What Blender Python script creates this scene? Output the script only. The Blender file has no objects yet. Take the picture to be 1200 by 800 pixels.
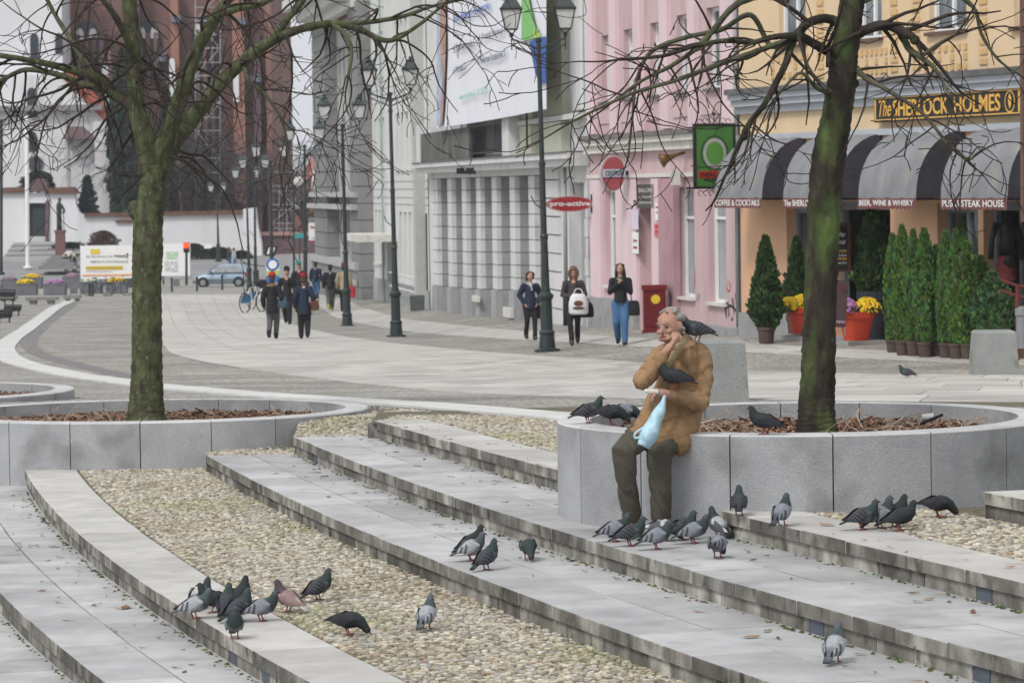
import bpy, math, random
import numpy as np
from mathutils import Vector, Matrix, Euler
R = math.radians
scn = bpy.context.scene
COL = scn.collection
random.seed(7)
# ------------------------------------------------------------------ camera
CAMZ = 2.4; F = 4000.0; ROLL = R(0.8); PITCH = math.atan(182 / F)
fwd = Vector((0, math.cos(PITCH), -math.sin(PITCH)))
rt0 = Vector((1, 0, 0)); up0 = rt0.cross(fwd)
rc = math.cos(ROLL) * rt0 - math.sin(ROLL) * up0
uc = math.sin(ROLL) * rt0 + math.cos(ROLL) * up0
cam = bpy.data.cameras.new('camera'); camo = bpy.data.objects.new('camera', cam); COL.objects.link(camo)
m3 = Matrix((rc, uc, -fwd)).transposed()
camo.matrix_world = Matrix.Translation((0, 0, CAMZ)) @ m3.to_4x4()
cam.sensor_width = 36; cam.lens = 36 * F / 1200; cam.clip_start = .5; cam.clip_end = 6000
cam.dof.use_dof = True; cam.dof.focus_distance = 24.0; cam.dof.aperture_fstop = 9.0
scn.camera = camo
# ------------------------------------------------------------------ world, sun, exposure
SUN_EL, SUN_AZ = R(48), R(215)
w = bpy.data.worlds.new('World'); scn.world = w; w.use_nodes = True
nt = w.node_tree; nt.nodes.clear()
sky = nt.nodes.new('ShaderNodeTexSky'); sky.sky_type = 'NISHITA'; sky.sun_disc = False
sky.sun_elevation = SUN_EL; sky.sun_rotation = SUN_AZ; sky.dust_density = 6; sky.air_density = 1.0; sky.ozone_density = 1.0
hs = nt.nodes.new('ShaderNodeHueSaturation'); hs.inputs['Saturation'].default_value = .12; hs.inputs['Value'].default_value = 1.0
mx = nt.nodes.new('ShaderNodeMixRGB'); mx.blend_type = 'MIX'; mx.inputs[0].default_value = .72; mx.inputs[2].default_value = (8.6, 8.85, 9.3, 1)
bg = nt.nodes.new('ShaderNodeBackground'); bg.inputs['Strength'].default_value = .088
wo = nt.nodes.new('ShaderNodeOutputWorld')
nt.links.new(sky.outputs[0], hs.inputs['Color']); nt.links.new(hs.outputs[0], mx.inputs[1])
nt.links.new(mx.outputs[0], bg.inputs['Color']); nt.links.new(bg.outputs[0], wo.inputs['Surface'])
sl = bpy.data.lights.new('sun', 'SUN'); sl.energy = 1.5; sl.angle = R(14); sl.color = (1, .97, .93)
so = bpy.data.objects.new('sun', sl); COL.objects.link(so)
sd = Vector((math.sin(SUN_AZ) * math.cos(SUN_EL), math.cos(SUN_AZ) * math.cos(SUN_EL), math.sin(SUN_EL)))
so.rotation_euler = sd.to_track_quat('Z', 'Y').to_euler(); so.location = (0, 0, 40)
scn.view_settings.view_transform = 'Standard'; scn.view_settings.look = 'None'
scn.view_settings.exposure = 0.34; scn.view_settings.gamma = 1
# ------------------------------------------------------------------ photo geometry
def ray(px, py): return fwd * F + rc * (px - 600) + uc * (400 - py)
def P(px, py, Y):
    d = ray(px, py); return Vector((0, 0, CAMZ)) + d * (Y / d.y)
def Gz(px, py, z):
    d = ray(px, py); return Vector((0, 0, CAMZ)) + d * ((z - CAMZ) / d.z)
def interp(x, xs, ys): return float(np.interp(x, xs, ys))
def sstep(t): t = max(0., min(1., t)); return t * t * (3 - 2 * t)
FY = [40, 53.7, 66, 82, 116, 136, 157, 400]; FX = [12, 8.06, 4.5, 2.0, -2.75, -5.5, -8.5, -40]
GY = [-50, 33, 36, 44, 50, 57, 70, 90, 108, 136, 157, 213, 226, 239, 300, 3000]
GZ = [.165, .165, .10, -.22, -.45, -.68, -1.02, -1.53, -1.95, -2.35, -2.7, -3.5, -3.3, -2.3, -2.25, -2.25]
def GH(X, Y):
    z = interp(Y, GY, GZ)
    k = .32 * sstep((Y - 52) / 14) * sstep((X - (interp(Y, FY, FX) - 3.5)) / 3.5)
    if Y > 170: k *= max(0, 1 - (Y - 170) / 30)
    return z + k
def G(px, py):                       # the ground point seen at a pixel of the photograph
    lo, hi = 26., 400.
    f = lambda Y: P(px, py, Y)
    Y = lo
    p = f(Y)
    while Y < hi:
        q = f(Y + .5)
        if q.z < GH(q.x, q.y): break
        Y += .5
    a, b = Y, Y + .5
    for _ in range(18):
        m = (a + b) / 2; q = f(m)
        if q.z < GH(q.x, q.y): b = m
        else: a = m
    q = f(a); return Vector((q.x, q.y, GH(q.x, q.y)))
# ------------------------------------------------------------------ materials
MATS = {}
def srgb(*c): return tuple((v / 255 / 12.92 if v / 255 <= .04045 else ((v / 255 + .055) / 1.055) ** 2.4) for v in c)
def M(name, c=(.5, .5, .5), var=.12, scale=6, rough=.8, bump=0., bscale=80, metal=0, rnd=0., c2=None, c2amt=.5, c2scale=3,
      c2sharp=.15, attr=False, stretch=None, emit=0, trans=0, wave=None, spec=.22, stain=None):
    if name in MATS: return MATS[name]
    m = bpy.data.materials.new(name); m.use_nodes = True; n = m.node_tree.nodes; l = m.node_tree.links
    b = n['Principled BSDF']; b.inputs['Roughness'].default_value = rough; b.inputs['Metallic'].default_value = metal
    b.inputs['Specular IOR Level'].default_value = spec
    tc = n.new('ShaderNodeTexCoord'); co = tc.outputs['Object']
    if stretch:
        mp = n.new('ShaderNodeMapping'); mp.inputs['Scale'].default_value = stretch; l.new(co, mp.inputs[0]); co = mp.outputs[0]
    def noise(s, det=4, off=0):
        t = n.new('ShaderNodeTexNoise'); t.inputs['Scale'].default_value = s; t.inputs['Detail'].default_value = det
        if off:
            mp = n.new('ShaderNodeMapping'); mp.inputs['Location'].default_value = (off, off, off); l.new(co, mp.inputs[0]); l.new(mp.outputs[0], t.inputs['Vector'])
        else: l.new(co, t.inputs['Vector'])
        return t.outputs['Fac']
    def ramp(x, a, b_):
        r = n.new('ShaderNodeMapRange'); r.inputs[1].default_value = a; r.inputs[2].default_value = b_; l.new(x, r.inputs[0]); return r.outputs[0]
    def mix(fac, a, b_, mode='MIX'):
        x = n.new('ShaderNodeMixRGB'); x.blend_type = mode
        for i, v in ((0, fac), (1, a), (2, b_)):
            if hasattr(v, 'links'): l.new(v, x.inputs[i])
            elif i == 0: x.inputs[0].default_value = v
            else: x.inputs[i].default_value = (*v[:3], 1)
        return x.outputs[0]
    if attr:
        at = n.new('ShaderNodeAttribute'); at.attribute_name = 'Col'; col = at.outputs['Color']
    else:
        rg = n.new('ShaderNodeRGB'); rg.outputs[0].default_value = (*c, 1); col = rg.outputs[0]
    if c2: col = mix(ramp(noise(c2scale, 6, 3.1), c2amt - c2sharp, c2amt + c2sharp), col, c2)
    if stain: col = mix(ramp(noise(stain[1], 8, 9.7), stain[2], stain[3]), col, stain[0])
    fac = None
    if var:
        r = n.new('ShaderNodeMapRange'); r.inputs[1].default_value = .28; r.inputs[2].default_value = .72
        r.inputs[3].default_value = 1 - var; r.inputs[4].default_value = 1 + var; l.new(noise(scale, 6), r.inputs[0]); fac = r.outputs[0]
    if rnd:
        oi = n.new('ShaderNodeObjectInfo'); r = n.new('ShaderNodeMapRange'); r.inputs[3].default_value = 1 - rnd; r.inputs[4].default_value = 1 + rnd
        l.new(oi.outputs['Random'], r.inputs[0])
        if fac is None: fac = r.outputs[0]
        else:
            mu = n.new('ShaderNodeMath'); mu.operation = 'MULTIPLY'; l.new(fac, mu.inputs[0]); l.new(r.outputs[0], mu.inputs[1]); fac = mu.outputs[0]
    if fac is not None:
        vm = n.new('ShaderNodeVectorMath'); vm.operation = 'SCALE'; l.new(col, vm.inputs[0]); l.new(fac, vm.inputs['Scale']); col = vm.outputs[0]
    l.new(col, b.inputs['Base Color'])
    if bump:
        bp = n.new('ShaderNodeBump'); bp.inputs['Strength'].default_value = bump; bp.inputs['Distance'].default_value = .02
        l.new(noise(bscale, 5, 1.3), bp.inputs['Height']); l.new(bp.outputs[0], b.inputs['Normal'])
    if emit: l.new(col, b.inputs['Emission Color']); b.inputs['Emission Strength'].default_value = emit
    if trans: b.inputs['Transmission Weight'].default_value = trans
    MATS[name] = m; return m
# ------------------------------------------------------------------ mesh builder
class MB:
    def __init__(s): s.v = []; s.f = []; s.mi = []; s.c = []; s.cur = 0; s.col = None
    def add(s, vs, fs, mi=None):
        o = len(s.v); s.v += [tuple(p) for p in vs]; s.f += [tuple(i + o for i in f) for f in fs]
        s.mi += [s.cur if mi is None else mi] * len(fs)
        if s.col is not None: s.c += [s.col] * len(vs)
        return s
    def box(s, x0, x1, y0, y1, z0, z1, T=None, mi=None):
        v = [Vector(p) for p in ((x0, y0, z0), (x1, y0, z0), (x1, y1, z0), (x0, y1, z0), (x0, y0, z1), (x1, y0, z1), (x1, y1, z1), (x0, y1, z1))]
        if T: v = [T(p) for p in v]
        return s.add(v, [(0, 3, 2, 1), (4, 5, 6, 7), (0, 1, 5, 4), (1, 2, 6, 5), (2, 3, 7, 6), (3, 0, 4, 7)], mi)
    def cbox(s, c, sx, sy, sz, rz=0, taper=1, mi=None):      # box on its base centre
        cs, sn = math.cos(rz), math.sin(rz); v = []
        for z, k in ((0, 1), (sz, taper)):
            for a, b in ((-1, -1), (1, -1), (1, 1), (-1, 1)):
                x, y = a * sx / 2 * k, b * sy / 2 * k; v.append((c[0] + x * cs - y * sn, c[1] + x * sn + y * cs, c[2] + z))
        return s.add(v, [(0, 3, 2, 1), (4, 5, 6, 7), (0, 1, 5, 4), (1, 2, 6, 5), (2, 3, 7, 6), (3, 0, 4, 7)], mi)
    def tube(s, pts, rad, n=8, cap=True, mi=None, flat=1.):
        pts = [Vector(p) for p in pts]
        if not hasattr(rad, '__len__'): rad = [rad] * len(pts)
        vs = []; prev = None
        for i, p in enumerate(pts):
            t = (pts[min(i + 1, len(pts) - 1)] - pts[max(i - 1, 0)])
            if t.length < 1e-9: t = Vector((0, 0, 1))
            t.normalize()
            if prev is None:
                a = Vector((1, 0, 0)) if abs(t.x) < .8 else Vector((0, 1, 0)); u = t.cross(a).normalized()
            else: u = (prev - t * prev.dot(t)).normalized()
            prev = u; v = t.cross(u)
            for k in range(n):
                a = 2 * math.pi * k / n; vs.append(p + (u * math.cos(a) + v * math.sin(a) * flat) * rad[i])
        fs = []
        for i in range(len(pts) - 1):
            for k in range(n): fs.append((i * n + k, i * n + (k + 1) % n, (i + 1) * n + (k + 1) % n, (i + 1) * n + k))
        if cap: fs.append(tuple(range(n - 1, -1, -1))); fs.append(tuple((len(pts) - 1) * n + k for k in range(n)))
        return s.add(vs, fs, mi)
    def lathe(s, prof, n=16, c=(0, 0, 0), sx=1, sy=1, mi=None, rz=0):
        vs = []; fs = []
        for r, z in prof:
            for k in range(n):
                a = 2 * math.pi * k / n + rz; vs.append((c[0] + r * math.cos(a) * sx, c[1] + r * math.sin(a) * sy, c[2] + z))
        for i in range(len(prof) - 1):
            for k in range(n): fs.append((i * n + k, i * n + (k + 1) % n, (i + 1) * n + (k + 1) % n, (i + 1) * n + k))
        fs.append(tuple(range(n - 1, -1, -1))); fs.append(tuple((len(prof) - 1) * n + k for k in range(n)))
        return s.add(vs, fs, mi)
    def ball(s, c, rx, ry=None, rz=None, n=12, m=8, Rm=None, mi=None):
        ry = rx if ry is None else ry; rz = rx if rz is None else rz; c = Vector(c)
        vs = [Vector((0, 0, -rz))]
        for j in range(1, m):
            t = math.pi * j / m - math.pi / 2
            for k in range(n):
                a = 2 * math.pi * k / n; vs.append(Vector((rx * math.cos(t) * math.cos(a), ry * math.cos(t) * math.sin(a), rz * math.sin(t))))
        vs.append(Vector((0, 0, rz)))
        if Rm is not None: vs = [Rm @ v for v in vs]
        vs = [v + c for v in vs]
        fs = [(0, 1 + (k + 1) % n, 1 + k) for k in range(n)]
        for j in range(m - 2):
            for k in range(n): fs.append((1 + j * n + k, 1 + j * n + (k + 1) % n, 1 + (j + 1) * n + (k + 1) % n, 1 + (j + 1) * n + k))
        o = 1 + (m - 2) * n; fs += [(o + k, o + (k + 1) % n, o + n) for k in range(n)]
        return s.add(vs, fs, mi)
    def prism(s, poly, z0, z1, mi=None, T=None, topmi=None):
        n = len(poly); v = [Vector((p[0], p[1], z0)) for p in poly] + [Vector((p[0], p[1], z1)) for p in poly]
        if T: v = [T(p) for p in v]
        s.add(v, [tuple(range(n - 1, -1, -1))] + [(i, (i + 1) % n, n + (i + 1) % n, n + i) for i in range(n)], mi)
        s.f.append(tuple(len(s.v) - n + i for i in range(n))); s.mi.append((s.cur if mi is None else mi) if topmi is None else topmi)
        return s
    def mesh(s, name, mats, smooth=False):
        me = bpy.data.meshes.new(name); me.from_pydata(s.v, [], s.f)
        for m in (mats if isinstance(mats, (list, tuple)) else [mats]): me.materials.append(m)
        if any(s.mi): me.polygons.foreach_set('material_index', s.mi)
        if s.c:
            ca = me.color_attributes.new('Col', 'FLOAT_COLOR', 'POINT')
            ca.data.foreach_set('color', np.array([(*c[:3], 1) for c in s.c], dtype=np.float32).ravel())
        if smooth: me.polygons.foreach_set('use_smooth', [True] * len(me.polygons))
        me.update(); return me
def mat_of(o): return Matrix.Translation(o.location) @ o.rotation_euler.to_matrix().to_4x4() @ Matrix.Diagonal((*o.scale, 1))
def full_of(o):
    m = mat_of(o)
    while o.parent: o = o.parent; m = mat_of(o) @ m
    return m
def tag(o, label=None, cat=None, group=None, kind=None):
    for k, v in (('label', label), ('category', cat), ('group', group), ('kind', kind)):
        if v: o[k] = v
    return o
def thing(name, label, cat, loc=(0, 0, 0), rz=0, group=None):
    o = bpy.data.objects.new(name, None); o.empty_display_size = .1; COL.objects.link(o); o.location = loc; o.rotation_euler = (0, 0, rz)
    return tag(o, label, cat, group)
def ob(name, mb, mats, parent=None, world=False, smooth=False, loc=None):
    """one mesh object; world=True: the builder's vertices are world coordinates"""
    if world:
        if parent is not None: Mi = full_of(parent).inverted(); mb.v = [tuple(Mi @ Vector(p)) for p in mb.v]
        elif loc is None:
            a = np.array(mb.v); loc = ((a[:, 0].min() + a[:, 0].max()) / 2, (a[:, 1].min() + a[:, 1].max()) / 2, a[:, 2].min())
        if parent is None: mb.v = [(p[0] - loc[0], p[1] - loc[1], p[2] - loc[2]) for p in mb.v]
    me = mb if isinstance(mb, bpy.types.Mesh) else mb.mesh(name, mats, smooth)
    o = bpy.data.objects.new(name, me); COL.objects.link(o)
    if loc is not None: o.location = loc
    if parent is not None: o.parent = parent
    return o
KIDS = {}
def copy_tree(o, parent=None):
    c = o.copy(); COL.objects.link(c); c.parent = parent
    for ch in [x for x in bpy.data.objects if x.parent == o]: copy_tree(ch, c)
    return c
# ------------------------------------------------------------------ stone materials
m_slab = M('granite_slab', (.455, .455, .455), var=.14, scale=3.5, rough=.55, bump=.3, bscale=120, rnd=.13, c2=(.33, .332, .335), c2scale=1.3, c2amt=.56,
           stain=((.27, .26, .24), 5, .60, .80))
m_slabw = M('warm_granite_slab', (.49, .475, .445), var=.13, scale=3.5, rough=.6, bump=.3, bscale=120, rnd=.12, c2=(.44, .43, .41), c2scale=1.3, c2amt=.55,
           stain=((.34, .29, .22), 5, .60, .80))
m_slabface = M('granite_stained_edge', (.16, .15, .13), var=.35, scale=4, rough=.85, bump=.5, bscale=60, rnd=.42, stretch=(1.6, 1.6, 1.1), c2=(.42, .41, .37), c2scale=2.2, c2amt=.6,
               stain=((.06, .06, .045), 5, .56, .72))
m_wall = M('grey_granite_block', (.33, .335, .345), var=.16, scale=2.2, rough=.75, bump=.5, bscale=110, rnd=.10, c2=(.39, .40, .415), c2scale=70, c2amt=.52, c2sharp=.14,
           stain=((.15, .155, .145), 1.9, .54, .80))
m_rim = M('granite_rim_top', (.50, .50, .50), var=.12, scale=5, rough=.7, bump=.4, bscale=90, rnd=.08)
m_joint = M('dirt_joint', (.10, .095, .075), var=.35, scale=14, rough=.95, c2=(.07, .10, .035), c2scale=4, c2amt=.58)
m_core = M('concrete_core', (.06, .057, .048), var=.3, scale=6, rough=.9)
m_light = M('dark_step_light', (.085, .10, .125), var=.15, rough=.5)
# ------------------------------------------------------------------ terrain sheet
EDGES = {   # front edges of the steps, (X, Y) read off the photograph, and tread heights
 -1: ([(-3.72, 24.8), (-2.78, 21.2), (-2.48, 20.1)], -.50),
 1: ([(-4.78, 33.4), (-3.97, 29), (-3.39, 27.1), (-2.48, 23.3), (-1.84, 21), (-1.17, 18.9)], -.33),
 2: ([(-2.93, 32.8), (-2.24, 29.8), (-1.55, 27), (-.95, 24.9), (-.37, 22.7), (0, 21.5), (.73, 19.2), (1.27, 17.5)], -.165),
 3: ([(-2.14, 33), (-1.07, 28.7), (-.35, 26.1), (0, 24.7), (.59, 22.6), (1.33, 20.3), (2.1, 18), (2.54, 16.9)], 0.),
 4: ([(-1.37, 32.7), (-.9, 31.3), (-.22, 28.8), (.33, 26.8), (1.49, 22.9), (2.05, 21.1), (2.83, 18.9)], .165)}
FIT = {}
for k, (pts, z) in EDGES.items():
    a = np.array(pts); FIT[k] = np.polyfit(a[:, 1], a[:, 0], 2)
a1 = np.array(EDGES[-1][0]); off = float(np.mean(a1[:, 0] - np.polyval(FIT[1], a1[:, 1])))
FIT[-1] = FIT[1].copy(); FIT[-1][2] += off
FIT[5] = FIT[4].copy(); FIT[5][2] += 3.17 - np.polyval(FIT[4], 22.4)
def EX(k, Y): return float(np.polyval(FIT[k], Y))
PL = [(2.12, 24.9, 1.8, 1.8, .685), (-3.75, 35.4, 2.25, 1.9, .13), (-7.5, 41.9, 2.1, 2.0, -.015)]
def terrain_z(X, Y):
    z = GH(X, Y)
    for a_, b_, rx, ry, _ in PL[1:]:
        if ((X - a_) / (rx - .02)) ** 2 + ((Y - b_) / (ry - .02)) ** 2 < 1: return -1.1
    if Y < 36.5:
        b = EX(4, min(Y, 33.5)) + .3
        if Y > 33.3: b = -1.1 + (Y - 33.3) * -2.2
        if X < b: z = -1.1
        elif Y < 33: z = .135
        if Y < 35.4 and X < -1.6 and Y > 33.3: z = -1.1
        elif Y >= 33 and Y < interp(X, [-2.4, -1.5, 0, 1, 6], [36.2, 35.6, 33.9, 32.9, 31.5]) + .1 and X > b: z = -.02 if X < .5 else .10
    return z
ys = sorted(set([-40, -10, 5] + list(np.arange(12, 33, 1.0)) + list(np.arange(33, 45, .2)) + list(np.arange(46, 120, 2.0)) + list(np.arange(120, 260, 5.0)) + [270, 300, 340, 400, 600, 1000, 1800, 3200]))
xs = sorted(set([-2500, -1200, -600, -300, -160, -100, -70] + list(np.arange(-50, -14, 3.0)) + list(np.arange(-14, -10, .5)) + list(np.arange(-10, -1, .2)) + list(np.arange(-1, 14, .5)) + list(np.arange(14, 40, 3.0)) + [60, 100, 160, 300, 600, 1200, 2500]))
mb = MB(); nx = len(xs)
mb.v = [(x, y, terrain_z(x, y)) for y in ys for x in xs]
mb.f = [(j * nx + i, j * nx + i + 1, (j + 1) * nx + i + 1, (j + 1) * nx + i) for j in range(len(ys) - 1) for i in range(nx - 1)]
mb.mi = [0] * len(mb.f)
def sett_mat(name, c, c2, c3, sc=11, gap=(.11, .105, .09)):
    m = bpy.data.materials.new(name); m.use_nodes = True; n = m.node_tree.nodes; l = m.node_tree.links; b = n['Principled BSDF']
    b.inputs['Roughness'].default_value = .8
    tc = n.new('ShaderNodeTexCoord')
    v = n.new('ShaderNodeTexVoronoi'); v.inputs['Scale'].default_value = sc; l.new(tc.outputs['Object'], v.inputs['Vector'])
    v2 = n.new('ShaderNodeTexVoronoi'); v2.feature = 'DISTANCE_TO_EDGE'; v2.inputs['Scale'].default_value = sc; l.new(tc.outputs['Object'], v2.inputs['Vector'])
    rmp = n.new('ShaderNodeValToRGB'); e = rmp.color_ramp.elements; e[0].color = (*c, 1); e[1].color = (*c2, 1); x = e.new(.5); x.color = (*c3, 1)
    sep = n.new('ShaderNodeSeparateColor'); l.new(v.outputs['Color'], sep.inputs[0]); l.new(sep.outputs[0], rmp.inputs[0])
    mr = n.new('ShaderNodeMapRange'); mr.inputs[1].default_value = .02; mr.inputs[2].default_value = .09; l.new(v2.outputs['Distance'], mr.inputs[0])
    mxn = n.new('ShaderNodeMixRGB'); l.new(mr.outputs[0], mxn.inputs[0]); mxn.inputs[1].default_value = (*gap, 1); l.new(rmp.outputs[0], mxn.inputs[2])
    no = n.new('ShaderNodeTexNoise'); no.inputs['Scale'].default_value = .5; no.inputs['Detail'].default_value = 8; l.new(tc.outputs['Object'], no.inputs['Vector'])
    r2 = n.new('ShaderNodeMapRange'); r2.inputs[1].default_value = .3; r2.inputs[2].default_value = .7; r2.inputs[3].default_value = .72; r2.inputs[4].default_value = 1.26; l.new(no.outputs[0], r2.inputs[0])
    vm = n.new('ShaderNodeVectorMath'); vm.operation = 'SCALE'; l.new(mxn.outputs[0], vm.inputs[0]); l.new(r2.outputs[0], vm.inputs['Scale']); l.new(vm.outputs[0], b.inputs['Base Color'])
    bp = n.new('ShaderNodeBump'); bp.inputs['Strength'].default_value = .5; bp.inputs['Distance'].default_value = .02; l.new(mr.outputs[0], bp.inputs['Height']); l.new(bp.outputs[0], b.inputs['Normal'])
    return m
m_sett = sett_mat('plaza_setts', (.24, .235, .215), (.42, .40, .36), (.34, .325, .29))
o = ob('ground', mb, m_sett); o['kind'] = 'structure'
# ------------------------------------------------------------------ slabs, steps
def slab_mesh(q, z0, z1, zf=None, ch=.006, mats=None, front=None):
    """a paving slab: quad q (4 xy, or more), thickness z0..z1, chamfered top edge. zf: ground height added per vertex"""
    c = Vector((sum(p[0] for p in q) / len(q), sum(p[1] for p in q) / len(q)))
    b = MB(); n = len(q)
    h = lambda p: (zf(p[0], p[1]) if zf else 0)
    ins = [c + (Vector(p[:2]) - c) * (1 - ch / max(.05, (Vector(p[:2]) - c).length)) for p in q]
    v = [(p[0], p[1], z0 + h(p)) for p in q] + [(p[0], p[1], z1 - ch * .7 + h(p)) for p in q] + [(p.x, p.y, z1 + h(p)) for p in ins]
    fs = [(i, (i + 1) % n, n + (i + 1) % n, n + i) for i in range(n)] + [(n + i, n + (i + 1) % n, 2 * n + (i + 1) % n, 2 * n + i) for i in range(n)] + [tuple(range(2 * n, 3 * n))]
    b.add(v, fs)
    if front is not None:
        for i in front: b.mi[i] = 1
    return b
def curve_frame(fn, Y0, Y1, n=400):
    """samples an edge X=fn(Y) from Y0 to Y1 by arc length: returns s array, point(s), normal(s) pointing to +X"""
    Y = np.linspace(Y0, Y1, n); X = np.array([fn(y) for y in Y]); ds = np.hypot(np.diff(X), np.diff(Y)); S = np.concatenate([[0], np.cumsum(ds)])
    def pt(s): return Vector((np.interp(s, S, X), np.interp(s, S, Y)))
    def nr(s):
        t = pt(min(s + .05, S[-1])) - pt(max(s - .05, 0)); t.normalize(); v = Vector((t.y, -t.x)); return v if v.x > 0 else -v
    return S[-1], pt, nr
def lay_row(parent, fn, Y0, Y1, w0f, w1f, z0, z1, mats, lo=.5, hi=.95, gap=.012, name='slab', front=True, seed=0, zjit=.003, inset=0, alt=None):
    L, pt, nr = curve_frame(fn, Y0, Y1); rr = random.Random(seed); s = 0; k = 0
    while s < L - .1:
        e = min(L, s + rr.uniform(lo, hi))
        if L - e < .3: e = L
        small = alt and rr.random() < .09 and e - s > .5
        if small: e = s + .2
        a, b_ = s + gap / 2, e - gap / 2
        pa, pb, na, nb = pt(a), pt(b_), nr(a), nr(b_)
        q = [pa + na * w0f(pa.y), pb + nb * w0f(pb.y), pb + nb * w1f(pb.y), pa + na * w1f(pa.y)]
        # orientation
        dz = rr.uniform(-zjit, zjit)
        A = (q[1] - q[0]).cross(q[2] - q[0])
        fr = [0, 4]
        if A < 0: q = [q[1], q[0], q[3], q[2]]
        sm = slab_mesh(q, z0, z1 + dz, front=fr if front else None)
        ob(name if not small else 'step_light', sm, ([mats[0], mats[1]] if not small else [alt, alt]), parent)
        s = e; k += 1
Y0s, YE = 13.5, {-1: 34.2, 1: 33.6, 2: 33.0, 3: 33.1, 4: 32.8, 5: 22.6}
def width(k, k2): return lambda Y: (EX(k2, Y) - EX(k, Y)) / math.sqrt(1 + (2 * FIT[k][0] * Y + FIT[k][1]) ** 2)
def add_step(k, z, rows, nxt, lab):
    """rows: list of (from, to) fractions of the tread"""
    o = thing('stone_step', None, None); o['kind'] = 'structure'
    for kk in ('label', 'category'):
        if kk in o: del o[kk]
    ye = YE[k]; n = 60; b = MB(); Y = np.linspace(Y0s, ye, n); W = width(k, nxt) if nxt else (lambda y: 2.2)
    L, pt, nr = curve_frame(lambda y: EX(k, y), Y0s, ye)
    vs = []
    for i in range(n):
        s = L * i / (n - 1); p = pt(s); nn = nr(s); wv = W(p.y) + .25
        for q, zz in ((p + nn * .05, z - .6), (p + nn * .05, z - .035), (p + nn * wv, z - .035), (p + nn * wv, z - .6)): vs.append((q.x, q.y, zz))
    fs = []
    for i in range(n - 1):
        for j in range(4): a = i * 4 + j; c = i * 4 + (j + 1) % 4; fs.append((a, c, c + 4, a + 4))
    fs += [(0, 1, 2, 3), tuple((n - 1) * 4 + j for j in (3, 2, 1, 0))]
    b.add(vs, fs); ob('bedding', b, m_core, o)
    for i, (a, c) in enumerate(rows):
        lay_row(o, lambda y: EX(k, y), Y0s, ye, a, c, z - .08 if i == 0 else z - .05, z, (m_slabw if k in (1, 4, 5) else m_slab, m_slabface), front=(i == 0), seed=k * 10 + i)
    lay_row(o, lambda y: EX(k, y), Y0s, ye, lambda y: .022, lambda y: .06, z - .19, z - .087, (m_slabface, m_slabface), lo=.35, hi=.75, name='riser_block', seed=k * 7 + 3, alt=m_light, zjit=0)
    return o
def two(k, n): W = width(k, n); return [(lambda y: 0., lambda y: W(y) * .52), (lambda y: W(y) * .52 + .013, lambda y: W(y) + .03)]
one = [(lambda y: 0., lambda y: .5)]
add_step(-1, -.50, two(-1, 1), 1, ''); add_step(1, -.33, one, 2, ''); add_step(2, -.165, two(2, 3), 3, '')
add_step(3, 0., two(3, 4), 4, ''); add_step(4, .165, one, None, ''); add_step(5, .33, one, None, '')
# lowest pavement, bottom left
o = thing('pavement', None, None); o['kind'] = 'structure'
b = MB(); b.v = [(x, y, -.70) for x, y in ((-12, 12), (4, 12), (4, 36), (-12, 36))]; b.f = [(0, 1, 2, 3)]; b.mi = [0]; ob('bedding', b, m_core, o)
for i in range(3):
    lay_row(o, lambda y: EX(-1, y), 17, 33, lambda y, i=i: .02 - .45 * i - .44, lambda y, i=i: .02 - .45 * i, -.695, -.665, (m_slab, m_slab), front=False, seed=50 + i)
# ------------------------------------------------------------------ small cobbles, real stones
def cobble_field(name, inside, x0, x1, y0, y1, zf, pitch=.047, seed=1, pal=None, mat=None):
    rr = np.random.RandomState(seed); V = []; Fc = []; C = []
    ny = int((y1 - y0) / pitch); cnt = 0
    for j in range(ny):
        yy = y0 + j * pitch
        for x in np.arange(x0 + (j % 2) * pitch / 2, x1, pitch):
            cx = x + rr.uniform(-.2, .2) * pitch; cy = yy + rr.uniform(-.2, .2) * pitch
            if not inside(cx, cy): continue
            z = zf(cx, cy); h = rr.uniform(.004, .016); r = pitch * rr.uniform(.34, .54); a0 = rr.uniform(0, 6.28); m = 5
            base = len(V)
            for rad, zz in ((r, -.012), (r * .93, h * .55), (r * .55, h)):
                for k in range(m):
                    a = a0 + 2 * math.pi * k / m; V.append((cx + rad * math.cos(a) * 1.08, cy + rad * math.sin(a), z + zz))
            for q in range(2):
                for k in range(m): Fc.append((base + q * m + k, base + q * m + (k + 1) % m, base + (q + 1) * m + (k + 1) % m, base + (q + 1) * m + k))
            Fc.append(tuple(base + 2 * m + k for k in range(m)))
            c = np.array(pal[rr.choice(len(pal))]) * rr.uniform(.70, 1.12); w_ = math.sin(cx * 2.3 + 1.7 * math.sin(cy * 1.1)) + math.sin(cy * 1.9 + 2.1 * math.sin(cx * 1.7)) + rr.uniform(-.6, .6)
            if w_ > 1.25: c = c * np.array((.84, .87, .74))
            elif w_ < -1.3: c = c * np.array((.90, .87, .83))
            C += [(c[0], c[1], c[2], 1)] * (3 * m)
    me = bpy.data.meshes.new(name); me.from_pydata(V, [], Fc); me.materials.append(mat)
    ca = me.color_attributes.new('Col', 'FLOAT_COLOR', 'POINT'); ca.data.foreach_set('color', np.array(C, dtype=np.float32).ravel())
    o = bpy.data.objects.new(name, me); COL.objects.link(o); o['kind'] = 'stuff'; o['category'] = 'cobbles'; return o
pal = [(.47, .42, .32), (.52, .47, .37), (.42, .38, .29), (.45, .43, .37), (.36, .33, .27), (.54, .50, .42), (.37, .29, .21), (.32, .31, .28), (.24, .21, .16), (.56, .53, .46), (.40, .39, .35), (.28, .25, .19), (.50, .45, .35), (.48, .44, .36)]
m_cob = M('cobble_stone', attr=True, var=.1, scale=30, rough=.8)
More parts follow.
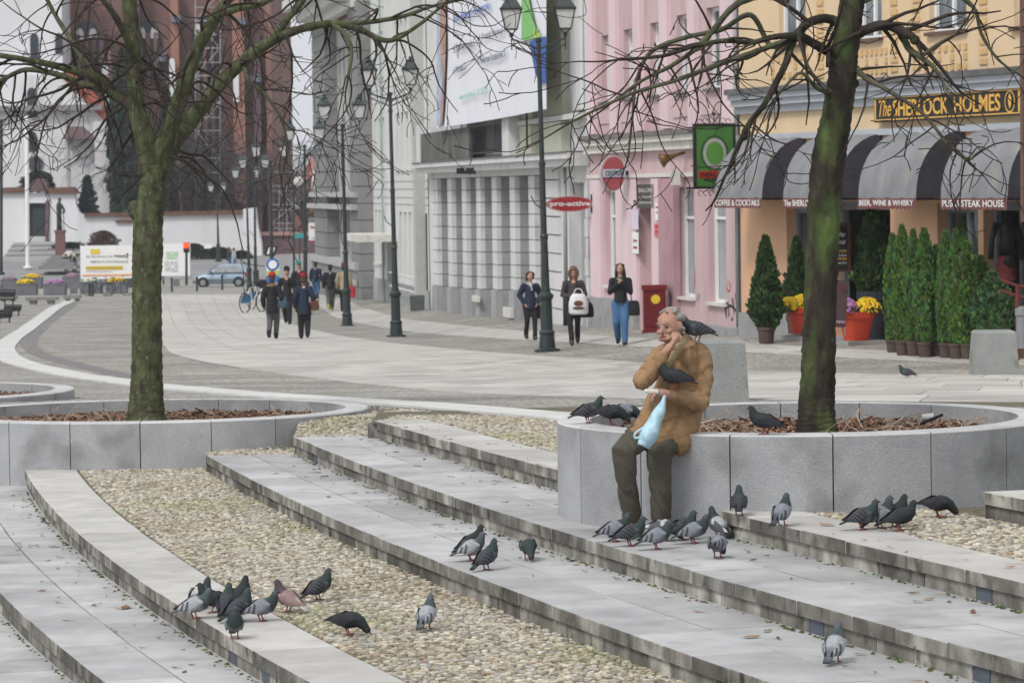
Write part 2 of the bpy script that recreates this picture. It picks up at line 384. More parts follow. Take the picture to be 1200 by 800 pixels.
m_bed = M('cobble_bedding', (.13, .12, .085), var=.35, scale=18, rough=.95, c2=(.09, .11, .05), c2scale=1.3, c2amt=.64, c2sharp=.08)
def sheet(name, fnL, fnR, y0, y1, z, m, n=50):
    b = MB()
    for i in range(n + 1):
        y = y0 + (y1 - y0) * i / n
        b.v += [(fnL(y), y, z), (fnR(y), y, z)]
    b.f = [(2 * i, 2 * i + 1, 2 * i + 3, 2 * i + 2) for i in range(n)]; b.mi = [0] * n
    o = ob(name, b, m); o['kind'] = 'structure'; return o
sheet('cobble_bed', lambda y: EX(1, y) + .4, lambda y: EX(2, y) + .05, 13.5, 33.7, -.328 - .012, m_bed)
o = cobble_field('cobbles', lambda x, y: EX(1, y) + .545 < x < EX(2, y) + .02, -5, 2.2, 16, 33.72, lambda x, y: -.338, pal=pal, mat=m_cob)
o['label'] = 'beige rounded cobbles between the two lowest curved steps'
def in_pl(x, y, k=.9): return any(((x - a) / rx) ** 2 + ((y - b) / ry) ** 2 < k for a, b, rx, ry, _ in PL)
def c4(x, y): return (x > EX(4, y) + .55 if y < 32.8 else x > -2.98) and not in_pl(x, y, 1.0 if x < 0 else .9) and not (x < -1.3 and y < 33.03) and not (y < 24.6 and x > EX(5, y))
sheet('cobble_bed', lambda y: EX(4, y) + .4 if y < 32.6 else -1.36, lambda y: 9, 13.5, 34.3, .149, m_bed)
def top_cobble_z(x, y):
    if x < -2.125 and y < 34.1: return -.168
    if x < -1.30 and y < 34.3: return -.004 + (y - 33.02) / 1.28 * .085
    return .155 + (GH(x, y) - .165) - (.035 * sstep((-1.15 - x) / .25) if y > 33 else 0)
def curb_lim(x): return interp(x, [-2.4, -1.5, 0, 1, 6], [36.2, 35.6, 33.9, 32.9, 31.5])
o = cobble_field('cobbles', lambda x, y: c4(x, y) and y < curb_lim(x) and x < 4.9, -3.0, 4.9, 17.2, 36.0, top_cobble_z, pal=pal, mat=m_cob, seed=5)
o['label'] = 'beige cobbles behind the uppermost step and round the right stone planter'

def slab_of(name, top, zb, m):
    n = len(top); b = MB(); b.add(list(top) + [(p[0], p[1], zb) for p in top], [tuple(range(n))] + [((i + 1) % n, i, n + i, n + (i + 1) % n) for i in range(n)]); o = ob(name, b, m); o['kind'] = 'structure'; return o
slab_of('cobble_ramp', [(-2.12, 33.02, -.012), (-1.30, 33.02, -.012), (-1.30, 34.3, .078), (-1.95, 34.3, .068), (-2.12, 34.0, .045)], -.9, m_bed)
slab_of('cobble_ramp', [(-2.98, 33.0, -.178), (-2.125, 33.0, -.178), (-2.125, 33.95, -.15), (-3.0, 33.6, -.17)], -.9, m_bed)
slab_of('cobble_bed', [(-1.52, 34.305, .085), (-.6, 34.305, .148), (6, 34.305, .148), (6, 37.2, .06), (-3.0, 37.2, .02), (-2.35, 36.95, .03), (-1.85, 36.5, .05), (-1.5, 35.6, .07)], -.9, m_bed)
slab_of('step_end_block', [(-1.40, 32.76, .14), (-1.25, 32.60, .14), (3, 32.60, .14), (3, 33.4, .14), (-1.28, 33.4, .14)], -.9, m_slabface)
# ------------------------------------------------------------------ paving bands on the plaza
def polyw(px): return [G(*p) for p in px]
def resample(pts, n):
    a = np.array([(p[0], p[1]) for p in pts]); d = np.concatenate([[0], np.cumsum(np.hypot(*np.diff(a, axis=0).T))])
    t = np.linspace(0, d[-1], n); X = np.interp(t, d, a[:, 0]); Y = np.interp(t, d, a[:, 1])
    for _ in range(max(2, n // 12)):
        X[1:-1] = (X[:-2] + 2 * X[1:-1] + X[2:]) / 4; Y[1:-1] = (Y[:-2] + 2 * Y[1:-1] + Y[2:]) / 4
    return [Vector((x, y)) for x, y in zip(X, Y)], d[-1]
def band(name, A, B, rows, mats, z=.012, lo=.7, hi=1.2, seed=0, pieces=True, maxY=400, n=240, thick=.03):
    """a curved paving band between the polylines A and B (same running direction), cut into slabs"""
    A, la = resample(A, n); B, lb = resample(B, n); L = (la + lb) / 2; rr = random.Random(seed)
    o = thing(name, None, None); o['kind'] = 'structure'
    far = MB()
    def at(s, w):
        t = s / L * (n - 1); i = min(int(t), n - 2); f = t - i
        a = A[i].lerp(A[i + 1], f); b = B[i].lerp(B[i + 1], f); return a.lerp(b, w)
    for r in range(rows):
        s = 0.
        while s < L - .05:
            e = min(L, s + rr.uniform(lo, hi)); g = .009
            w0, w1 = r / rows, (r + 1) / rows; wid = (at(s, 0) - at(s, 1)).length + .01
            gw = min(.2, .010 / wid)
            k = 2
            side = [at(s + g + (e - s - 2 * g) * i / k, w0 + gw) for i in range(k + 1)] + [at(s + g + (e - s - 2 * g) * i / k, w1 - gw) for i in range(k, -1, -1)]
            ar = sum(side[i].cross(side[(i + 1) % len(side)]) for i in range(len(side)))
            if ar < 0: side.reverse()
            m_ = sum((p.y for p in side)) / len(side)
            dz = rr.uniform(-.002, .002)
            if pieces and m_ < maxY: ob('slab', slab_mesh(side, z - thick, z + dz, zf=GH, ch=.008), mats, o)
            else:
                q = [(p.x, p.y, z - .004 + dz + GH(p.x, p.y)) for p in side]; far.add(q, [tuple(range(len(q)))]); 
            s = e
    if far.v: c = ob('far_slabs', far, mats[0], o); c['kind'] = 'stuff'
    return o
m_pale = M('pale_paving', (.46, .445, .415), var=.14, scale=1.2, rough=.7, bump=.15, bscale=80, rnd=.13, c2=(.37, .355, .33), c2scale=.7, c2amt=.55)
m_curb = M('white_granite_curb', (.56, .555, .54), var=.08, scale=2, rough=.7, bump=.15, rnd=.05)
m_dark = M('dark_sett_band', (.27, .255, .26), var=.2, scale=12, rough=.85, bump=.3, rnd=.08)
def offs(pts, w):
    out = []
    for i, p in enumerate(pts):
        t = pts[min(i + 1, len(pts) - 1)] - pts[max(i - 1, 0)]; t = Vector((t.x, t.y)).normalized(); nn = Vector((-t.y, t.x)); out.append(Vector((p[0], p[1])) + nn * w)
    return out
cc, _ = resample(polyw([(84, 352), (66, 360), (50, 372), (32, 385), (14, 397), (2, 409), (10, 422), (40, 431), (90, 441), (150, 449), (220, 457), (300, 463), (430, 473), (540, 482), (650, 491), (760, 500)]), 120)
band('curb_band', offs(cc, .28), offs(cc, -.28), 1, (m_curb,), z=.03, lo=.9, hi=1.1, seed=3, maxY=80)
dc, _ = resample(polyw([(88, 355), (70, 367), (52, 380), (38, 393), (32, 404), (46, 415), (84, 426), (130, 437), (170, 443)]), 80)
band('dark_sett_band', offs(dc, .22), offs(dc, -.22), 3, (m_dark,), z=.012, lo=.2, hi=.3, seed=4, pieces=False)
band('paving_swath', polyw([(175, 345), (180, 370), (188, 400), (200, 415), (240, 425), (300, 434), (380, 444), (450, 452), (520, 459), (600, 463), (720, 467), (900, 470), (1210, 472)]),
     polyw([(305, 343), (310, 357), (322, 371), (350, 382), (400, 394), (450, 401), (520, 408), (600, 415), (740, 424), (880, 436), (960, 438), (1080, 439), (1210, 440)]),
     7, (m_pale,), lo=1.1, hi=1.5, seed=5, maxY=62)
band('pavement_swath', polyw([(362, 349), (392, 372), (430, 381), (480, 389), (540, 394), (600, 398), (680, 402), (760, 408), (880, 413), (1000, 420), (1210, 428)]),
     polyw([(388, 342), (420, 359), (470, 373), (530, 380), (600, 387), (680, 392), (760, 397), (880, 404), (1000, 411), (1210, 417)]), 2, (m_pale,), lo=.9, hi=1.2, seed=6, maxY=66)
for px in ([(0, 447), (30, 428), (60, 431), (22, 449)], [(30, 449), (66, 432), (100, 436), (60, 452)]): pass
# far road in front of the church
b = MB()
for (x, y) in [(-60, 196), (30, 196), (30, 207), (-60, 207)]: b.v.append((x, y, GH(x, y) + .015))
b.v = []; n_ = 12
for i in range(n_ + 1):
    x = -70 + 110 * i / n_
    for y in (222, 228, 234, 240): b.v.append((x, y, GH(x, y) + .02))
b.f = [(i * 4 + j, (i + 1) * 4 + j, (i + 1) * 4 + j + 1, i * 4 + j + 1) for i in range(n_) for j in range(3)]; b.mi = [0] * len(b.f)
o = ob('road', b, M('asphalt', (.24, .24, .245), var=.12, scale=.6, rough=.85)); o['kind'] = 'structure'
# ------------------------------------------------------------------ planters
m_mulch = M('mulch', (.085, .05, .032), var=.5, scale=20, rough=.95, bump=1, bscale=60, c2=(.15, .085, .05), c2scale=9)
m_chip = M('bark_chip', attr=True, var=.15, scale=30, rough=.95)
m_twig = M('dry_twig', (.42, .34, .26), var=.25, scale=20, rough=.9)
def planter(cx, cy, rx, ry, rim, zb, N, ph, label, twigs=40, seed=1, mulch=.16):
    t = thing('stone_planter', label, 'planter', (cx, cy, zb), 0, 'round granite planters')
    w = .24
    for k in range(N):
        b = MB(); a0 = ph + 2 * math.pi * k / N; a1 = ph + 2 * math.pi * (k + 1) / N; ga = .005 / rx; sub = 4
        prof = []
        for i in range(sub + 1):
            a = a0 + ga + (a1 - a0 - 2 * ga) * i / sub; c, s = math.cos(a), math.sin(a)
            oo = Vector((c * rx, s * ry)); ii = Vector((c * (rx - w), s * (ry - w))); o2 = Vector((c * (rx - .012), s * (ry - .012)))
            b.v += [(oo.x, oo.y, 0), (oo.x, oo.y, rim - zb - .012), (o2.x, o2.y, rim - zb), (ii.x, ii.y, rim - zb), (ii.x, ii.y, 0)]
        m = 5
        for i in range(sub):
            for j in range(5):
                A, B = i * m + j, i * m + (j + 1) % m; b.f.append((A, A + m, B + m, B)); b.mi.append(1 if j in (1, 2) else 0)
        b.f += [(0, 1, 2, 3, 4), tuple(sub * m + j for j in (4, 3, 2, 1, 0))]; b.mi += [0, 0]
        ob('wall_block', b, (m_wall, m_rim), t)
    rr = random.Random(seed); z0 = rim - zb - mulch
    b = MB(); rings = 10; seg = 40; b.v = [(0, 0, z0 + .02)]
    for i in range(1, rings + 1):
        for k in range(seg):
            a = 2 * math.pi * k / seg; f = i / rings; b.v.append((math.cos(a) * (rx - w + .01) * f, math.sin(a) * (ry - w + .01) * f, z0 + rr.uniform(-.02, .03) + .02 * (1 - f)))
    b.f = [(0, 1 + k, 1 + (k + 1) % seg) for k in range(seg)]
    for i in range(rings - 1):
        for k in range(seg): b.f.append((1 + i * seg + k, 1 + (i + 1) * seg + k, 1 + (i + 1) * seg + (k + 1) % seg, 1 + i * seg + (k + 1) % seg))
    b.mi = [0] * len(b.f); ob('soil', b, m_mulch, t, smooth=True)
    b = MB(); pal2 = [(.16, .07, .045), (.10, .055, .035), (.22, .13, .085), (.30, .19, .12), (.07, .04, .03), (.19, .08, .05), (.26, .20, .14)]
    for _ in range(3800):
        a = rr.uniform(0, 6.283); f = math.sqrt(rr.random()); x = math.cos(a) * (rx - w - .02) * f; y = math.sin(a) * (ry - w - .02) * f
        L = rr.uniform(.015, .06); b.col = rr.choice(pal2); T = Matrix.Translation((x, y, z0 + rr.uniform(.01, .055))) @ Euler((rr.uniform(-.6, .6), rr.uniform(-.6, .6), rr.uniform(0, 6.28))).to_matrix().to_4x4()
        v = [T @ Vector(p) for p in ((-L, -.01, 0), (L, -.008, 0), (L * .8, .012, 0), (-L * .9, .01, .004), (0, 0, .012))]
        b.add(v, [(0, 1, 4), (1, 2, 4), (2, 3, 4), (3, 0, 4)])
    o = ob('bark_mulch', b, m_chip, t); o['kind'] = 'stuff'
    b = MB()
    for _ in range(twigs):
        a = rr.uniform(0, 6.283); f = math.sqrt(rr.uniform(.1, .92)); p = Vector((math.cos(a) * (rx - w) * f, math.sin(a) * (ry - w) * f, z0 + .03)); pts = [p.copy()]
        d = Euler((0, 0, rr.uniform(0, 6.28))).to_matrix() @ Vector((1, 0, rr.uniform(.1, .7))); st = rr.uniform(.03, .075)
        for i in range(rr.randint(4, 8)):
            d += Vector((rr.uniform(-.5, .5), rr.uniform(-.5, .5), rr.uniform(-.45, .25))); p = p + d.normalized() * st; p.z = max(p.z, z0 + .02)
            if (p.x / (rx - w)) ** 2 + (p.y / (ry - w)) ** 2 > .98: break
            pts.append(p.copy())
        if len(pts) > 2: b.tube(pts, [rr.uniform(.003, .007) * (1 - .6 * i / len(pts)) for i in range(len(pts))], 4)
    o = ob('dead_vine', b, m_twig, t); o['kind'] = 'stuff'
    return t
planter(2.12, 24.9, 1.8, 1.8, .685, -.05, 16, R(-88.5), 'round granite planter on the right that the old man in the brown coat sits on', 230, 3)
planter(-3.75, 35.4, 2.25, 1.9, .13, -.75, 20, R(-88), 'round granite planter on the left with the mossy tree growing in it', 150, 4, .16)
planter(-7.5, 41.9, 2.1, 2.0, -.015, -.8, 18, R(-80), 'small looking far planter cut by the left edge of the picture, without a tree trunk', 60, 5, .15)
# sprouts on planter rims and leaves, twigs lying on the steps
rr = random.Random(12); b = MB(); m_leaf = M('fallen_leaf', attr=True, var=.1, scale=10, rough=.85)
def tread(x, y):
    ks = [-1, 1, 2, 3, 4, 5]; z = -.665
    for k in ks:
        if x > EX(k, y) and not (k == 5 and y > 25): z = EDGES[k][1] if k in EDGES else .33
    return z
for i in range(290):
    y = rr.uniform(16.5, 33); k = rr.choice([-1, -1, 2, 3, 4, 2, 3]); W_ = {-1: .85, 2: .9, 3: .85, 4: .45}[k]
    x = EX(k, y) + W_ * (1 - abs(rr.gauss(0, .30)) if k != 4 else rr.random())
    if in_pl(x, y, 1.05) or y > YE[k] - .3: continue
    z = tread(x, y) + .004; s = rr.uniform(.008, .03) * (1.9 if rr.random() < .08 else 1); b.col = rr.choice([(.20, .09, .05), (.10, .06, .04), (.28, .13, .07), (.07, .05, .04), (.24, .16, .09)])
    a = rr.uniform(0, 6.28); c, sn = math.cos(a), math.sin(a); asp = rr.choice([.25, .5, .8])
    v = [(x + (px_ * c - py_ * sn * asp) * s, y + (px_ * sn + py_ * c * asp) * s, z + h) for px_, py_, h in ((-1.6, 0, 0), (-.5, -.8, .004), (.8, -.6, .002), (1.5, .1, .010), (.7, .8, .003), (-.6, .7, .006))]
    b.add(v, [(0, 1, 2, 3, 4, 5)])
o = ob('fallen_leaves', b, m_leaf); o['kind'] = 'stuff'; o['category'] = 'leaves'; o['label'] = 'small brown leaves and twigs scattered over the step treads'
b = MB()
for k, ye in ((1, 33), (2, 32.5), (3, 33), (4, 32.5), (-1, 33.5)):
    zl = {1: -.50, 2: -.338, 3: -.165, 4: 0, -1: -.665}[k]
    for i in range(420):
        y = rr.uniform(17, ye); x = EX(k, y) - abs(rr.gauss(0, .022)) - .001; s = rr.uniform(.005, .015); b.col = rr.choice([(.05, .10, .015), (.08, .14, .02), (.07, .055, .03), (.10, .07, .04), (.04, .05, .02)])
        if rr.random() > .35 + .65 * abs(math.sin(y * 1.7 + k)): continue
        b.add([(x - s, y - s, zl), (x + s, y - s, zl), (x + s, y + s * 1.5, zl), (x - s, y + s, zl), (x, y, zl + s * .8)], [(0, 1, 4), (1, 2, 4), (2, 3, 4), (3, 0, 4)])
o = ob('moss', b, m_leaf); o['kind'] = 'stuff'; o['category'] = 'moss'; o['label'] = 'moss and dirt gathered along the foot of each curved step'
# ------------------------------------------------------------------ bare trees
m_bark = M('mossy_bark', (.060, .052, .038), var=.5, scale=16, rough=.95, bump=1.0, bscale=34, c2=(.088, .105, .048), c2scale=10, c2amt=.47, c2sharp=.16, stretch=(1, 1, .5), stain=((.19, .21, .14), 30, .62, .74))
m_bark2 = M('dark_mossy_bark', (.036, .029, .023), var=.5, scale=9, rough=.95, bump=1.0, bscale=26, c2=(.08, .12, .036), c2scale=5.5, c2amt=.60, c2sharp=.10, stretch=(1, 1, .4), stain=((.17, .15, .12), 22, .66, .78))
m_branch = M('bare_branch', (.085, .078, .058), var=.35, scale=6, rough=.9, c2=(.09, .105, .05), c2scale=7, c2amt=.55, bump=.5, bscale=40)
m_twigb = M('bare_twig', (.042, .032, .026), var=.3, scale=6, rough=.9)
def spline(pts, k=6):
    out = []; n = len(pts)
    for i in range(n - 1):
        p0, p1, p2, p3 = pts[max(i - 1, 0)], pts[i], pts[i + 1], pts[min(i + 2, n - 1)]
        for j in range(k):
            t = j / k; out.append(.5 * ((2 * p1) + (p2 - p0) * t + (2 * p0 - 5 * p1 + 4 * p2 - p3) * t * t + (3 * p1 - p0 - 3 * p2 + p3) * t ** 3))
    out.append(pts[-1]); return out
def limb_pts(lst, Y0, k=6):
    """lst of (px, py, dY, radius_px): points of a limb at depth Y0+dY"""
    p = [P(a, b_, Y0 + c) for a, b_, c, r in lst]; rad = [r * (Y0 + c) / F for a, b_, c, r in lst]
    pts = spline(p, k); rs = list(np.interp(np.linspace(0, len(p) - 1, len(pts)), range(len(p)), rad)); return pts, rs
def rough_tube(mb_, pts, rad, n, rr, amt=.10):
    o = len(mb_.v); mb_.tube(pts, rad, n)
    for i in range(len(pts)):
        for k in range(n):
            j = o + i * n + k; p = Vector(mb_.v[j]); c = pts[i]; mb_.v[j] = tuple(c + (p - c) * (1 + rr.uniform(-amt, amt)))
TWD = [.26]; TWR = [.0038]
def grow(tw, p, d, L, r, lvl, rr, droop=.0):
    """a curving bare twig with side twigs; ends turn up"""
    n = max(5, int(L / .08)); pts = [p.copy()]; d = d.normalized(); bend = Vector((rr.uniform(-1, 1), rr.uniform(-1, 1), rr.uniform(-1, .4))) * .17
    rs = [r]
    for i in range(n):
        f = i / n; d = (d + bend + Vector((rr.uniform(-.17, .17), rr.uniform(-.17, .17), rr.uniform(-.17, .17) - droop * (1 - f) + .42 * max(0, f - .5)))).normalized()
        if rr.random() < .09: bend = Vector((rr.uniform(-1, 1), rr.uniform(-1, 1), rr.uniform(-1, 1))) * .18
        p = p + d * (L / n); pts.append(p.copy()); rs.append(max(TWR[0], r * (1 - .72 * (i + 1) / n)))
        if lvl > 0 and i > 0 and rr.random() < TWD[0]:
            sd_ = Vector((rr.uniform(-1, 1), rr.uniform(-1, 1), rr.uniform(-.9, .7))); dd = (d * .55 + sd_ * .75).normalized()
            grow(tw, p, dd, L * rr.uniform(.28, .62), max(TWR[0], rs[-1] * .66), lvl - 1, rr, droop)
    tw.tube(pts, rs, 4 if r < .012 else 6, cap=False)
def bare_tree(name, label, trunk, limbs, Y0, seed, bark, spawn, base, group='bare trees in the stone planters', tn=1.0):
    rr = random.Random(seed); t = thing('bare_tree', label, 'tree', base, 0, group)
    b = MB(); pts, rs = limb_pts(trunk, Y0, 10); rough_tube(b, pts, rs, 20, rr, .055)
    for (a, c_, dy, r) in [k for k in spawn.get('knots', [])]:
        q = P(a, c_, Y0 + dy); b.ball(q, r * Y0 / F, r * Y0 / F * .9, r * Y0 / F, 8, 6)
    ob('trunk', b, bark, t, world=True, smooth=True)
    tw = MB()
    for li, l in enumerate(limbs):
        b = MB(); pts, rs = limb_pts(l, Y0, 8); rough_tube(b, pts, rs, 12 if rs[0] > .03 else 8, rr, .09); ob('limb', b, bark if rs[0] > .035 else m_branch, t, world=True, smooth=True)
        n = len(pts)
        for i in range(2, n):
            f = i / n
            if rr.random() < spawn['dens'] * (0.35 + f):
                d = (pts[i] - pts[i - 1]).normalized(); sd_ = Vector((rr.uniform(-1, 1), rr.uniform(-1.0, 1.0), rr.uniform(-1.1, .8)))
                grow(tw, pts[i], d * .5 + sd_, rr.uniform(*spawn['len']), min(rs[i] * .55, .018), 2, rr, spawn.get('droop', .05))
        grow(tw, pts[-1], pts[-1] - pts[-3], rr.uniform(.5, .9), rs[-1] * .8, 2, rr, .02)
    o = ob('twigs', tw, m_twigb, t, world=True, smooth=True); o['kind'] = 'stuff'
    return t
YL = 35.4
bare_tree('l', 'bare mossy green tree growing from the left planter, forking into several limbs', [(171, 496, 0, 27), (171, 482, 0, 22), (172, 460, 0, 19.5), (172, 430, 0, 18.5), (172, 380, 0, 17.5), (172, 330, 0, 17), (173, 300, 0, 18), (174, 260, 0, 17), (178, 225, 0, 15.5), (181, 205, 0, 16.5), (180, 190, 0, 17)],
 [[(176, 205, 0, 14), (172, 170, 0, 12), (163, 140, 0, 11), (158, 110, 0, 9.5), (157, 70, 0, 9), (153, 30, 0, 9.5), (150, -20, 0, 8), (146, -80, .3, 6)],
  [(184, 205, 0, 14), (192, 170, -.1, 11), (206, 130, -.2, 9.5), (218, 95, -.3, 8.5), (230, 60, -.3, 7.5), (250, 25, -.4, 7), (268, -5, -.4, 6), (285, -60, -.4, 5)],
  [(186, 203, 0, 13), (205, 165, .2, 10.5), (232, 130, .4, 9.5), (258, 98, .5, 8.5), (285, 72, .6, 7.5), (318, 48, .6, 6.5), (350, 35, .6, 5), (388, 28, .6, 4.5), (420, 34, .6, 4), (455, 48, .6, 3), (490, 30, .6, 2.2), (520, 5, .6, 1.6)],
  [(160, 128, 0, 8), (145, 118, 0, 7), (128, 106, 0, 6.5), (112, 92, -.1, 6), (90, 84, -.2, 5), (60, 76, -.3, 4), (30, 70, -.4, 3.5), (-5, 64, -.5, 3), (-60, 50, -.5, 2)],
  [(128, 106, 0, 4.5), (100, 100, .2, 4), (70, 88, .3, 3.5), (30, 82, .4, 3), (0, 95, .5, 2.5), (-40, 110, .5, 2)],
  [(112, 92, 0, 3.4), (96, 68, .2, 3.4), (84, 48, .3, 3), (66, 20, .5, 2.6), (50, -10, .5, 2.2)],
  [(158, 75, 0, 4.5), (148, 45, -.3, 4), (132, 15, -.5, 3.6), (110, -10, -.7, 3), (70, -40, -.9, 3)],
  [(255, 18, -.4, 4.5), (280, 10, -.5, 4), (305, 5, -.6, 3.6), (330, -8, -.7, 3)],
  [(318, 48, .6, 4.5), (335, 25, .6, 4), (352, 5, .6, 3.5), (370, -20, .6, 3)],
  [(388, 28, .6, 3), (404, 40, .5, 3), (412, 60, .4, 2.2), (408, 90, .3, 1.8)],
  [(400, 28, .6, 3.2), (432, 26, .7, 3), (470, 20, .8, 2.6), (505, 8, .9, 2), (540, 0, 1, 1.6)],
  [(285, 74, .6, 3), (292, 96, .4, 2.4), (310, 110, .3, 2), (330, 140, .2, 1.6), (336, 172, .2, 1.3)]],
 YL, 21, m_bark, {'dens': .26, 'len': (.7, 1.5), 'droop': .12, 'knots': [(159, 250, 0, 8), (158, 243, 0, 8), (162, 246, 0, 9)]}, (-3.79, 35.4, 0))
YR = 24.7; TWD[0] = .20; TWR[0] = .0036
bare_tree('r', 'bare tree with dark mossy trunk growing from the right planter behind the seated man', [(957, 506, 0, 26), (957, 492, 0, 22.5), (957, 470, 0, 21), (959, 430, 0, 20.5), (960, 380, 0, 19.5), (962, 330, 0, 19.5), (964, 280, 0, 19.5), (967, 230, 0, 19.5), (972, 180, 0, 20), (980, 140, 0, 18), (986, 100, 0, 17), (990, 60, 0, 16), (996, 20, 0, 15), (1002, -30, 0, 14), (1008, -90, 0, 12)],
 [[(984, 28, 0, 6), (968, 22, -.1, 5.5), (950, 26, -.2, 5.5), (938, 36, -.2, 5), (928, 52, -.2, 4.5), (920, 76, -.3, 4), (908, 100, -.3, 3.8), (896, 122, -.4, 3.4), (880, 142, -.4, 3), (872, 156, -.4, 4)],
  [(974, 62, 0, 6), (958, 54, -.1, 5.5), (940, 44, -.2, 5), (925, 42, -.3, 4), (905, 44, -.3, 3.5), (880, 50, -.3, 3), (850, 48, -.4, 3), (815, 54, -.4, 2.6), (775, 66, -.5, 2.2), (725, 70, -.5, 1.6)],
  [(936, 42, -.2, 4), (910, 52, -.1, 3.6), (870, 66, -.1, 3.2), (830, 80, 0, 3), (790, 95, 0, 2.6), (745, 108, .1, 2.2), (700, 128, .1, 1.8), (668, 144, .1, 1.4)],
  [(936, 36, -.2, 3.5), (905, 55, .2, 3.2), (880, 18, .2, 3.2), (845, 35, .2, 3), (800, 45, .3, 2.8), (762, 62, .3, 2.4), (746, 95, .3, 2), (742, 130, .3, 1.5), (736, 185, .3, 1.2)],
  [(925, 0, 0, 4.5), (890, -4, 0, 4.2), (860, 8, .1, 4), (832, 40, .1, 3.6), (812, 60, .1, 3.2), (785, 78, .2, 2.4), (750, 96, .2, 2), (718, 120, .2, 1.5)],
  [(1006, 40, 0, 6), (1020, 33, -.1, 6), (1040, 30, -.1, 6), (1060, 38, -.2, 5.5), (1072, 46, -.2, 4.5)],
  [(1058, 42, -.1, 4.5), (1066, 58, -.1, 4), (1080, 68, -.2, 3.4), (1095, 80, -.3, 2.6), (1106, 98, -.3, 2), (1112, 112, -.4, 1.4)],
  [(1003, 80, 0, 4), (1015, 92, -.1, 3.2), (1035, 103, -.2, 2.8), (1060, 118, -.3, 2.4), (1080, 132, -.4, 2), (1096, 150, -.4, 2), (1110, 168, -.5, 1.8), (1132, 186, -.5, 2.2), (1141, 184, -.5, 1.6)],
  [(1080, 66, -.2, 2.6), (1100, 52, -.2, 2.2), (1120, 40, -.2, 1.8), (1135, 20, -.3, 1.5)],
  [(998, 8, 0, 4), (1040, -10, 0, 3.5), (1100, -20, 0, 3), (1140, 8, 0, 2.4), (1150, 40, 0, 2), (1170, 70, 0, 1.6), (1195, 88, 0, 1.2)],
  [(975, 110, 0, 3), (958, 104, -.2, 2.4), (940, 86, -.3, 2), (925, 96, -.3, 1.6), (905, 120, -.3, 1.4)]],
 YR, 8, m_bark2, {'dens': .20, 'len': (.35, .95), 'droop': .05, 'knots': [(872, 160, -.4, 5), (1001, 98, .0, 6), (1072, 47, -.2, 6)]}, (2.2, 24.7, .55))
# ------------------------------------------------------------------ facades
class Fac:
    """vertical facade plane from p0 (left in the photo) to p1; u along, v out towards the street, z up"""
    def __init__(s, p0, p1):
        s.o = Vector(p0); s.d = (Vector(p1) - s.o); s.L = s.d.length; s.d.normalize(); s.n = Vector((s.d.y, -s.d.x))
        if s.n.dot(-s.o) < 0: s.n = -s.n
    def T(s, p): q = s.o + s.d * p[0] + s.n * p[1]; return Vector((q.x, q.y, p[2]))
    def uz(s, px, py, v=0.):
        r = ray(px, py); o = s.o + s.n * v; n = s.n; t = (o.x * n.x + o.y * n.y) / (r.x * n.x + r.y * n.y); q = Vector((0, 0, CAMZ)) + r * t
        return (q.x - o.x) * s.d.x + (q.y - o.y) * s.d.y, q.z
    def u(s, px, v=0., py=216): return s.uz(px, py, v)[0]
    def z(s, px, py, v=0.): return s.uz(px, py, v)[1]
    def box(s, b, u0, u1, v0, v1, z0, z1, mi=None): return b.box(u0, u1, v0, v1, z0, z1, T=s.T, mi=mi)
    def pbox(s, b, x0, x1, yt, yb, v0, v1, mi=None, xr=None):
        """box given by pixel columns and by pixel rows read at column xr"""
        xr = (x0 + x1) / 2 if xr is None else xr; u0, u1 = s.u(x0, v1), s.u(x1, v1)
        return s.box(b, min(u0, u1), max(u0, u1), v0, v1, s.z(xr, yb, v1), s.z(xr, yt, v1), mi)
    def rz(s): return math.atan2(s.d.y, s.d.x)
def wall_mb(F_, u0, u1, z0, z1, ops, depth=.25, v=0., b=None, mi=0, rmi=None):
    """wall sheet with recessed openings [(u0,u1,z0,z1[,depth])]"""
    b = b or MB(); rmi = mi if rmi is None else rmi
    us = sorted(set([u0, u1] + [a for o in ops for a in o[:2]])); zs = sorted(set([z0, z1] + [a for o in ops for a in o[2:4]]))
    us = [a for a in us if u0 - 1e-6 <= a <= u1 + 1e-6]; zs = [a for a in zs if z0 - 1e-6 <= a <= z1 + 1e-6]
    for i in range(len(us) - 1):
        for j in range(len(zs) - 1):
            cu, cz = (us[i] + us[i + 1]) / 2, (zs[j] + zs[j + 1]) / 2
            if any(o[0] < cu < o[1] and o[2] < cz < o[3] for o in ops): continue
            b.add([F_.T((us[i], v, zs[j])), F_.T((us[i + 1], v, zs[j])), F_.T((us[i + 1], v, zs[j + 1])), F_.T((us[i], v, zs[j + 1]))], [(0, 1, 2, 3)], mi)
    for o in ops:
        a, c, e, f = o[:4]; dp = o[4] if len(o) > 4 else depth
        q = [F_.T(p) for p in ((a, v, e), (c, v, e), (c, v, f), (a, v, f), (a, v - dp, e), (c, v - dp, e), (c, v - dp, f), (a, v - dp, f))]
        b.add(q, [(0, 4, 5, 1), (1, 5, 6, 2), (2, 6, 7, 3), (3, 7, 4, 0)], rmi)
    return b
m_glass = M('window_glass', (.045, .055, .06), var=.2, scale=.8, rough=.08, spec=.9)
m_paleglass = M('curtained_glass', (.30, .32, .33), var=.25, scale=1.2, rough=.2, spec=.6)
m_whiteframe = M('white_window_frame', (.75, .76, .77), var=.05, rough=.5)
m_zinc = M('dark_sill_metal', (.13, .12, .12), var=.2, rough=.5)
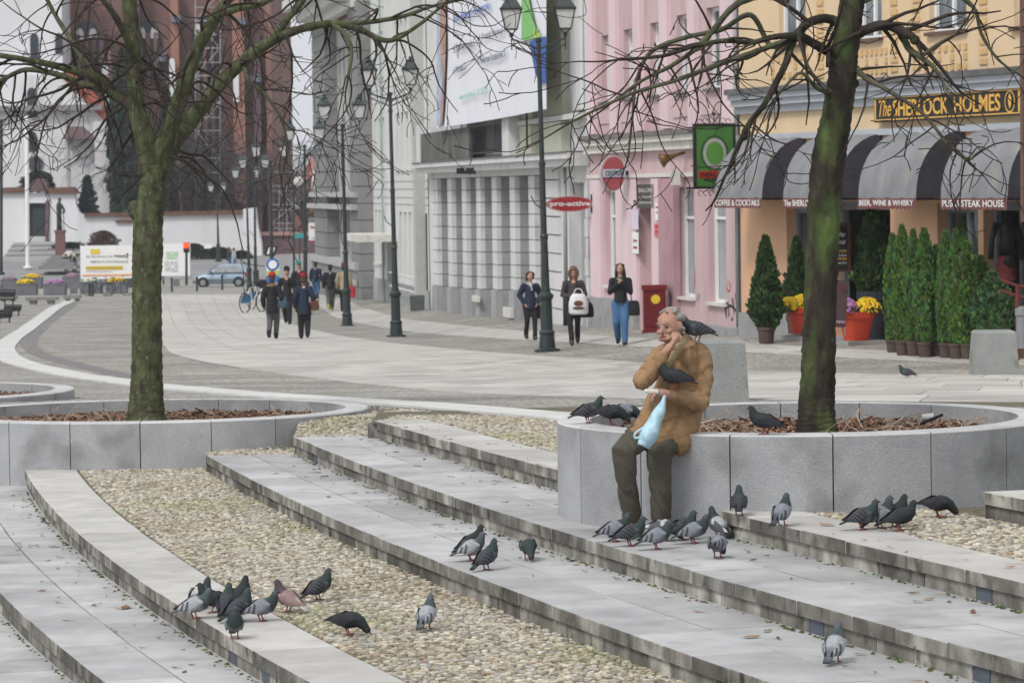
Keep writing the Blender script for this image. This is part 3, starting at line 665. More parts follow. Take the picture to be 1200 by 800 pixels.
def window(F_, par, a, c, e, f, dp=.25, v=0., glass=None, frame=None, fw=.07, mul=1, tr=0, sill=True, vents=0, sillm=None):
    """window set in an opening: frame, pane and sill"""
    b = MB(); y0, y1 = v - dp + .01, v - dp + .07; fr = frame or m_whiteframe
    F_.box(b, a, a + fw, y0, y1, e, f); F_.box(b, c - fw, c, y0, y1, e, f); F_.box(b, a + fw, c - fw, y0, y1, e, e + fw); F_.box(b, a + fw, c - fw, y0, y1, f - fw, f)
    for i in range(mul):
        q = a + (c - a) * (i + 1) / (mul + 1); F_.box(b, q - fw * .6, q + fw * .6, y0, y1 - .005, e + fw, f - fw)
    for i in range(tr):
        z = e + (f - e) * (.72 if tr == 1 else (i + 1) / (tr + 1)); F_.box(b, a + fw, c - fw, y0, y1 - .008, z - fw * .4, z + fw * .4)
    wo_ = ob('window', b, fr, par, world=True)
    b = MB(); F_.box(b, a, c, v - dp - .04, v - dp + .004, e, f); ob('pane', b, glass or m_glass, wo_, world=True)
    if sill:
        b = MB(); F_.box(b, a - .06, c + .06, v - dp + .07, v + .09, e - .05, e + .012); ob('sill', b, sillm or m_zinc, wo_, world=True)
    return wo_
def bld(name, label, F_, zb): p = F_.T((F_.L / 2, 0, zb)); return thing(name, label, 'building', p, 0)
def textmesh(s, size=1., bold=0., extr=.004, sx=1., align='CENTER', sp=1., shear=0.):
    cu = bpy.data.curves.new('lettering', 'FONT'); cu.body = s; cu.size = size; cu.extrude = extr; cu.offset = bold; cu.align_x = align; cu.align_y = 'CENTER'; cu.space_character = sp; cu.shear = shear; cu.resolution_u = 3
    o = bpy.data.objects.new('lettering', cu); COL.objects.link(o); dg = bpy.context.evaluated_depsgraph_get(); me = bpy.data.meshes.new_from_object(o.evaluated_get(dg)); bpy.data.objects.remove(o)
    b = MB(); b.v = [(v.co.x * sx, v.co.y, v.co.z) for v in me.vertices]; b.f = [tuple(p.vertices) for p in me.polygons]; b.mi = [0] * len(b.f); bpy.data.meshes.remove(me); return b
def fit_text(s, w, h, **k):
    b = textmesh(s, 1., **k); a = np.array(b.v); x0, x1, y0, y1 = a[:, 0].min(), a[:, 0].max(), a[:, 1].min(), a[:, 1].max()
    cx, cy = (x0 + x1) / 2, (y0 + y1) / 2; b.v = [((p[0] - cx) * w / (x1 - x0), (p[1] - cy) * h / (y1 - y0), p[2]) for p in b.v]; return b
def letters(b, name, m, par):
    return ob(name, b, m, par, world=True)
def place_text(b, F_, uc_, zc, v, name, m, par, slope=0., flip=1):
    """letters lying in the facade plane; text x runs towards p1 (right in the photo)"""
    b.v = [tuple(F_.T((uc_ + p[0], v + p[2], zc + p[1] + slope * p[0]))) for p in b.v]; return ob(name, b, m, par, world=True)
def place_text_x(b, F_, u, vc, zc, name, m, par):
    """letters on a sign that stands out from the facade and faces the camera (text x runs towards the facade)"""
    b.v = [tuple(F_.T((u + p[2], vc - p[0], zc + p[1]))) for p in b.v]; return ob(name, b, m, par, world=True)
def roof_mass(F_, par, u0, u1, z0, z1, dp, m, mroof=None):
    """the building's body behind the facade and its roof"""
    b = MB(); F_.box(b, u0, u1, -dp, -.45, z0, z1); ob('body', b, m, par, world=True)
    b = MB(); h = 2.5
    v = [F_.T(p) for p in ((u0 - .1, .35, z1), (u1 + .1, .35, z1), (u1 + .1, -dp, z1), (u0 - .1, -dp, z1), (u0 - .1, -dp / 2, z1 + h), (u1 + .1, -dp / 2, z1 + h))]
    b.add(v, [(0, 1, 5, 4), (2, 3, 4, 5), (1, 2, 5), (3, 0, 4), (0, 3, 2, 1)]); ob('roof', b, mroof or M('roof_tiles', (.18, .07, .045), var=.25, scale=4, rough=.8), par, world=True)
# ---------------- pink house
m_pink = M('pink_stucco', (.56, .42, .43), var=.10, scale=1.6, rough=.9, bump=.35, bscale=60, c2=(.50, .34, .36), c2scale=.5, c2amt=.55, stain=((.62, .50, .52), 1.4, .60, .85), stretch=(1, 1, .5))
m_pinkpale = M('pale_pink_stucco', (.68, .53, .56), var=.08, scale=1.3, rough=.9, bump=.2, stain=((.45, .42, .42), 2, .62, .9), stretch=(1, 1, .4))
m_pinkdark = M('dark_pink_stucco', (.42, .26, .29), var=.15, scale=2, rough=.9)
m_cream = M('cream_moulding', (.62, .60, .56), var=.10, scale=3, rough=.85, stain=((.3, .29, .27), 3, .6, .8))
m_plinth = M('grey_plinth', (.30, .30, .30), var=.15, scale=3, rough=.9, bump=.3, bscale=40, stain=((.14, .14, .13), 2, .58, .8))
PK = Fac((1.93, 82.), (4.67, 68.7))
pk = bld('townhouse', 'pink stucco house with pale pilasters, standing between the grey banner building and the pub', PK, -1.1)
zc = PK.z(762, 159); ztop = 10.5
ops = []; wins = []
for x0, x1, yt, yb, xr in ((707, 718, 41, 120, 712), (733, 745, 34, 115, 739), (764, 776, 26, 112, 770), (795, 808, 17, 108, 801), (830, 845, 8, 104, 838)):
    a, c = PK.u(x0), PK.u(x1); e, f = PK.z(xr, yb), PK.z(xr, yt); ops.append((a, c, e, f)); wins.append((a, c, e, f, 1))
    ops.append((a, c, f + 1.6, f + 3.3)); wins.append((a, c, f + 1.6, f + 3.3, 1))
zb0 = -1.6
gops = []
for x0, x1, yt, yb, xr in ((709, 721, 222, 335, 714), (795, 813, 219, 348, 801), (830, 850, 217, 355, 838)):
    a, c = PK.u(x0), PK.u(x1); e, f = PK.z(xr, yb), PK.z(xr, yt); gops.append((a, c, e, f)); wins.append((a, c, e, f, 0))
da, dc_ = PK.u(749), PK.u(766); dz0, dz1 = PK.z(758, 386), PK.z(758, 242); gops.append((da, dc_, dz0, dz1, .55))
b = wall_mb(PK, 0, PK.L, zb0, ztop, ops + gops, .22); PK.box(b, PK.L - .002, PK.L + .001, -8, -.001, zb0, ztop); ob('wall', b, m_pink, pk, world=True)
roof_mass(PK, pk, 0.01, PK.L - .02, zb0, ztop, 9, m_pink)
for a, c, e, f, up in wins: window(PK, pk, a, c, e, f, .2, mul=0 if up else 0, tr=1, glass=m_paleglass if not up else m_glass, sillm=m_zinc if up else m_cream)
b = MB()
for x0, x1 in ((693.5, 701), (720, 728), (748, 757), (779, 789), (812, 821), (851, 871)): PK.box(b, PK.u(x0) + .01, PK.u(x1) - .01, .0, .10, zc + .12, ztop)
for x0, x1 in ((694, 706), (724, 748), (766, 778)): PK.box(b, PK.u(x0) + .01, PK.u(x1) - .01, .0, .07, zb0, zc - .95)
ob('pilaster', b, m_pinkpale, pk, world=True)
for x0, x1 in ((702, 719), (729, 747), (758, 778), (790, 811), (822, 850)):
    b = MB(); PK.box(b, PK.u(x0) + .05, PK.u(x1) - .05, 0, .03, zc + .35, PK.z((x0 + x1) / 2, 132 - (x0 - 700) * .06)); ob('apron_panel', b, m_pinkdark if 0 else m_pink, pk, world=True)
b = MB()
PK.box(b, 0, PK.L, 0, .30, zc - .02, zc + .08); ob('cornice', b, M('weathered_zinc', (.17, .16, .15), var=.25, scale=3), pk, world=True)
b = MB(); PK.box(b, 0, PK.L, 0, .24, zc - .16, zc - .023); PK.box(b, 0, PK.L, 0, .16, zc - .34, zc - .163); PK.box(b, 0, PK.L, 0, .09, zc - .93, zc - .84); ob('moulding', b, m_cream, pk, world=True)
b = MB(); PK.box(b, PK.u(778), PK.u(796), 0, .14, zb0, zc - .96); ob('corner_pier', b, m_pinkdark, pk, world=True)
b = MB()
for x0, x1 in ((694, 748), (766, 871)): PK.box(b, PK.u(x0), PK.u(x1), .0, .16, zb0, PK.z(735, 352) if x0 == 694 else PK.z(820, 378))
ob('plinth', b, m_plinth, pk, world=True)
b = MB(); PK.box(b, da, dc_, -.6, -.5, dz0, dz1); o = ob('door', b, M('dusty_mauve_door', (.16, .12, .135), var=.12, rough=.6), pk, world=True)
b = MB(); PK.box(b, da + .25, dc_ - .25, -.5, -.46, dz0 + 1.2, dz1 - .5); ob('pane', b, m_glass, o, world=True)
b = MB()
for i in range(2): PK.box(b, da - .35, dc_ + .35, .0 if 0 else .16, .95 - i * .35, dz0 - .36 + i * .17, dz0 - .2 + i * .17)
ob('doorstep', b, m_plinth, pk, world=True)
# graffiti strokes on the pink wall
def graff(F_, par, lst, col, w=.03, name='graffiti'):
    b = MB()
    for st in lst:
        pts = [F_.T((*F_.uz(x, y, .165 if 0 else .012)[:1], .012, F_.uz(x, y, .012)[1])) for x, y in st]; pts = spline(pts, 4)
        for i in range(len(pts) - 1):
            p, q = pts[i], pts[i + 1]; d3 = Vector((F_.d.x, F_.d.y, 0)); off_ = (Vector((0, 0, 1)) + d3 * .8) * w / 2
            b.add([p - off_, q - off_, q + off_, p + off_], [(0, 1, 2, 3)])
    return ob(name, b, M('graffiti_' + name + str(int(col[0] * 999)), col, var=.2, rough=.7), par, world=True)
graff(PK, pk, [[(850, 352), (851, 372), (850, 358), (853, 356), (854, 370), (856, 360), (858, 350), (860, 368), (857, 374), (861, 352), (862, 344), (863, 372), (864, 388)], [(849, 362), (856, 358), (864, 366)]], (.03, .025, .03), .05)
graff(PK, pk, [[(852, 326), (851, 336), (853, 341), (856, 337), (854, 330)], [(814, 315), (814, 338)]], (.50, .12, .08), .04)
graff(PK, pk, [[(817, 343), (817, 352), (820, 345), (819, 356)]], (.15, .20, .5), .04)
# door board, posters
def board(name, label, cat, F_, x0, x1, yt, yb, m, v=.1, th=.05, par=None, group=None):
    xr = (x0 + x1) / 2; b = MB(); F_.pbox(b, x0, x1, yt, yb, v, v + th, xr=xr)
    if par is None:
        o = ob(name, b, m, None, world=True); tag(o, label, cat, group)
        return o
    return ob(name, b, m, par, world=True)
m_black = M('black_paint', (.02, .02, .022), var=.2, rough=.5); m_white = M('white_print', (.78, .78, .77), var=.04, rough=.6); m_red = M('dark_red_paint', (.30, .03, .035), var=.12, rough=.45)
db = board('notice_board', 'dark board with pale lettering fixed above the mauve door of the pink house', 'sign', PK, 746, 766, 216, 244, M('dark_board', (.07, .065, .06), var=.2, rough=.6), v=.02)
def faclines(F_, par, x0, x1, rows, m, v, name='lettering', seed=1, txt=None):
    rr_ = random.Random(seed)
    for i, (yc, h, s) in enumerate(rows):
        xr = (x0 + x1) / 2; u0, u1 = F_.u(x0, v), F_.u(x1, v); z = F_.z(xr, yc, v); hh = abs(F_.z(xr, yc - h / 2, v) - F_.z(xr, yc + h / 2, v))
        place_text(fit_text(s, abs(u1 - u0), hh, extr=.003, bold=.01), F_, (u0 + u1) / 2, z, v, name, m, par)
faclines(PK, db, 748, 764, [(223, 5, 'SALON'), (231, 4, 'fryzjerski'), (238, 3, 'zapraszamy')], M('grey_print', (.45, .45, .43)), .073)
for lab, x0, x1, yt, yb, mm, rows in (('white notice with lines of print beside the mauve door', 767, 776, 238, 258, m_white, [(243, 3, 'UWAGA'), (249, 2, 'godziny otwarcia')]),
    ('small red and white notices below the white one, right of the mauve door', 766, 775, 262, 277, M('pink_print', (.60, .16, .17)), [(266, 2.5, 'WEJSCIE'), (272, 2.5, 'INFORMACJA')]),
    ('lilac poster on the pale pilaster left of the mauve door', 740, 747, 246, 269, M('lilac_print', (.62, .58, .70)), []),
    ('white poster with red lettering below the lilac poster', 740, 747, 272, 297, m_white, [(282, 5, 'Jana'), (290, 3, 'ZAPRASZA')])):
    o = board('poster', lab, 'poster', PK, x0, x1, yt, yb, mm, v=.08, th=.015)
    if rows: faclines(PK, o, x0 + 1, x1 - 1, rows, m_red if 'white' in lab else m_black, .0975)
# round red road sign with blue text plate
sg = PK; uc_ = PK.u(719, .45); zc_ = PK.z(719, 203, .45)
t = thing('round_sign', 'round red advertising sign with a silver plate across it, on the pink wall', 'sign', PK.T((uc_, .45, zc_ - .3)), 0)
b = MB(); n = 28; rr_ = .29; m_rsign = M('faded_red', (.33, .075, .085), var=.1, rough=.5)
ring = [(math.cos(2 * math.pi * k / n) * rr_, math.sin(2 * math.pi * k / n) * rr_ * 1.28) for k in range(n)]
b.prism(ring, -.06, .06, T=lambda p: PK.T((uc_ + p.z, .45 - p.x * .9, zc_ + p.y))); ob('disc', b, m_rsign, t, world=True)
b = MB(); b.prism([(x * 1.1, y * 1.1) for x, y in ring], -.2, -.061, T=lambda p: PK.T((uc_ + p.z, .45 - p.x * .9, zc_ + p.y))); ob('rim', b, M('silver_paint', (.5, .5, .52), metal=.3, rough=.4), t, world=True)
b = MB(); b.box(-.29, .29, -.09, .09, .062, .09, T=lambda p: PK.T((uc_ + p.z, .45 - p.x * .9, zc_ + p.y))); pl = ob('plate', b, M('silver_blue', (.42, .46, .55)), t, world=True)
place_text_x(fit_text('CENTRUM', .42, .11, extr=.004), PK, uc_ + .095, .45, zc_, 'lettering', m_black, pl)
b = MB(); b.prism([(-.1, -.1), (.1, -.1), (.1, .1), (-.1, .1)], 0, 1, T=lambda p: PK.T((uc_ - .1 + p.x * .4, .08 + p.z * .3, zc_ + p.y * .5))); ob('bracket', b, m_black, t, world=True)
board('red_panel', None, None, PK, 706, 734, 203, 219, m_rsign, v=.03, th=.03, par=t)
# horn shaped wall ornament, wall box, drainpipe
t = thing('wall_horn', 'golden brown horn hanging on the pink wall under the cornice', 'horn', PK.T((PK.u(787, .35), .35, PK.z(787, 185, .35))), 0)
b = MB(); hp = [PK.T((PK.u(787, .35), .35 + d_, PK.z(787, 183 + y_, .35))) for d_, y_ in ((.22, 5), (.12, 3), (.0, 1), (-.12, -1.5), (-.3, -4))]; b.tube(hp, [.17, .10, .06, .04, .03], 14); ob('horn', b, M('brass_horn', (.18, .10, .04), var=.2, metal=.5, rough=.4), t, world=True, smooth=True)
o = board('alarm_box', 'small cream alarm box on the pink wall at the corner pier', 'alarm box', PK, 786, 791, 200, 217, m_cream, v=.15, th=.12)
b = MB(); u_ = PK.L + .06; b.tube([PK.T((u_, .12, -.5)), PK.T((u_, .12, ztop))], .055, 10); o = ob('drainpipe', b, M('grey_pipe', (.35, .36, .36), var=.1, rough=.5), None, world=True, smooth=True); tag(o, 'grey drainpipe running down the joint of the pink house and the pub', 'drainpipe')
# ---------------- pub
PB = Fac((4.62, 68.4), (10.1, 52.4))
m_ochre = M('ochre_stucco', (.66, .51, .33), var=.06, scale=1.5, rough=.9, bump=.3, bscale=50, stain=((.42, .35, .25), 1.8, .66, .95), stretch=(1, 1, .5))
m_peach = M('peach_stucco', (.64, .40, .25), var=.06, scale=1.5, rough=.9, bump=.3, bscale=50)
m_bluegrey = M('blue_grey_moulding', (.42, .45, .49), var=.06, scale=2, rough=.8)
m_brownsill = M('brown_sill', (.13, .075, .06), var=.2, rough=.6)
pb = bld('pub_building', 'ochre and peach pub building on the right with striped grey awnings', PB, -.9)
zk = PB.z(1050, 94); zb0 = -1.3; ztop = 9.5
ops = []; wins = []
for x0, x1, yb in ((915, 946, 53), (1006, 1035, 46), (1091, 1134, 37), (1190, 1240, 30)):
    a, c = PB.u(x0), PB.u(x1); e = PB.z((x0 + x1) / 2, yb); ops += [(a, c, e, e + 1.9), (a, c, e + 3.4, e + 5.3)]; wins += [(a, c, e, e + 1.9), (a, c, e + 3.4, e + 5.3)]
gz = lambda x, y: PB.z(x, y)
g = []
for x0, x1, yt, yb in ((921, 965, 240, 322), (975, 1043, 236, 400), (1098, 1146, 238, 400), (1152, 1215, 236, 400)):
    a, c = PB.u(x0), PB.u(x1); g.append((a, c, max(PB.z((x0 + x1) / 2, yb), zb0), PB.z((x0 + x1) / 2, yt), .3))
b = wall_mb(PB, 0, PB.L, zk - .9, ztop, ops, .2); ob('upper_wall', b, m_ochre, pb, world=True)
b = wall_mb(PB, 0, PB.L, zb0, zk - .9, g, .3); ob('lower_wall', b, m_peach, pb, world=True)
b = MB(); PB.box(b, -.001, .0, -.1, -.01, zb0, ztop)
roof_mass(PB, pb, 0.02, PB.L, zk, ztop, 9, m_ochre)
for w_ in wins: window(PB, pb, *w_, .17, mul=1, sillm=m_brownsill, glass=M('lace_curtain_glass', (.13, .15, .17), var=.5, scale=2.2, rough=.15))
b = MB(); PB.box(b, 0, PB.L, 0, .34, zk - .06, zk + .05); ob('cornice', b, M('lead_grey', (.12, .12, .125), var=.2), pb, world=True)
b = MB(); PB.box(b, 0, PB.L, 0, .27, zk - .17, zk - .063); PB.box(b, 0, PB.L, 0, .2, zk - .3, zk - .173); PB.box(b, 0, PB.L, 0, .1, zk - .44, zk - .303); PB.box(b, 0, PB.L, 0, .07, zk - .98, zk - .86); PB.box(b, 0, PB.L, 0, .09, PB.z(1120, 148) - .1, PB.z(1120, 148)); ob('moulding', b, m_bluegrey, pb, world=True)
m_lines = M('ochre_relief', (.58, .40, .20), var=.1, rough=.9)
for x0, x1, yt, yb in ((905, 952, 62, 92), (1004, 1044, 55, 88), (1085, 1138, 50, 84)):
    b = MB(); u0, u1 = PB.u(x0), PB.u(x1); z1, z0 = PB.z((x0 + x1) / 2, yt), PB.z((x0 + x1) / 2, yb); nn = 7
    for i in range(nn):
        for j in range(3):
            if j == 1 and i % 2: continue
            b = MB(); PB.box(b, u0 + (u1 - u0) * (i + .12) / nn, u0 + (u1 - u0) * (i + .62) / nn, 0, .03, z0 + (z1 - z0) * (j + .1) / 3, z0 + (z1 - z0) * (j + .75) / 3); ob('relief_block', b, m_lines, pb, world=True)
for x0 in (960, 1046, 1072, 1150):
    b = MB(); u0 = PB.u(x0)
    for i in range(12): z = zk + .15 + i * .17; b = MB(); PB.box(b, u0, u0 + .28, 0, .03, z, z + .1); ob('relief_block', b, m_lines, pb, world=True)
b = MB(); PB.box(b, 0, PB.u(921), 0, .08, zb0, PB.z(900, 368)); PB.box(b, PB.u(921), PB.u(965), .0, .08, zb0, PB.z(940, 350)); ob('plinth', b, m_plinth, pb, world=True)
# shop windows and the dark interior
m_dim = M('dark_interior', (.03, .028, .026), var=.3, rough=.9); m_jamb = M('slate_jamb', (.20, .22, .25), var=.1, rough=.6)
for i, (a, c, e, f, d_) in enumerate(g):
    b = MB(); PB.box(b, a, c, -2.6, -2.5, e - .3, f + .2); PB.box(b, a - .4, a - .31, -2.5, -.32, e, f); PB.box(b, c + .31, c + .4, -2.5, -.32, e, f); PB.box(b, a - .3, c + .3, -2.5, -.31, f + .01, f + .1); ob('interior', b, m_dim, pb, world=True)
    fr = MB(); w_ = .10
    for p, q in ((a, a + w_), (c - w_, c), ((a + c) / 2 - .05, (a + c) / 2 + .05)): PB.box(fr, p, q, -.3, -.2, e, f)
    PB.box(fr, a + w_, c - w_, -.3, -.2, f - .16, f)
    if i == 0: PB.box(fr, a + w_, c - w_, -.3, -.2, e, e + .1)
    wf = ob('window', fr, m_jamb, pb, world=True)
    if i in (0, 2):
        q = MB(); PB.box(q, a + w_, c - w_, -.27, -.25, e + .1, f - .16); ob('pane', q, m_glass, wf, world=True)
# entrance steps
for i, (x0, x1) in enumerate(((936, 1052), (944, 1046))):
    b = MB(); e = PB.z(1000, 403) + .0; PB.box(b, PB.u(x0), PB.u(x1), .09, 1.3 - .4 * i, e - .2 + .17 * i, e - .03 + .17 * i); ob('doorstep', b, m_plinth, pb, world=True)
# awnings
m_awn = M('grey_awning_canvas', (.215, .22, .235), var=.16, scale=2.2, rough=.8, bump=.4, bscale=7, stain=((.30, .31, .25), 1.6, .55, .85), stretch=(1.4, 1.4, .8))
m_awnd = M('dark_awning_canvas', (.045, .045, .058), var=.25, scale=3, rough=.75, bump=.3, bscale=9); m_val = M('oxblood_valance', (.16, .065, .06), var=.12, scale=5, rough=.8)
PR = .92
labs = ['COFFEE & COCKTAILS', 'The SHERLOCK HOLMES', 'BEER, WINE & WHISKY', 'PUB & STEAK HOUSE']
for i, (x0, x1) in enumerate(((838, 893), (918, 980.5), (1006, 1074), (1103, 1181), (1207, 1285))):
    yb = 232.5; u0, u1 = PB.u(x0, PR, yb), PB.u(x1, PR, yb); zb_ = PB.z((x0 + x1) / 2, yb, PR); H = 1.16
    lab = ['grey barrel awning with dark end panel and valance reading COFFEE & COCKTAILS', 'grey barrel awning partly behind the dark tree trunk, valance beginning SHERLO', 'grey barrel awning with valance reading BEER, WINE & WHISKY', 'grey barrel awning with valance reading PUB & STEAK HOUSE', 'last grey barrel awning, only its dark edge at the right border'][i]
    t = thing('awning', lab, 'awning', PB.T(((u0 + u1) / 2, 0, zb_)), 0, 'awnings over the pub windows')
    arc = [(PR * math.cos(a), H * math.sin(a) ** .95 if a > 0 else 0) for a in np.linspace(0, math.pi / 2, 11)]
    b = MB(); nu = 9; rr_ = random.Random(i)
    for k in range(nu):
        u = u0 + (u1 - u0) * k / (nu - 1); sag = .018 * math.sin(k * 2.9 + i)
        for v_, z_ in arc: b.v.append(tuple(PB.T((u, v_ * (1 - abs(sag) * .6) + .012, zb_ + z_ + sag * .8))))
    m_ = len(arc)
    for k in range(nu - 1):
        for j in range(m_ - 1): b.f.append((k * m_ + j, (k + 1) * m_ + j, (k + 1) * m_ + j + 1, k * m_ + j + 1)); b.mi.append(0)
    ob('canopy', b, m_awn, t, world=True, smooth=True)
    for u in (u0 + .01, u1 - .01):
        b = MB(); v_ = [PB.T((u, a * .995, zb_ + z_ * .995)) for a, z_ in arc] + [PB.T((u, .01, zb_))]; b.add(v_, [tuple(range(len(v_)))])
        b2 = [PB.T((u + .012, a * .995, zb_ + z_ * .995)) for a, z_ in arc] + [PB.T((u + .012, .01, zb_))]; b.add(b2, [tuple(range(len(b2)))]); ob('end_panel', b, m_awnd, t, world=True)
    b = MB(); n_ = 14; hv = .17
    for k in range(n_ * 2 + 1):
        u = u0 + (u1 - u0) * k / (2 * n_); b.v += [tuple(PB.T((u, PR + .014, zb_))), tuple(PB.T((u, PR + .016, zb_ - hv - (.028 if k % 2 else 0))))]
    b.f = [(2 * k, 2 * k + 1, 2 * k + 3, 2 * k + 2) for k in range(2 * n_)]; b.mi = [0] * len(b.f)
    va = ob('valance', b, m_val, t, world=True)
    if i < 4: place_text(fit_text(labs[i], abs(u1 - u0) * .93, .115, bold=.006, extr=.002), PB, (u0 + u1) / 2, zb_ - .085, PR + .024, 'lettering', m_white, va)
    b = MB()
    for u in (u0 + .03, (u0 + u1) / 2, u1 - .03): b.tube([PB.T((u, .02, zb_ - .02)), PB.T((u, PR - .02, zb_ - .02))], .014, 6)
    b.tube([PB.T((u0, PR - .02, zb_ - .01)), PB.T((u1, PR - .02, zb_ - .01))], .018, 6); ob('frame', b, m_black, t, world=True)
# fascia sign
m_gold = M('gold_paint', (.72, .42, .09), var=.12, rough=.45)
t = thing('fascia_sign', 'long black fascia board with gold letters The SHERLOCK HOLMES', 'sign', PB.T((PB.u(1110, .12), .12, PB.z(1110, 139, .12))), 0)
u0, u1 = PB.u(1025, .15), PB.u(1197, .15); z0, z1 = PB.z(1110, 139.5, .15), PB.z(1110, 107.5, .15)
b = MB(); PB.box(b, u0, u1, .10, .15, z0, z1); ob('board', b, m_black, t, world=True)
b = MB(); e = .03
for a, c, d_, f in ((u0 + e, u1 - e, z0 + e, z0 + 2 * e - .008), (u0 + e, u1 - e, z1 - 2 * e + .008, z1 - e), (u0 + e, u0 + 3 * e, z0 + 2 * e, z1 - 2 * e), (u1 - 3 * e, u1 - e, z0 + 2 * e, z1 - 2 * e)): PB.box(b, a, c, .15, .156, d_, f)
ob('border', b, m_gold, t, world=True)
W_ = u1 - u0; h_ = z1 - z0; zc_ = (z0 + z1) / 2
UX = lambda x: PB.u(x, .156)
place_text(fit_text('The', UX(1045) - UX(1031), h_ * .62, shear=.35, bold=.006, extr=.004), PB, (UX(1045) + UX(1031)) / 2, zc_ + .01, .156, 'lettering', m_gold, t)
place_text(fit_text('SHERLOCK', UX(1112) - UX(1047.5), h_ * .62, bold=.012, extr=.006), PB, (UX(1112) + UX(1047.5)) / 2, zc_, .158, 'lettering', m_gold, t)
place_text(fit_text('HOLMES', UX(1173) - UX(1119), h_ * .62, bold=.012, extr=.006), PB, (UX(1173) + UX(1119)) / 2, zc_, .158, 'lettering', m_gold, t)
b = MB(); n = 28; uc_ = UX(1184); ru = (UX(1190) - UX(1178)) / 2
for r0, r1 in ((1., .86),):
    for k in range(n):
        a, c = 2 * math.pi * k / n, 2 * math.pi * (k + 1) / n
        b.add([PB.T((uc_ + ru * q * math.cos(w_), .157, zc_ + h_ * .40 * q * math.sin(w_))) for w_, q in ((a, r0), (c, r0), (c, r1), (a, r1))], [(0, 1, 2, 3)])
b.add([PB.T((uc_ + ru * .5 * x, .158, zc_ + h_ * .3 * y)) for x, y in ((0, 1), (.7, .4), (.55, -.3), (0, -.9), (-.55, -.3), (-.7, .4))], [(0, 1, 2, 3, 4, 5)])
ob('oval_emblem', b, m_gold, t, world=True)
# green hanging sign (portrait replaced by plain geometric shapes)
uS = PB.u(836, .75, 183); uS = .25
vA, vB = None, None
def v_at(F_, u, px, py):
    r = ray(px, py); a = F_.o + F_.d * u; M_ = np.array([[r.x, -F_.n.x], [r.y, -F_.n.y]]); t_, v_ = np.linalg.solve(M_, np.array([a.x, a.y])); return v_, CAMZ + r.z * t_
vL, zT = v_at(PB, uS, 812, 145); vR, zB = v_at(PB, uS, 862, 221)
vm, zm = (vL + vR) / 2, (zT + zB) / 2; hw = (vL - vR) / 2; hh = (zT - zB) / 2
t = thing('hanging_sign', 'green pub sign in a black frame hanging out over the pavement, red and green lettering', 'sign', PB.T((uS, vm, zB)), 0)
XT = lambda p: PB.T((uS + p.z, vm - p.x, zm + p.y))
b = MB(); f_ = .05
for a, c, d_, e in ((-hw, -hw + f_, -hh, hh), (hw - f_, hw, -hh, hh), (-hw + f_, hw - f_, -hh, -hh + f_), (-hw + f_, hw - f_, hh - f_, hh)): b.prism([(a, d_), (c, d_), (c, e), (a, e)], -.03, .035, T=XT)
b.tube([XT(Vector((hw + .3, -hh + .02, 0))), XT(Vector((-hw - .15, -hh + .02, 0)))], .018, 6); b.tube([XT(Vector((hw + .3, hh - .05, 0))), XT(Vector((hw - .02, hh - .05, 0)))], .018, 6)
ob('frame', b, m_black, t, world=True)
b = MB(); b.prism([(-hw + f_, -hh + f_), (hw - f_, -hh + f_), (hw - f_, hh - f_), (-hw + f_, hh - f_)], -.02, .015, T=XT); pn = ob('panel', b, M('green_sign', (.06, .18, .04), var=.15, scale=4, rough=.6), t, world=True)
def shape(poly, z, m, name='painted_shape', par=None): b = MB(); b.prism(poly, z, z + .004, T=XT); ob(name, b, m, par or pn, world=True)
k = hw / .38
el = lambda cx, cy, rx, ry: [(cx + rx * math.cos(2 * math.pi * q / 20), cy + ry * math.sin(2 * math.pi * q / 20)) for q in range(20)]
shape(el(0, .06, .26 * k, .36), .016, M('dark_green_print', (.03, .10, .02)))
shape(el(0, .06, .21 * k, .30), .021, M('grey_lilac_print', (.36, .35, .34)))
shape(el(0, .06, .16 * k, .23), .026, M('mid_green_print', (.09, .26, .05)))
shape([(-.30 * k, -.43), (.30 * k, -.43), (.30 * k, -.29), (-.30 * k, -.29)], .028, M('red_print', (.45, .03, .02)))
place_text_x(fit_text('SHERLOCK', hw * 1.45, .10, bold=.02, extr=.002), PB, uS + .034, vm, zm - .36, 'lettering', m_black, pn)
place_text_x(fit_text('HOLMES', hw * 1.0, .07, bold=.02, extr=.002), PB, uS + .02, vm, zm - .47, 'lettering', m_black, pn)
for sx in (-1, 1):
    for q in range(3):
        for r0, r1, cy in ((.055, .05, hh + .07 - .015 * q), (.05, .05, -hh - .08)):
            b = MB(); c0 = Vector((sx * (.08 + .13 * q) * .9, cy, 0)); b.tube([XT(c0 + Vector((math.cos(a) * r0, math.sin(a) * r1, 0))) for a in np.linspace(0, 5, 10)], .008, 5); ob('scroll', b, m_black, t, world=True)
b = MB(); b.ball(XT(Vector((0, hh + .19, 0))), .035, n=8, m=6); b.tube([XT(Vector((0, hh, 0))), XT(Vector((0, hh + .18, 0)))], .01, 5); ob('finial', b, m_black, t, world=True)
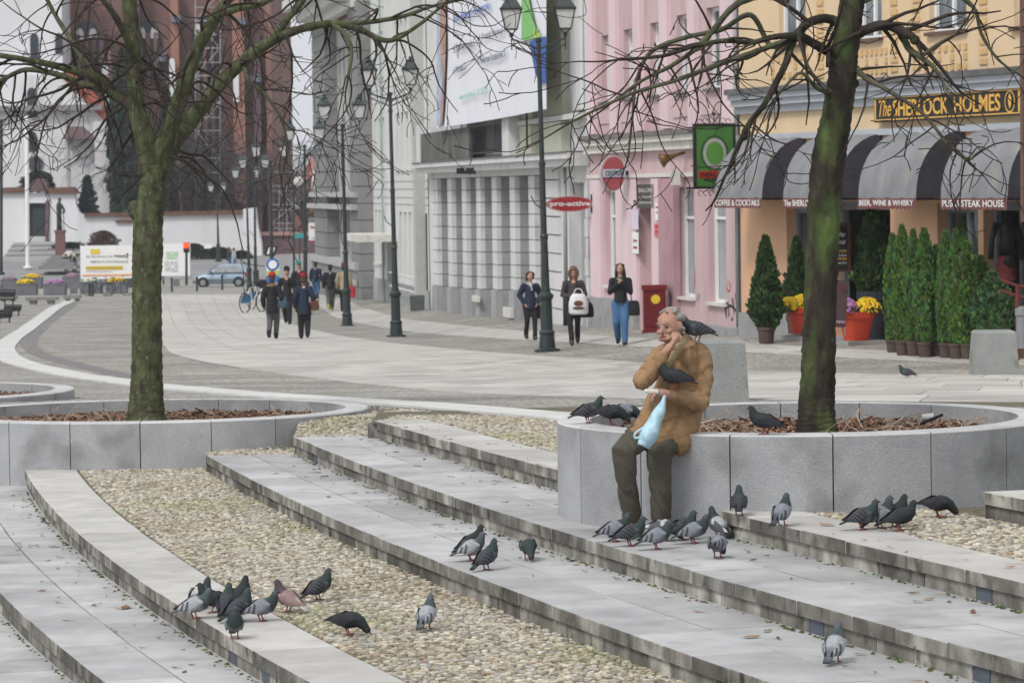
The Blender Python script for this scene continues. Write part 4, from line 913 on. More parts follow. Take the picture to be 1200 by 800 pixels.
# ---------------- white grey building with the banner
m_wg = M('white_grey_render', (.60, .605, .60), var=.08, scale=1.5, rough=.9, bump=.3, bscale=40, stain=((.28, .28, .27), 1.5, .58, .88), stretch=(1, 1, .4))
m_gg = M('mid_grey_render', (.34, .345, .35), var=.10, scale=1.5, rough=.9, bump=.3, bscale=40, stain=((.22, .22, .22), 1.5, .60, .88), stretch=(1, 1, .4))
m_gg2 = M('shaded_pier_grey', (.31, .315, .32), var=.10, scale=1.5, rough=.9, bump=.3, bscale=40, stain=((.15, .15, .15), 1.5, .60, .88))  # darker grey with the shade of the pier ends painted in
m_green = M('pale_green_render', (.52, .54, .43), var=.06, scale=1.5, rough=.9)
m_dkc = M('dark_weathered_concrete', (.13, .13, .12), var=.3, scale=2, rough=.95, stain=((.06, .06, .055), 1, .5, .7), stretch=(2, 2, .5))
WG = Fac((-2.75, 116.), (1.93, 82.3))
wg = bld('banner_building', 'white and grey building with rusticated ground floor piers under a big white banner', WG, -1.9)
zL = WG.z(600, 186); zb0 = -2.6; ztop = 12.5; L = WG.L
ops = []; wins = []
for x0, x1, yt, yb in ((672, 683, 20, 128), (645, 648, 20, 130)): pass
zw0 = WG.z(678, 130); a, c = WG.u(676), WG.u(687); ops.append((a, c, zw0, zw0 + 3.2)); wins.append((a, c, zw0, zw0 + 3.2))
for x0, x1 in ((522, 548), (572, 596), (604, 618)):
    a, c = WG.u(x0), WG.u(x1); e = zL + .15; f = WG.z(600, 120); ops.append((a, c, e, f + .6)); wins.append((a, c, e, f + .6))
pier = [(506.5, 512), (524, 529), (541, 546), (557.5, 562.5), (576, 581.5), (597, 603), (619, 626), (641, 653)]
da, dc_ = WG.u(669), WG.u(687); ddz = WG.z(678, 214)
b = wall_mb(WG, 0, L, zL, ztop, ops, .25); wall_mb(WG, WG.u(641), L, zb0, zL, [(da, dc_, zb0 + .3, ddz, .3)], .3, b=b); ob('wall', b, m_wg, wg, world=True)
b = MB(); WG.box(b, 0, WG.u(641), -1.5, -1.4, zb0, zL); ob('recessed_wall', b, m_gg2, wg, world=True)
roof_mass(WG, wg, 0.02, L - .02, zb0, ztop, 10, m_gg)
b = MB(); WG.box(b, da, dc_, -.3, -.25, zb0 + .3, ddz); ob('door', b, m_gg, wg, world=True)
for w_ in wins: window(WG, wg, *w_, .2, mul=1, glass=m_paleglass)
b = MB(); WG.box(b, 0, WG.u(506.5), -1.4, 0, zb0, zL); ob('corner_pier', b, m_wg, wg, world=True)
zpt = WG.z(600, 206)
for i, (x0, x1) in enumerate(pier):
    u0, u1 = WG.u(x0), WG.u(x1); n = 10; zlo = GH(*WG.T((u0, 0, 0)).xy) - .15; hh_ = (zpt - zlo - 1.0) / (n - 1)
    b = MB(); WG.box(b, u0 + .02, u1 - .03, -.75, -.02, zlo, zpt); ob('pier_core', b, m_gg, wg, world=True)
    for k in range(n):
        z0 = zlo if k == 0 else zlo + 1.0 + (k - 1) * hh_; z1 = zlo + 1.0 - .03 if k == 0 else z0 + hh_ - .03
        b = MB(); WG.box(b, u0 + .01, u1, -.74, -.14, z0, z1); ob('shaded_side_block', b, m_gg2, wg, world=True); b = MB(); WG.box(b, u0, u1, -.138, .0 if k else .06, z0, z1); b.cur = 0  # near ends of the piers, their shade put into the block colour
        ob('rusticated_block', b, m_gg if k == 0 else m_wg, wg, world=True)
b = MB(); WG.box(b, 0, WG.u(641), -.8, .02, zpt, zL - .3); ob('lintel_band', b, m_wg, wg, world=True)
for k in range(11):   # quoins at the right corner
    z0 = -1.2 + k * .47; b = MB(); WG.box(b, L - (.55 if k % 2 else .38), L - .02, 0, .06, z0, z0 + .43); ob('quoin', b, m_wg, wg, world=True)
    b = MB(); WG.box(b, WG.u(641), WG.u(657), 0, .08, z0, z0 + .43); ob('rusticated_block', b, m_wg, wg, world=True)
b = MB(); WG.box(b, 0, L, 0, .55, zL - .12, zL + .02); WG.box(b, 0, L, 0, .42, zL - .3, zL - .123); ob('cornice', b, m_wg, wg, world=True)
b = MB(); WG.box(b, 0, L, 0, .58, zL + .023, zL + .06); ob('zinc_cover', b, m_zinc, wg, world=True)
# dark parapet and railing of the balcony
zp = WG.z(540, 153); b = MB(); WG.box(b, WG.u(512), WG.u(571), .40, .52, zL + .06, zp); ob('balcony_parapet', b, m_dkc, wg, world=True)
b = MB(); WG.box(b, WG.u(508), WG.u(512) - .02, .3, .56, zL + .06, zp + .3); ob('balcony_pier', b, m_wg, wg, world=True); b = MB(); WG.box(b, WG.u(610), WG.u(618), .0, .5, zL + .06, zp + .2); ob('balcony_pier', b, m_wg, wg, world=True)
ra, rb = WG.u(571), WG.u(610)
b = MB(); b.tube([WG.T((ra, .46, zp)), WG.T((rb, .46, zp))], .03, 6); b.tube([WG.T((ra, .46, zL + .2)), WG.T((rb, .46, zL + .2))], .025, 6); rl = ob('railing', b, m_black, wg, world=True)
for i in range(22):
    u = ra + (rb - ra) * (i + .5) / 22; b = MB(); b.tube([WG.T((u, .46, zL + .2)), WG.T((u, .46, zp))], .014, 5); ob('baluster', b, m_black, rl, world=True)
b = MB()
zg = WG.z(660, 142)
for x0, x1 in ((619, 632), (643, 668)):
    u0, u1 = WG.u(x0), WG.u(x1); WG.box(b, u0, u1, 0, .22, zL + .06, zg - .02)
    WG.box(b, u0 + .1, u1 - .1, 0, .16, zg + .16, ztop)
ob('pilaster', b, m_green, wg, world=True)
b = MB(); WG.box(b, WG.u(618), L, 0, .26, zg, zg + .13); ob('moulding', b, m_wg, wg, world=True)
b = MB(); WG.box(b, WG.u(641) - .2, WG.u(641) - .05, 0, .12, zL + .1, ztop); ob('corner_strip', b, m_wg, wg, world=True)
# the banner
m_ban = M('banner_cloth', (.74, .75, .80), var=.035, scale=1.4, rough=.8, bump=.12, bscale=3)
vB_ = .7
b = MB(); nu, nz = 22, 12; xl, xr_ = 511, 640
for i in range(nu + 1):
    px = xl + (xr_ - xl) * i / nu; yb = 150 + (128 - 150) * i / nu + 1.6 * math.sin(math.pi * i / nu)
    for j in range(nz + 1):
        py = yb + (-75 - yb) * j / nz; u, z = WG.uz(px, py, vB_); b.v.append(tuple(WG.T((u, vB_ + .012 * math.sin(i * 1.9) * (1 - j / nz), z))))
b.f = [(i * (nz + 1) + j, (i + 1) * (nz + 1) + j, (i + 1) * (nz + 1) + j + 1, i * (nz + 1) + j + 1) for i in range(nu) for j in range(nz)]; b.mi = [0] * len(b.f)
bn = ob('banner', b, m_ban, None, world=True, smooth=True); tag(bn, 'huge white advertising banner with blue heading and green and blue swoosh on the grey building', 'banner')
m_blue = M('faded_blue_print', (.12, .22, .48), var=.1); m_greyp = M('grey_text_print', (.20, .21, .25), var=.1); m_grn = M('green_print', (.22, .50, .17), var=.08); m_navy = M('navy_print', (.05, .12, .38), var=.08); m_tealp = M('teal_print', (.30, .55, .42), var=.08); m_skin0 = M('brown_photo_print', (.42, .27, .22), var=.4, scale=1.5)
def pxpoly(F_, pts, v, m, name, par):
    b = MB(); b.add([F_.T((F_.uz(x, y, v)[0], v, F_.uz(x, y, v)[1])) for x, y in pts], [tuple(range(len(pts)))]); return ob(name, b, m, par, world=True)
pxpoly(WG, [(611, -30), (618, -10), (622, 10), (627, 30), (634, 43), (622, 46), (611, 48)], .77, m_grn, 'swoosh', bn)
pxpoly(WG, [(620, 49), (634, 44), (640, 43), (640, 97), (632, 98), (627, 86)], .775, m_navy, 'swoosh', bn)
pxpoly(WG, [(625, 33), (629, 38), (634, 43), (626, 45)], .78, M('yellow_green_print', (.45, .60, .10)), 'swoosh', bn)
pxpoly(WG, [(514, -20), (522, -20), (522.5, 60), (520, 120), (518, 146), (514, 147)], .77, m_skin0, 'photo_strip', bn)
pxpoly(WG, [(511.5, -20), (515, -20), (516, 60), (519, 85), (516, 147), (511.5, 148)], .78, M('pale_photo_print', (.42, .45, .55), var=.3, scale=2), 'photo_strip', bn)
def bline(px0, px1, y0, y1, h, s, m):
    """banner text between two pixels (baseline slope follows perspective)"""
    v = .79; u0, z0 = WG.uz(px0, y0, v); u1, z1 = WG.uz(px1, y1, v); hh = h / F * ((WG.T((u0, v, 0)).y + WG.T((u1, v, 0)).y) / 2)
    t_ = fit_text(s, u1 - u0, hh, bold=.012, extr=.002); sl_ = (z1 - z0) / (u1 - u0)
    place_text(t_, WG, (u0 + u1) / 2, (z0 + z1) / 2, v, 'lettering', m, bn, slope=sl_)
bline(531, 574, 24, 7, 12, 'Lokale Medyczne w Białymstoku', m_blue)
for args in ((531, 556, 56, 50, 9, 'ul. Nowowarszawska 5'), (560, 594, 45, 35, 9, 'ul. Komisji Edukacji 13'), (531, 546, 83, 77, 8, 'ul. Wiosenna 31'), (560, 592, 72, 62, 9, 'ul. Towarowa Rumiankowa 31')): bline(*args, m_greyp)
bline(538, 571, 115, 106, 9, 'www.centrum.pl  22 333 33', m_tealp)
b = MB(); b.tube([WG.T((WG.u(640.5), .5, zL + .2)), WG.T((WG.u(640.5), .5, ztop))], .03, 6); ob('banner_pole', b, m_black, wg, world=True)
# floodlights and cable below the cornice
for x in (541, 552): b = MB(); p = WG.T((WG.u(x, .5), .5, WG.z(x, 204, .5))); b.cbox(p, .3, .2, .18, 0); ob('floodlight', b, m_black, wg, world=True)
o = board('meter_box', 'small cream box set low on the third pier of the grey building', 'box', WG, 551, 557, 346, 353, m_cream, v=.07, th=.1)
o = board('meter_box', 'small cream box set low on the fifth pier of the grey building', 'box', WG, 587, 596, 360, 371, m_cream, v=.07, th=.1)
# pro-active sign
PAu = WG.u(694, .3, 239) ; vl, zt_ = v_at(PK, .45, 640, 239); vr, _ = v_at(PK, .45, 695, 239); _, z1 = v_at(PK, .45, 667, 230); _, z0 = v_at(PK, .45, 667, 248)
t = thing('oval_sign', 'dark red oval sign reading pro-active, standing out over the pavement', 'sign', PK.T((.45, (vl + vr) / 2, z0)), 0)
XW = lambda p: PK.T((.45 + p.z, (vl + vr) / 2 - p.x, (z0 + z1) / 2 + p.y))
rx, ry = (vl - vr) / 2, (z1 - z0) / 2
b = MB(); b.prism([(rx * math.cos(a), ry * math.sin(a)) for a in np.linspace(0, 2 * math.pi, 37)[:-1]], -.05, .05, T=XW); ob('panel', b, m_red, t, world=True)
b = MB()
for k in range(36):
    a, c = 2 * math.pi * k / 36, 2 * math.pi * (k + 1) / 36; b.add([XW(Vector((rx * q * math.cos(w_), ry * q * math.sin(w_), .053))) for w_, q in ((a, .965), (c, .965), (c, .93), (a, .93))], [(0, 1, 2, 3)])
ob('border', b, M('silver_print', (.45, .42, .43)), t, world=True)
place_text_x(fit_text('pro-active', rx * 1.72, ry * .82, bold=.03, extr=.004), PK, .505, (vl + vr) / 2, (z0 + z1) / 2 - .01, 'lettering', M('pale_grey_paint', (.62, .62, .62)), t)
b = MB(); b.tube([XW(Vector((rx, .0, 0))), XW(Vector((rx + vr, .0, 0)))], .03, 6); b.box(rx + vr - .09, rx + vr - .02, -.22, .22, -.05, .05, T=XW); ob('bracket', b, m_black, t, world=True)
o = None
b = MB(); u_ = WG.u(669) - .1; b.tube([WG.T((u_, .14, 0.)), WG.T((u_, .14, WG.z(669, 196)))], .05, 8); b.tube([WG.T((u_, .14, -1.3)), WG.T((u_, .14, .01))], .085, 8, mi=1); o = ob('drainpipe', b, (m_gg, m_black), None, world=True, smooth=True); tag(o, 'grey drainpipe with black foot on the wall left of the pro-active sign', 'drainpipe')
# ---------------- white building with slit windows
W2 = Fac((-5.5, 136.), (-2.78, 116.15)); L = W2.L
m_wh = M('off_white_render', (.60, .61, .595), var=.05, scale=1, rough=.9, bump=.2, bscale=30, stain=((.42, .42, .41), 1, .62, .9), stretch=(1, 1, .5))
w2 = bld('white_building', 'white office building with groups of tall slit windows and a flat door canopy', W2, -2.1)
ops = []; wins = []
U = W2.u
def slits(x0, x1, n, yt, yb, xr):
    f, e = W2.z(xr, yt), W2.z(xr, yb); a, c = U(x0), U(x1); w_ = (c - a) / n
    for i in range(n): ops.append((a + w_ * (i + .2), a + w_ * (i + .8), e, f)); wins.append((a + w_ * (i + .2), a + w_ * (i + .8), e, f))
slits(438, 451, 3, 246, 309, 445); slits(466, 494, 5, 249, 333, 480); slits(439, 452, 3, 139, 197, 445); slits(464, 499, 6, 130, 198, 480); slits(440, 452, 3, 38, 90, 445); slits(464, 499, 6, 18, 85, 480)
da, dc_ = U(452.5), U(459); dz1 = W2.z(455, 282); ops.append((da, dc_, -3, dz1, .35)); ga, gc = U(496), U(500); ops.append((ga, gc, -3, W2.z(498, 250), .4))
b = wall_mb(W2, 0, L, -3, 13, ops, .22); ob('wall', b, m_wh, w2, world=True)
roof_mass(W2, w2, .02, L - .02, -3, 13, 10, m_gg)
for w_ in wins: window(W2, w2, *w_, .2, fw=.04, tr=1, glass=m_paleglass, sillm=m_wh)
b = MB(); W2.box(b, da, dc_, -.4, -.35, -3, dz1); ob('door', b, m_gg, w2, world=True)
b = MB(); W2.box(b, ga, gc, -.45, -.4, -3, W2.z(498, 250)); ob('gate', b, m_jamb, w2, world=True)
b = MB(); zc_ = W2.z(455, 277); W2.box(b, U(447), U(465), 0, 1.5, zc_ - .15, zc_ + .12); ob('door_canopy', b, m_cream, w2, world=True)
b = MB(); W2.box(b, 0, L, 0, .05, -3, W2.z(480, 335)); ob('plinth', b, m_gg, w2, world=True)
b = MB()
for y in (113, 222, 232, 240, 105, 97, 213): z = W2.z(475, y); W2.box(b, 0, L, 0, .012, z, z + .03)
ob('joint_line', b, m_gg, w2, world=True)
b = MB(); W2.box(b, L - 1.6, L - .9, 0, .35, -3, 13); ob('pilaster', b, M('grey_green_render', (.42, .44, .41), var=.08), w2, world=True)
b = MB(); b.tube([W2.T((U(451.3), .12, -2)), W2.T((U(451.3), .12, 12))], .05, 6); ob('downpipe', b, M('verdigris_pipe', (.30, .38, .35), var=.1), w2, world=True)
b = MB(); z_ = W2.z(480, 322); b.tube([W2.T((U(464), .3, z_)), W2.T((U(495), .3, z_))], .03, 5); b.tube([W2.T((U(464), .3, z_ - .5)), W2.T((U(495), .3, z_ - .5))], .03, 5); ob('handrail', b, m_wh, w2, world=True)
# ---------------- grey stone building
W1 = Fac((-8.55, 157.), (-5.53, 136.15)); L = W1.L; U = W1.u
m_gs = M('grey_ashlar', (.225, .225, .225), var=.10, scale=1, rough=.9, bump=.3, bscale=25, stain=((.13, .13, .13), 1, .58, .8), stretch=(1, 1, .5)); m_gsl = M('pale_ashlar', (.40, .40, .395), var=.08, scale=1, rough=.9)
w1 = bld('stone_building', 'dark grey ashlar building with tall windows and a heavy eaves cornice', W1, -2.4)
ops = []; wins = []
slits_ = lambda x0, x1, n, yt, yb, xr: [ops.append(q) or wins.append(q) for q in [(U(x0) + (U(x1) - U(x0)) / n * (i + .15), U(x0) + (U(x1) - U(x0)) / n * (i + .85), W1.z(xr, yb), W1.z(xr, yt)) for i in range(n)]]
slits_(398, 424, 5, 50, 108, 411); slits_(401, 424, 4, 146, 197, 411); slits_(404, 424, 3, 244, 304, 414)
b = wall_mb(W1, U(396), U(427), -3.5, 9.6, ops, .4); ob('wall', b, m_gsl, w1, world=True)
roof_mass(W1, w1, .02, L - .02, -3.5, 9.6, 14, m_gs)
for w_ in wins: window(W1, w1, *w_, .3, fw=.05, tr=1, sill=False)
for nm, x0, x1 in (('corner_pier', 382, 397), ('corner_pier', 426, 436.8)):
    c = MB(); W1.box(c, U(x0), U(x1), -.4, .50, -3.5, 9.6); ob(nm, c, m_gs, w1, world=True)
    z = -2.2; k = 0
    while z < 9.4:
        c = MB(); W1.box(c, U(x0) - .03, U(x1) + .03, -.42, .55, z, z + .62); ob('stone_course', c, m_gs, w1, world=True); z += .67
for y0, y1, v in ((225, 228, .7), (239, 242, .8), (303, 308, .7), (322, 325, .75)):
    z1, z0 = W1.z(410, y0), W1.z(410, y1); c = MB(); W1.box(c, 0, L, 0, v, z0 - .1, z1); ob('ledge', c, m_gsl, w1, world=True)
c = MB(); W1.box(c, 0, L, 0, .62, -3.5, W1.z(410, 310)); ob('plinth', c, m_gs, w1, world=True)
zt = W1.z(382, 40)
for k, (v, h0, h1) in enumerate(((.7, 9.6, 10.0), (1.1, 10.0, 10.5), (1.7, 10.5, 11.0))): c = MB(); W1.box(c, -v * .6, L, -14, v, h0 + .002, h1); ob('eaves_cornice', c, m_wh, w1, world=True)
# ---------------- background: church, walls, far houses
YC = 262.
def bgbox(b, x0, x1, yt, yb, Y, dp, mi=None):
    a, c = P(x0, yt, Y), P(x1, yb, Y); return b.box(a.x, c.x, Y, Y + dp, c.z, a.z, mi=mi)
m_brick = M('church_brick', (.225, .125, .105), var=.22, scale=.9, rough=.9, c2=(.17, .095, .09), c2scale=.16, c2amt=.52, c2sharp=.1, stain=((.27, .14, .105), .5, .6, .75))
m_brickd = M('weathered_brick', (.135, .09, .095), var=.2, scale=.8, rough=.9); m_bricko = M('orange_brick', (.31, .155, .115), var=.15, scale=.8, rough=.9)
m_plast = M('white_plaster', (.66, .66, .68), var=.05, scale=.6, rough=.9, stain=((.40, .40, .40), .5, .58, .85), stretch=(1, 1, .35)); m_dkwin = M('church_glass', (.035, .045, .055), var=.2, rough=.25)
ch = thing('brick_church', 'large dark red brick gothic church with lancet windows behind the square', 'church', tuple(P(200, 300, YC)), 0)
def arch(cx, w_, z0, z1, y, dp, pts=6):
    r = w_; o = [(cx - w_ / 2, z0), (cx + w_ / 2, z0)]; h = w_ * .9; zs = z1 - h
    for i in range(pts + 1):
        t = i / pts; o.append((cx + w_ / 2 * math.cos(t * math.pi / 2) ** .8, zs + h * math.sin(t * math.pi / 2)))
    for i in range(pts - 1, -1, -1):
        t = i / pts; o.append((cx - w_ / 2 * math.cos(t * math.pi / 2) ** .8, zs + h * math.sin(t * math.pi / 2)))
    b = MB(); n = len(o); b.add([(p[0], y, p[1]) for p in o] + [(p[0], y + dp, p[1]) for p in o], [tuple(range(n)), tuple(range(2 * n - 1, n - 1, -1))] + [(i, i + n, (i + 1) % n + n, (i + 1) % n) for i in range(n)]); return b
def pxz(y, Y=YC): return P(600, y, Y).z
def pxx(x, Y=YC): return P(x, 200, Y).x
b = MB(); bgbox(b, 79, 321, -60, 300, YC, 25); ob('wall', b, m_brick, ch, world=True)
b = MB(); a = P(79, -60, YC); c = P(321, -60, YC); b.add([(a.x - 1, YC - 1, a.z), (c.x + 1, YC - 1, a.z), (c.x + 1, YC + 26, a.z), (a.x - 1, YC + 26, a.z), (a.x - 1, YC + 12, a.z + 9), (c.x + 1, YC + 12, a.z + 9)], [(0, 1, 5, 4), (2, 3, 4, 5), (1, 2, 5), (3, 0, 4)]); ob('roof', b, M('dark_roof', (.08, .05, .05)), ch, world=True)
for x0, x1, yt, m, dp in ((79, 88, -60, m_bricko, 1.2), (116, 126, 40, m_brickd, 2), (126, 134, 60, M('pale_brick', (.36, .22, .22)), 1.4), (160, 168, -60, m_brickd, 1.8), (199, 214, -10, m_bricko, 1.5), (271, 290, -20, m_bricko, 1.8), (309, 322, -60, m_brick, 2.2), (296, 309, 40, m_brickd, 1)):
    b = MB(); bgbox(b, x0, x1, yt, 300, YC - dp, dp); q = ob('buttress', b, m, ch, world=True)
for x, y in ((206, 22), (281, 25), (300, 92), (188, 68)):
    b = MB(); bgbox(b, x - 6, x + 6, y - 4, y + 4, YC - 2.4, 2.5); ob('buttress_cap', b, M('slate_cap', (.15, .16, .19)), ch, world=True)
for cx, w_, yt, yb, m2 in ((105, 32, 18, 90, 1), (177, 30, 18, 92, 1), (243, 30, 15, 200, 1), (155, 22, 150, 230, 0), (243, 34, 150, 240, 0)):
    X = pxx(cx); b = arch(X, w_ * YC / F, pxz(yb), pxz(yt), YC - .25, .3); ww = ob('window', b, m_dkwin, ch, world=True)
    for s_ in (-.28, 0, .28):
        b = MB(); b.box(X + s_ * w_ * YC / F - .12, X + s_ * w_ * YC / F + .12, YC - .45, YC - .26, pxz(yb), pxz(yt + w_ * .5)); ob('mullion', b, m_brick, ww, world=True)
    if m2:
        for s_ in (-.24, .24):
            b = arch(X + s_ * w_ * YC / F, w_ * .28 * YC / F, pxz(yt + w_ * .72), pxz(yt + w_ * .28), YC - .4, .1); ob('white_tracery', b, m_plast, ww, world=True)
for cx, yt, yb in ((129, 68, 118), (207, 64, 118), (281, 70, 116)):
    b = arch(pxx(cx), 6.5 * YC / F, pxz(yb), pxz(yt), YC - 2.1, .3); ob('blind_niche', b, m_plast, ch, world=True)
m_scaf = M('scaffold_tube', (.42, .45, .48), var=.1, metal=.3, rough=.5)
def scaffold(lab, x0, x1, yt, yb, Y, rows, cols):
    t = thing('scaffold', lab, 'scaffold', tuple(P((x0 + x1) / 2, yb, Y)), 0); g_ = {}
    for i in range(cols + 1):
        x = x0 + (x1 - x0) * i / cols; b = MB(); b.tube([P(x, yb, Y), P(x, yt, Y)], .035, 5); ob('standard', b, m_scaf, t, world=True)
        b = MB(); b.tube([P(x, yb, Y + 1.2), P(x, yt, Y + 1.2)], .03, 5); ob('standard', b, m_scaf, t, world=True)
    for j in range(rows + 1):
        y = yb + (yt - yb) * j / rows; b = MB(); a, c = P(x0, y, Y), P(x1, y, Y); b.box(a.x, c.x, Y, Y + 1.2, a.z - .03, a.z + .03); ob('platform', b, M('scaffold_board', (.42, .43, .44)), t, world=True)
        for h in (1.,): b = MB(); b.tube([a + Vector((0, 0, h)), c + Vector((0, 0, h))], .03, 4); ob('guard_rail', b, m_scaf, t, world=True)
        if j < rows: b = MB(); b.tube([P(x0 if j % 2 else x1, y, Y - .05), P(x1 if j % 2 else x0, y + (yt - yb) / rows, Y - .05)], .03, 4); ob('brace', b, m_scaf, t, world=True)
scaffold('grey tube scaffold standing up the church window above the parked car', 229, 258, -40, 250, YC - 2.5, 9, 1)
scaffold('grey tube scaffold around the far dark tower right of the church', 318, 345, 218, 284, YC - 12, 3, 3)
# old white church at the left
oc = thing('white_church', 'old white plastered church with round clock and red gable edge at the left', 'church', tuple(P(60, 300, 255)), 0)
Y = 256.; b = MB(); bgbox(b, -60, 78, -60, 300, Y, 18); ob('tower', b, m_plast, oc, world=True)
Y = 254.; b = MB(); a = P(78, 88, Y); c = P(128, 140, Y); d_ = P(128, 300, Y); e = P(-60, 300, Y); f = P(-60, 88, Y); b.add([(p.x, Y, p.z) for p in (e, d_, c, a, f)] + [(p.x, Y + 1.9, p.z) for p in (e, d_, c, a, f)], [(0, 1, 2, 3, 4), (9, 8, 7, 6, 5)] + [(i, i + 5, (i + 1) % 5 + 5, (i + 1) % 5) for i in range(5)]); ob('nave', b, m_plast, oc, world=True)
b = MB(); b.tube([P(76, 84, Y - .2), P(129, 139, Y - .2)], .45, 4); ob('gable_edge', b, M('red_gable', (.35, .10, .07), var=.2, scale=2), oc, world=True)
b = MB(); bgbox(b, 110, 140, 142, 300, Y - 2, 6); ob('annex', b, m_plast, oc, world=True)
b = MB(); bgbox(b, -60, 120, 125, 129, Y - .8, .8); ob('string_course', b, m_gs, oc, world=True)
b = MB(); q = P(93, 163, Y - 1); h = P(93, 148, Y - 1); b.add([(P(75, 163, Y - 1).x, Y - 1.5, q.z), (P(113, 163, Y - 1).x, Y - 1.5, q.z), (P(96, 163, Y - 1).x, Y - .3, h.z), (P(78, 163, Y - 1).x, Y - .3, h.z), (P(75, 163, Y - 1).x, Y, q.z), (P(113, 163, Y - 1).x, Y, q.z)], [(0, 1, 2, 3), (0, 4, 5, 1), (0, 3, 4), (1, 5, 2), (3, 2, 5, 4)]); ob('lean_to_roof', b, m_brickd, oc, world=True)
def disc(c, r, dp, n=24): b = MB(); b.add([(c.x + r * math.cos(2 * math.pi * k / n), c.y, c.z + r * math.sin(2 * math.pi * k / n)) for k in range(n)] + [(c.x + r * math.cos(2 * math.pi * k / n), c.y + dp, c.z + r * math.sin(2 * math.pi * k / n)) for k in range(n)], [tuple(range(n - 1, -1, -1)), tuple(range(n, 2 * n))] + [(k, (k + 1) % n, (k + 1) % n + n, k + n) for k in range(n)]); return b
q = ob('clock', disc(P(41, 192, Y - .2), .5, .2), M('clock_face', (.06, .06, .075), var=.2), oc, world=True); ob('clock_ring', disc(P(41, 192, Y - .12), .62, .1), m_gs, q, world=True)
for x, yt, yb, w_ in ((39, 95, 130, 11), (39, 30, 65, 10), (38, 146, 170, 14), (68, 30, 55, 9)):
    b = arch(pxx(x, Y), w_ * Y / F, pxz(yb, Y), pxz(yt, Y), Y - .1 if yt > 80 else 255.9, .15); ob('window', b, m_dkwin, oc, world=True)
b = MB(); bgbox(b, 77, 79.5, 128, 250, Y - .3, .2); ob('downpipe', b, m_gs, oc, world=True)
# churchyard wall with gate
m_cop = M('brown_coping_tile', (.14, .075, .055), var=.25, scale=2, rough=.85)
Yw = 246.
cw = thing('churchyard_wall', 'white churchyard wall with brown tiled coping and an arched gateway', 'wall', tuple(P(100, 310, Yw)), 0)
def wallpoly(pts, Yq, dp, m, name='wall', par=cw):
    b = MB(); n = len(pts); q = [P(x, y, Yq) for x, y in pts]; b.add([(p.x, Yq, p.z) for p in q] + [(p.x, Yq + dp, p.z) for p in q], [tuple(range(n)), tuple(range(2 * n - 1, n - 1, -1))] + [(i, i + n, (i + 1) % n + n, (i + 1) % n) for i in range(n)]); return ob(name, b, m, par, world=True)
wallpoly([(-40, 330), (-40, 226), (34, 226), (34, 330)], Yw, .8, m_plast)
wallpoly([(56, 330), (56, 225), (88, 225), (89, 240), (93, 249), (100, 253), (108, 254), (290, 250), (290, 330)], Yw, .8, m_plast)
wallpoly([(34, 238), (34, 227), (56, 225), (56, 238)], Yw, .8, m_plast)
wallpoly([(34, 277), (34, 238), (53, 238), (53, 277)], Yw + .3, .3, M('dark_gate', (.035, .045, .05), var=.2), 'gate')
wallpoly([(53, 300), (53, 236), (57, 234), (57, 300)], Yw - .2, .4, m_brickd, 'gate_jamb')
wallpoly([(-40, 227), (-40, 221), (36, 219), (36, 226)], Yw - .3, 1.4, m_cop, 'coping'); wallpoly([(33, 225), (36, 215), (42, 209), (49, 209), (54, 215), (57, 225)], Yw - .3, 1.4, m_brickd, 'gate_arch')
wallpoly([(53, 227), (58, 220), (86, 219), (91, 227)], Yw - .3, 1.4, m_cop, 'coping'); wallpoly([(98, 254), (100, 250), (292, 246), (292, 251)], Yw - .3, 1.4, m_cop, 'coping')
wallpoly([(136, 330), (136, 260), (165, 260), (165, 330)], Yw - 2, 1.9, m_plast); wallpoly([(135, 261), (135, 258), (166, 257), (166, 261)], Yw - 2.2, 2.2, m_cop, 'coping')
wallpoly([(285, 330), (285, 245), (299, 243), (301, 262), (306, 285), (308, 330)], Yw - 3, 1.5, m_plast)
# dark retaining wall, far right
wallpoly([(300, 330), (300, 275), (372, 275), (372, 330)], Yw + 2, 1, m_brickd, 'retaining_wall'); wallpoly([(300, 276), (300, 272), (372, 272), (372, 276)], Yw + 1.8, 1.4, M('pale_red_coping', (.40, .22, .2)), 'coping')
st = thing('church_steps', 'wide grey stone steps in front of the churchyard gate', 'steps', tuple(P(40, 306, 240)), 0)
for i in range(7):
    b = MB(); yy = 304 - i * 2.8; bgbox(b, 3 + i * 2, 108 - i * 3, yy - 2.8, 320, 238.5 + i * .8, 4); ob('step', b, m_gs if i % 2 else m_gsl, st, world=True)  # alternating tones paint in the shading lines between the steps
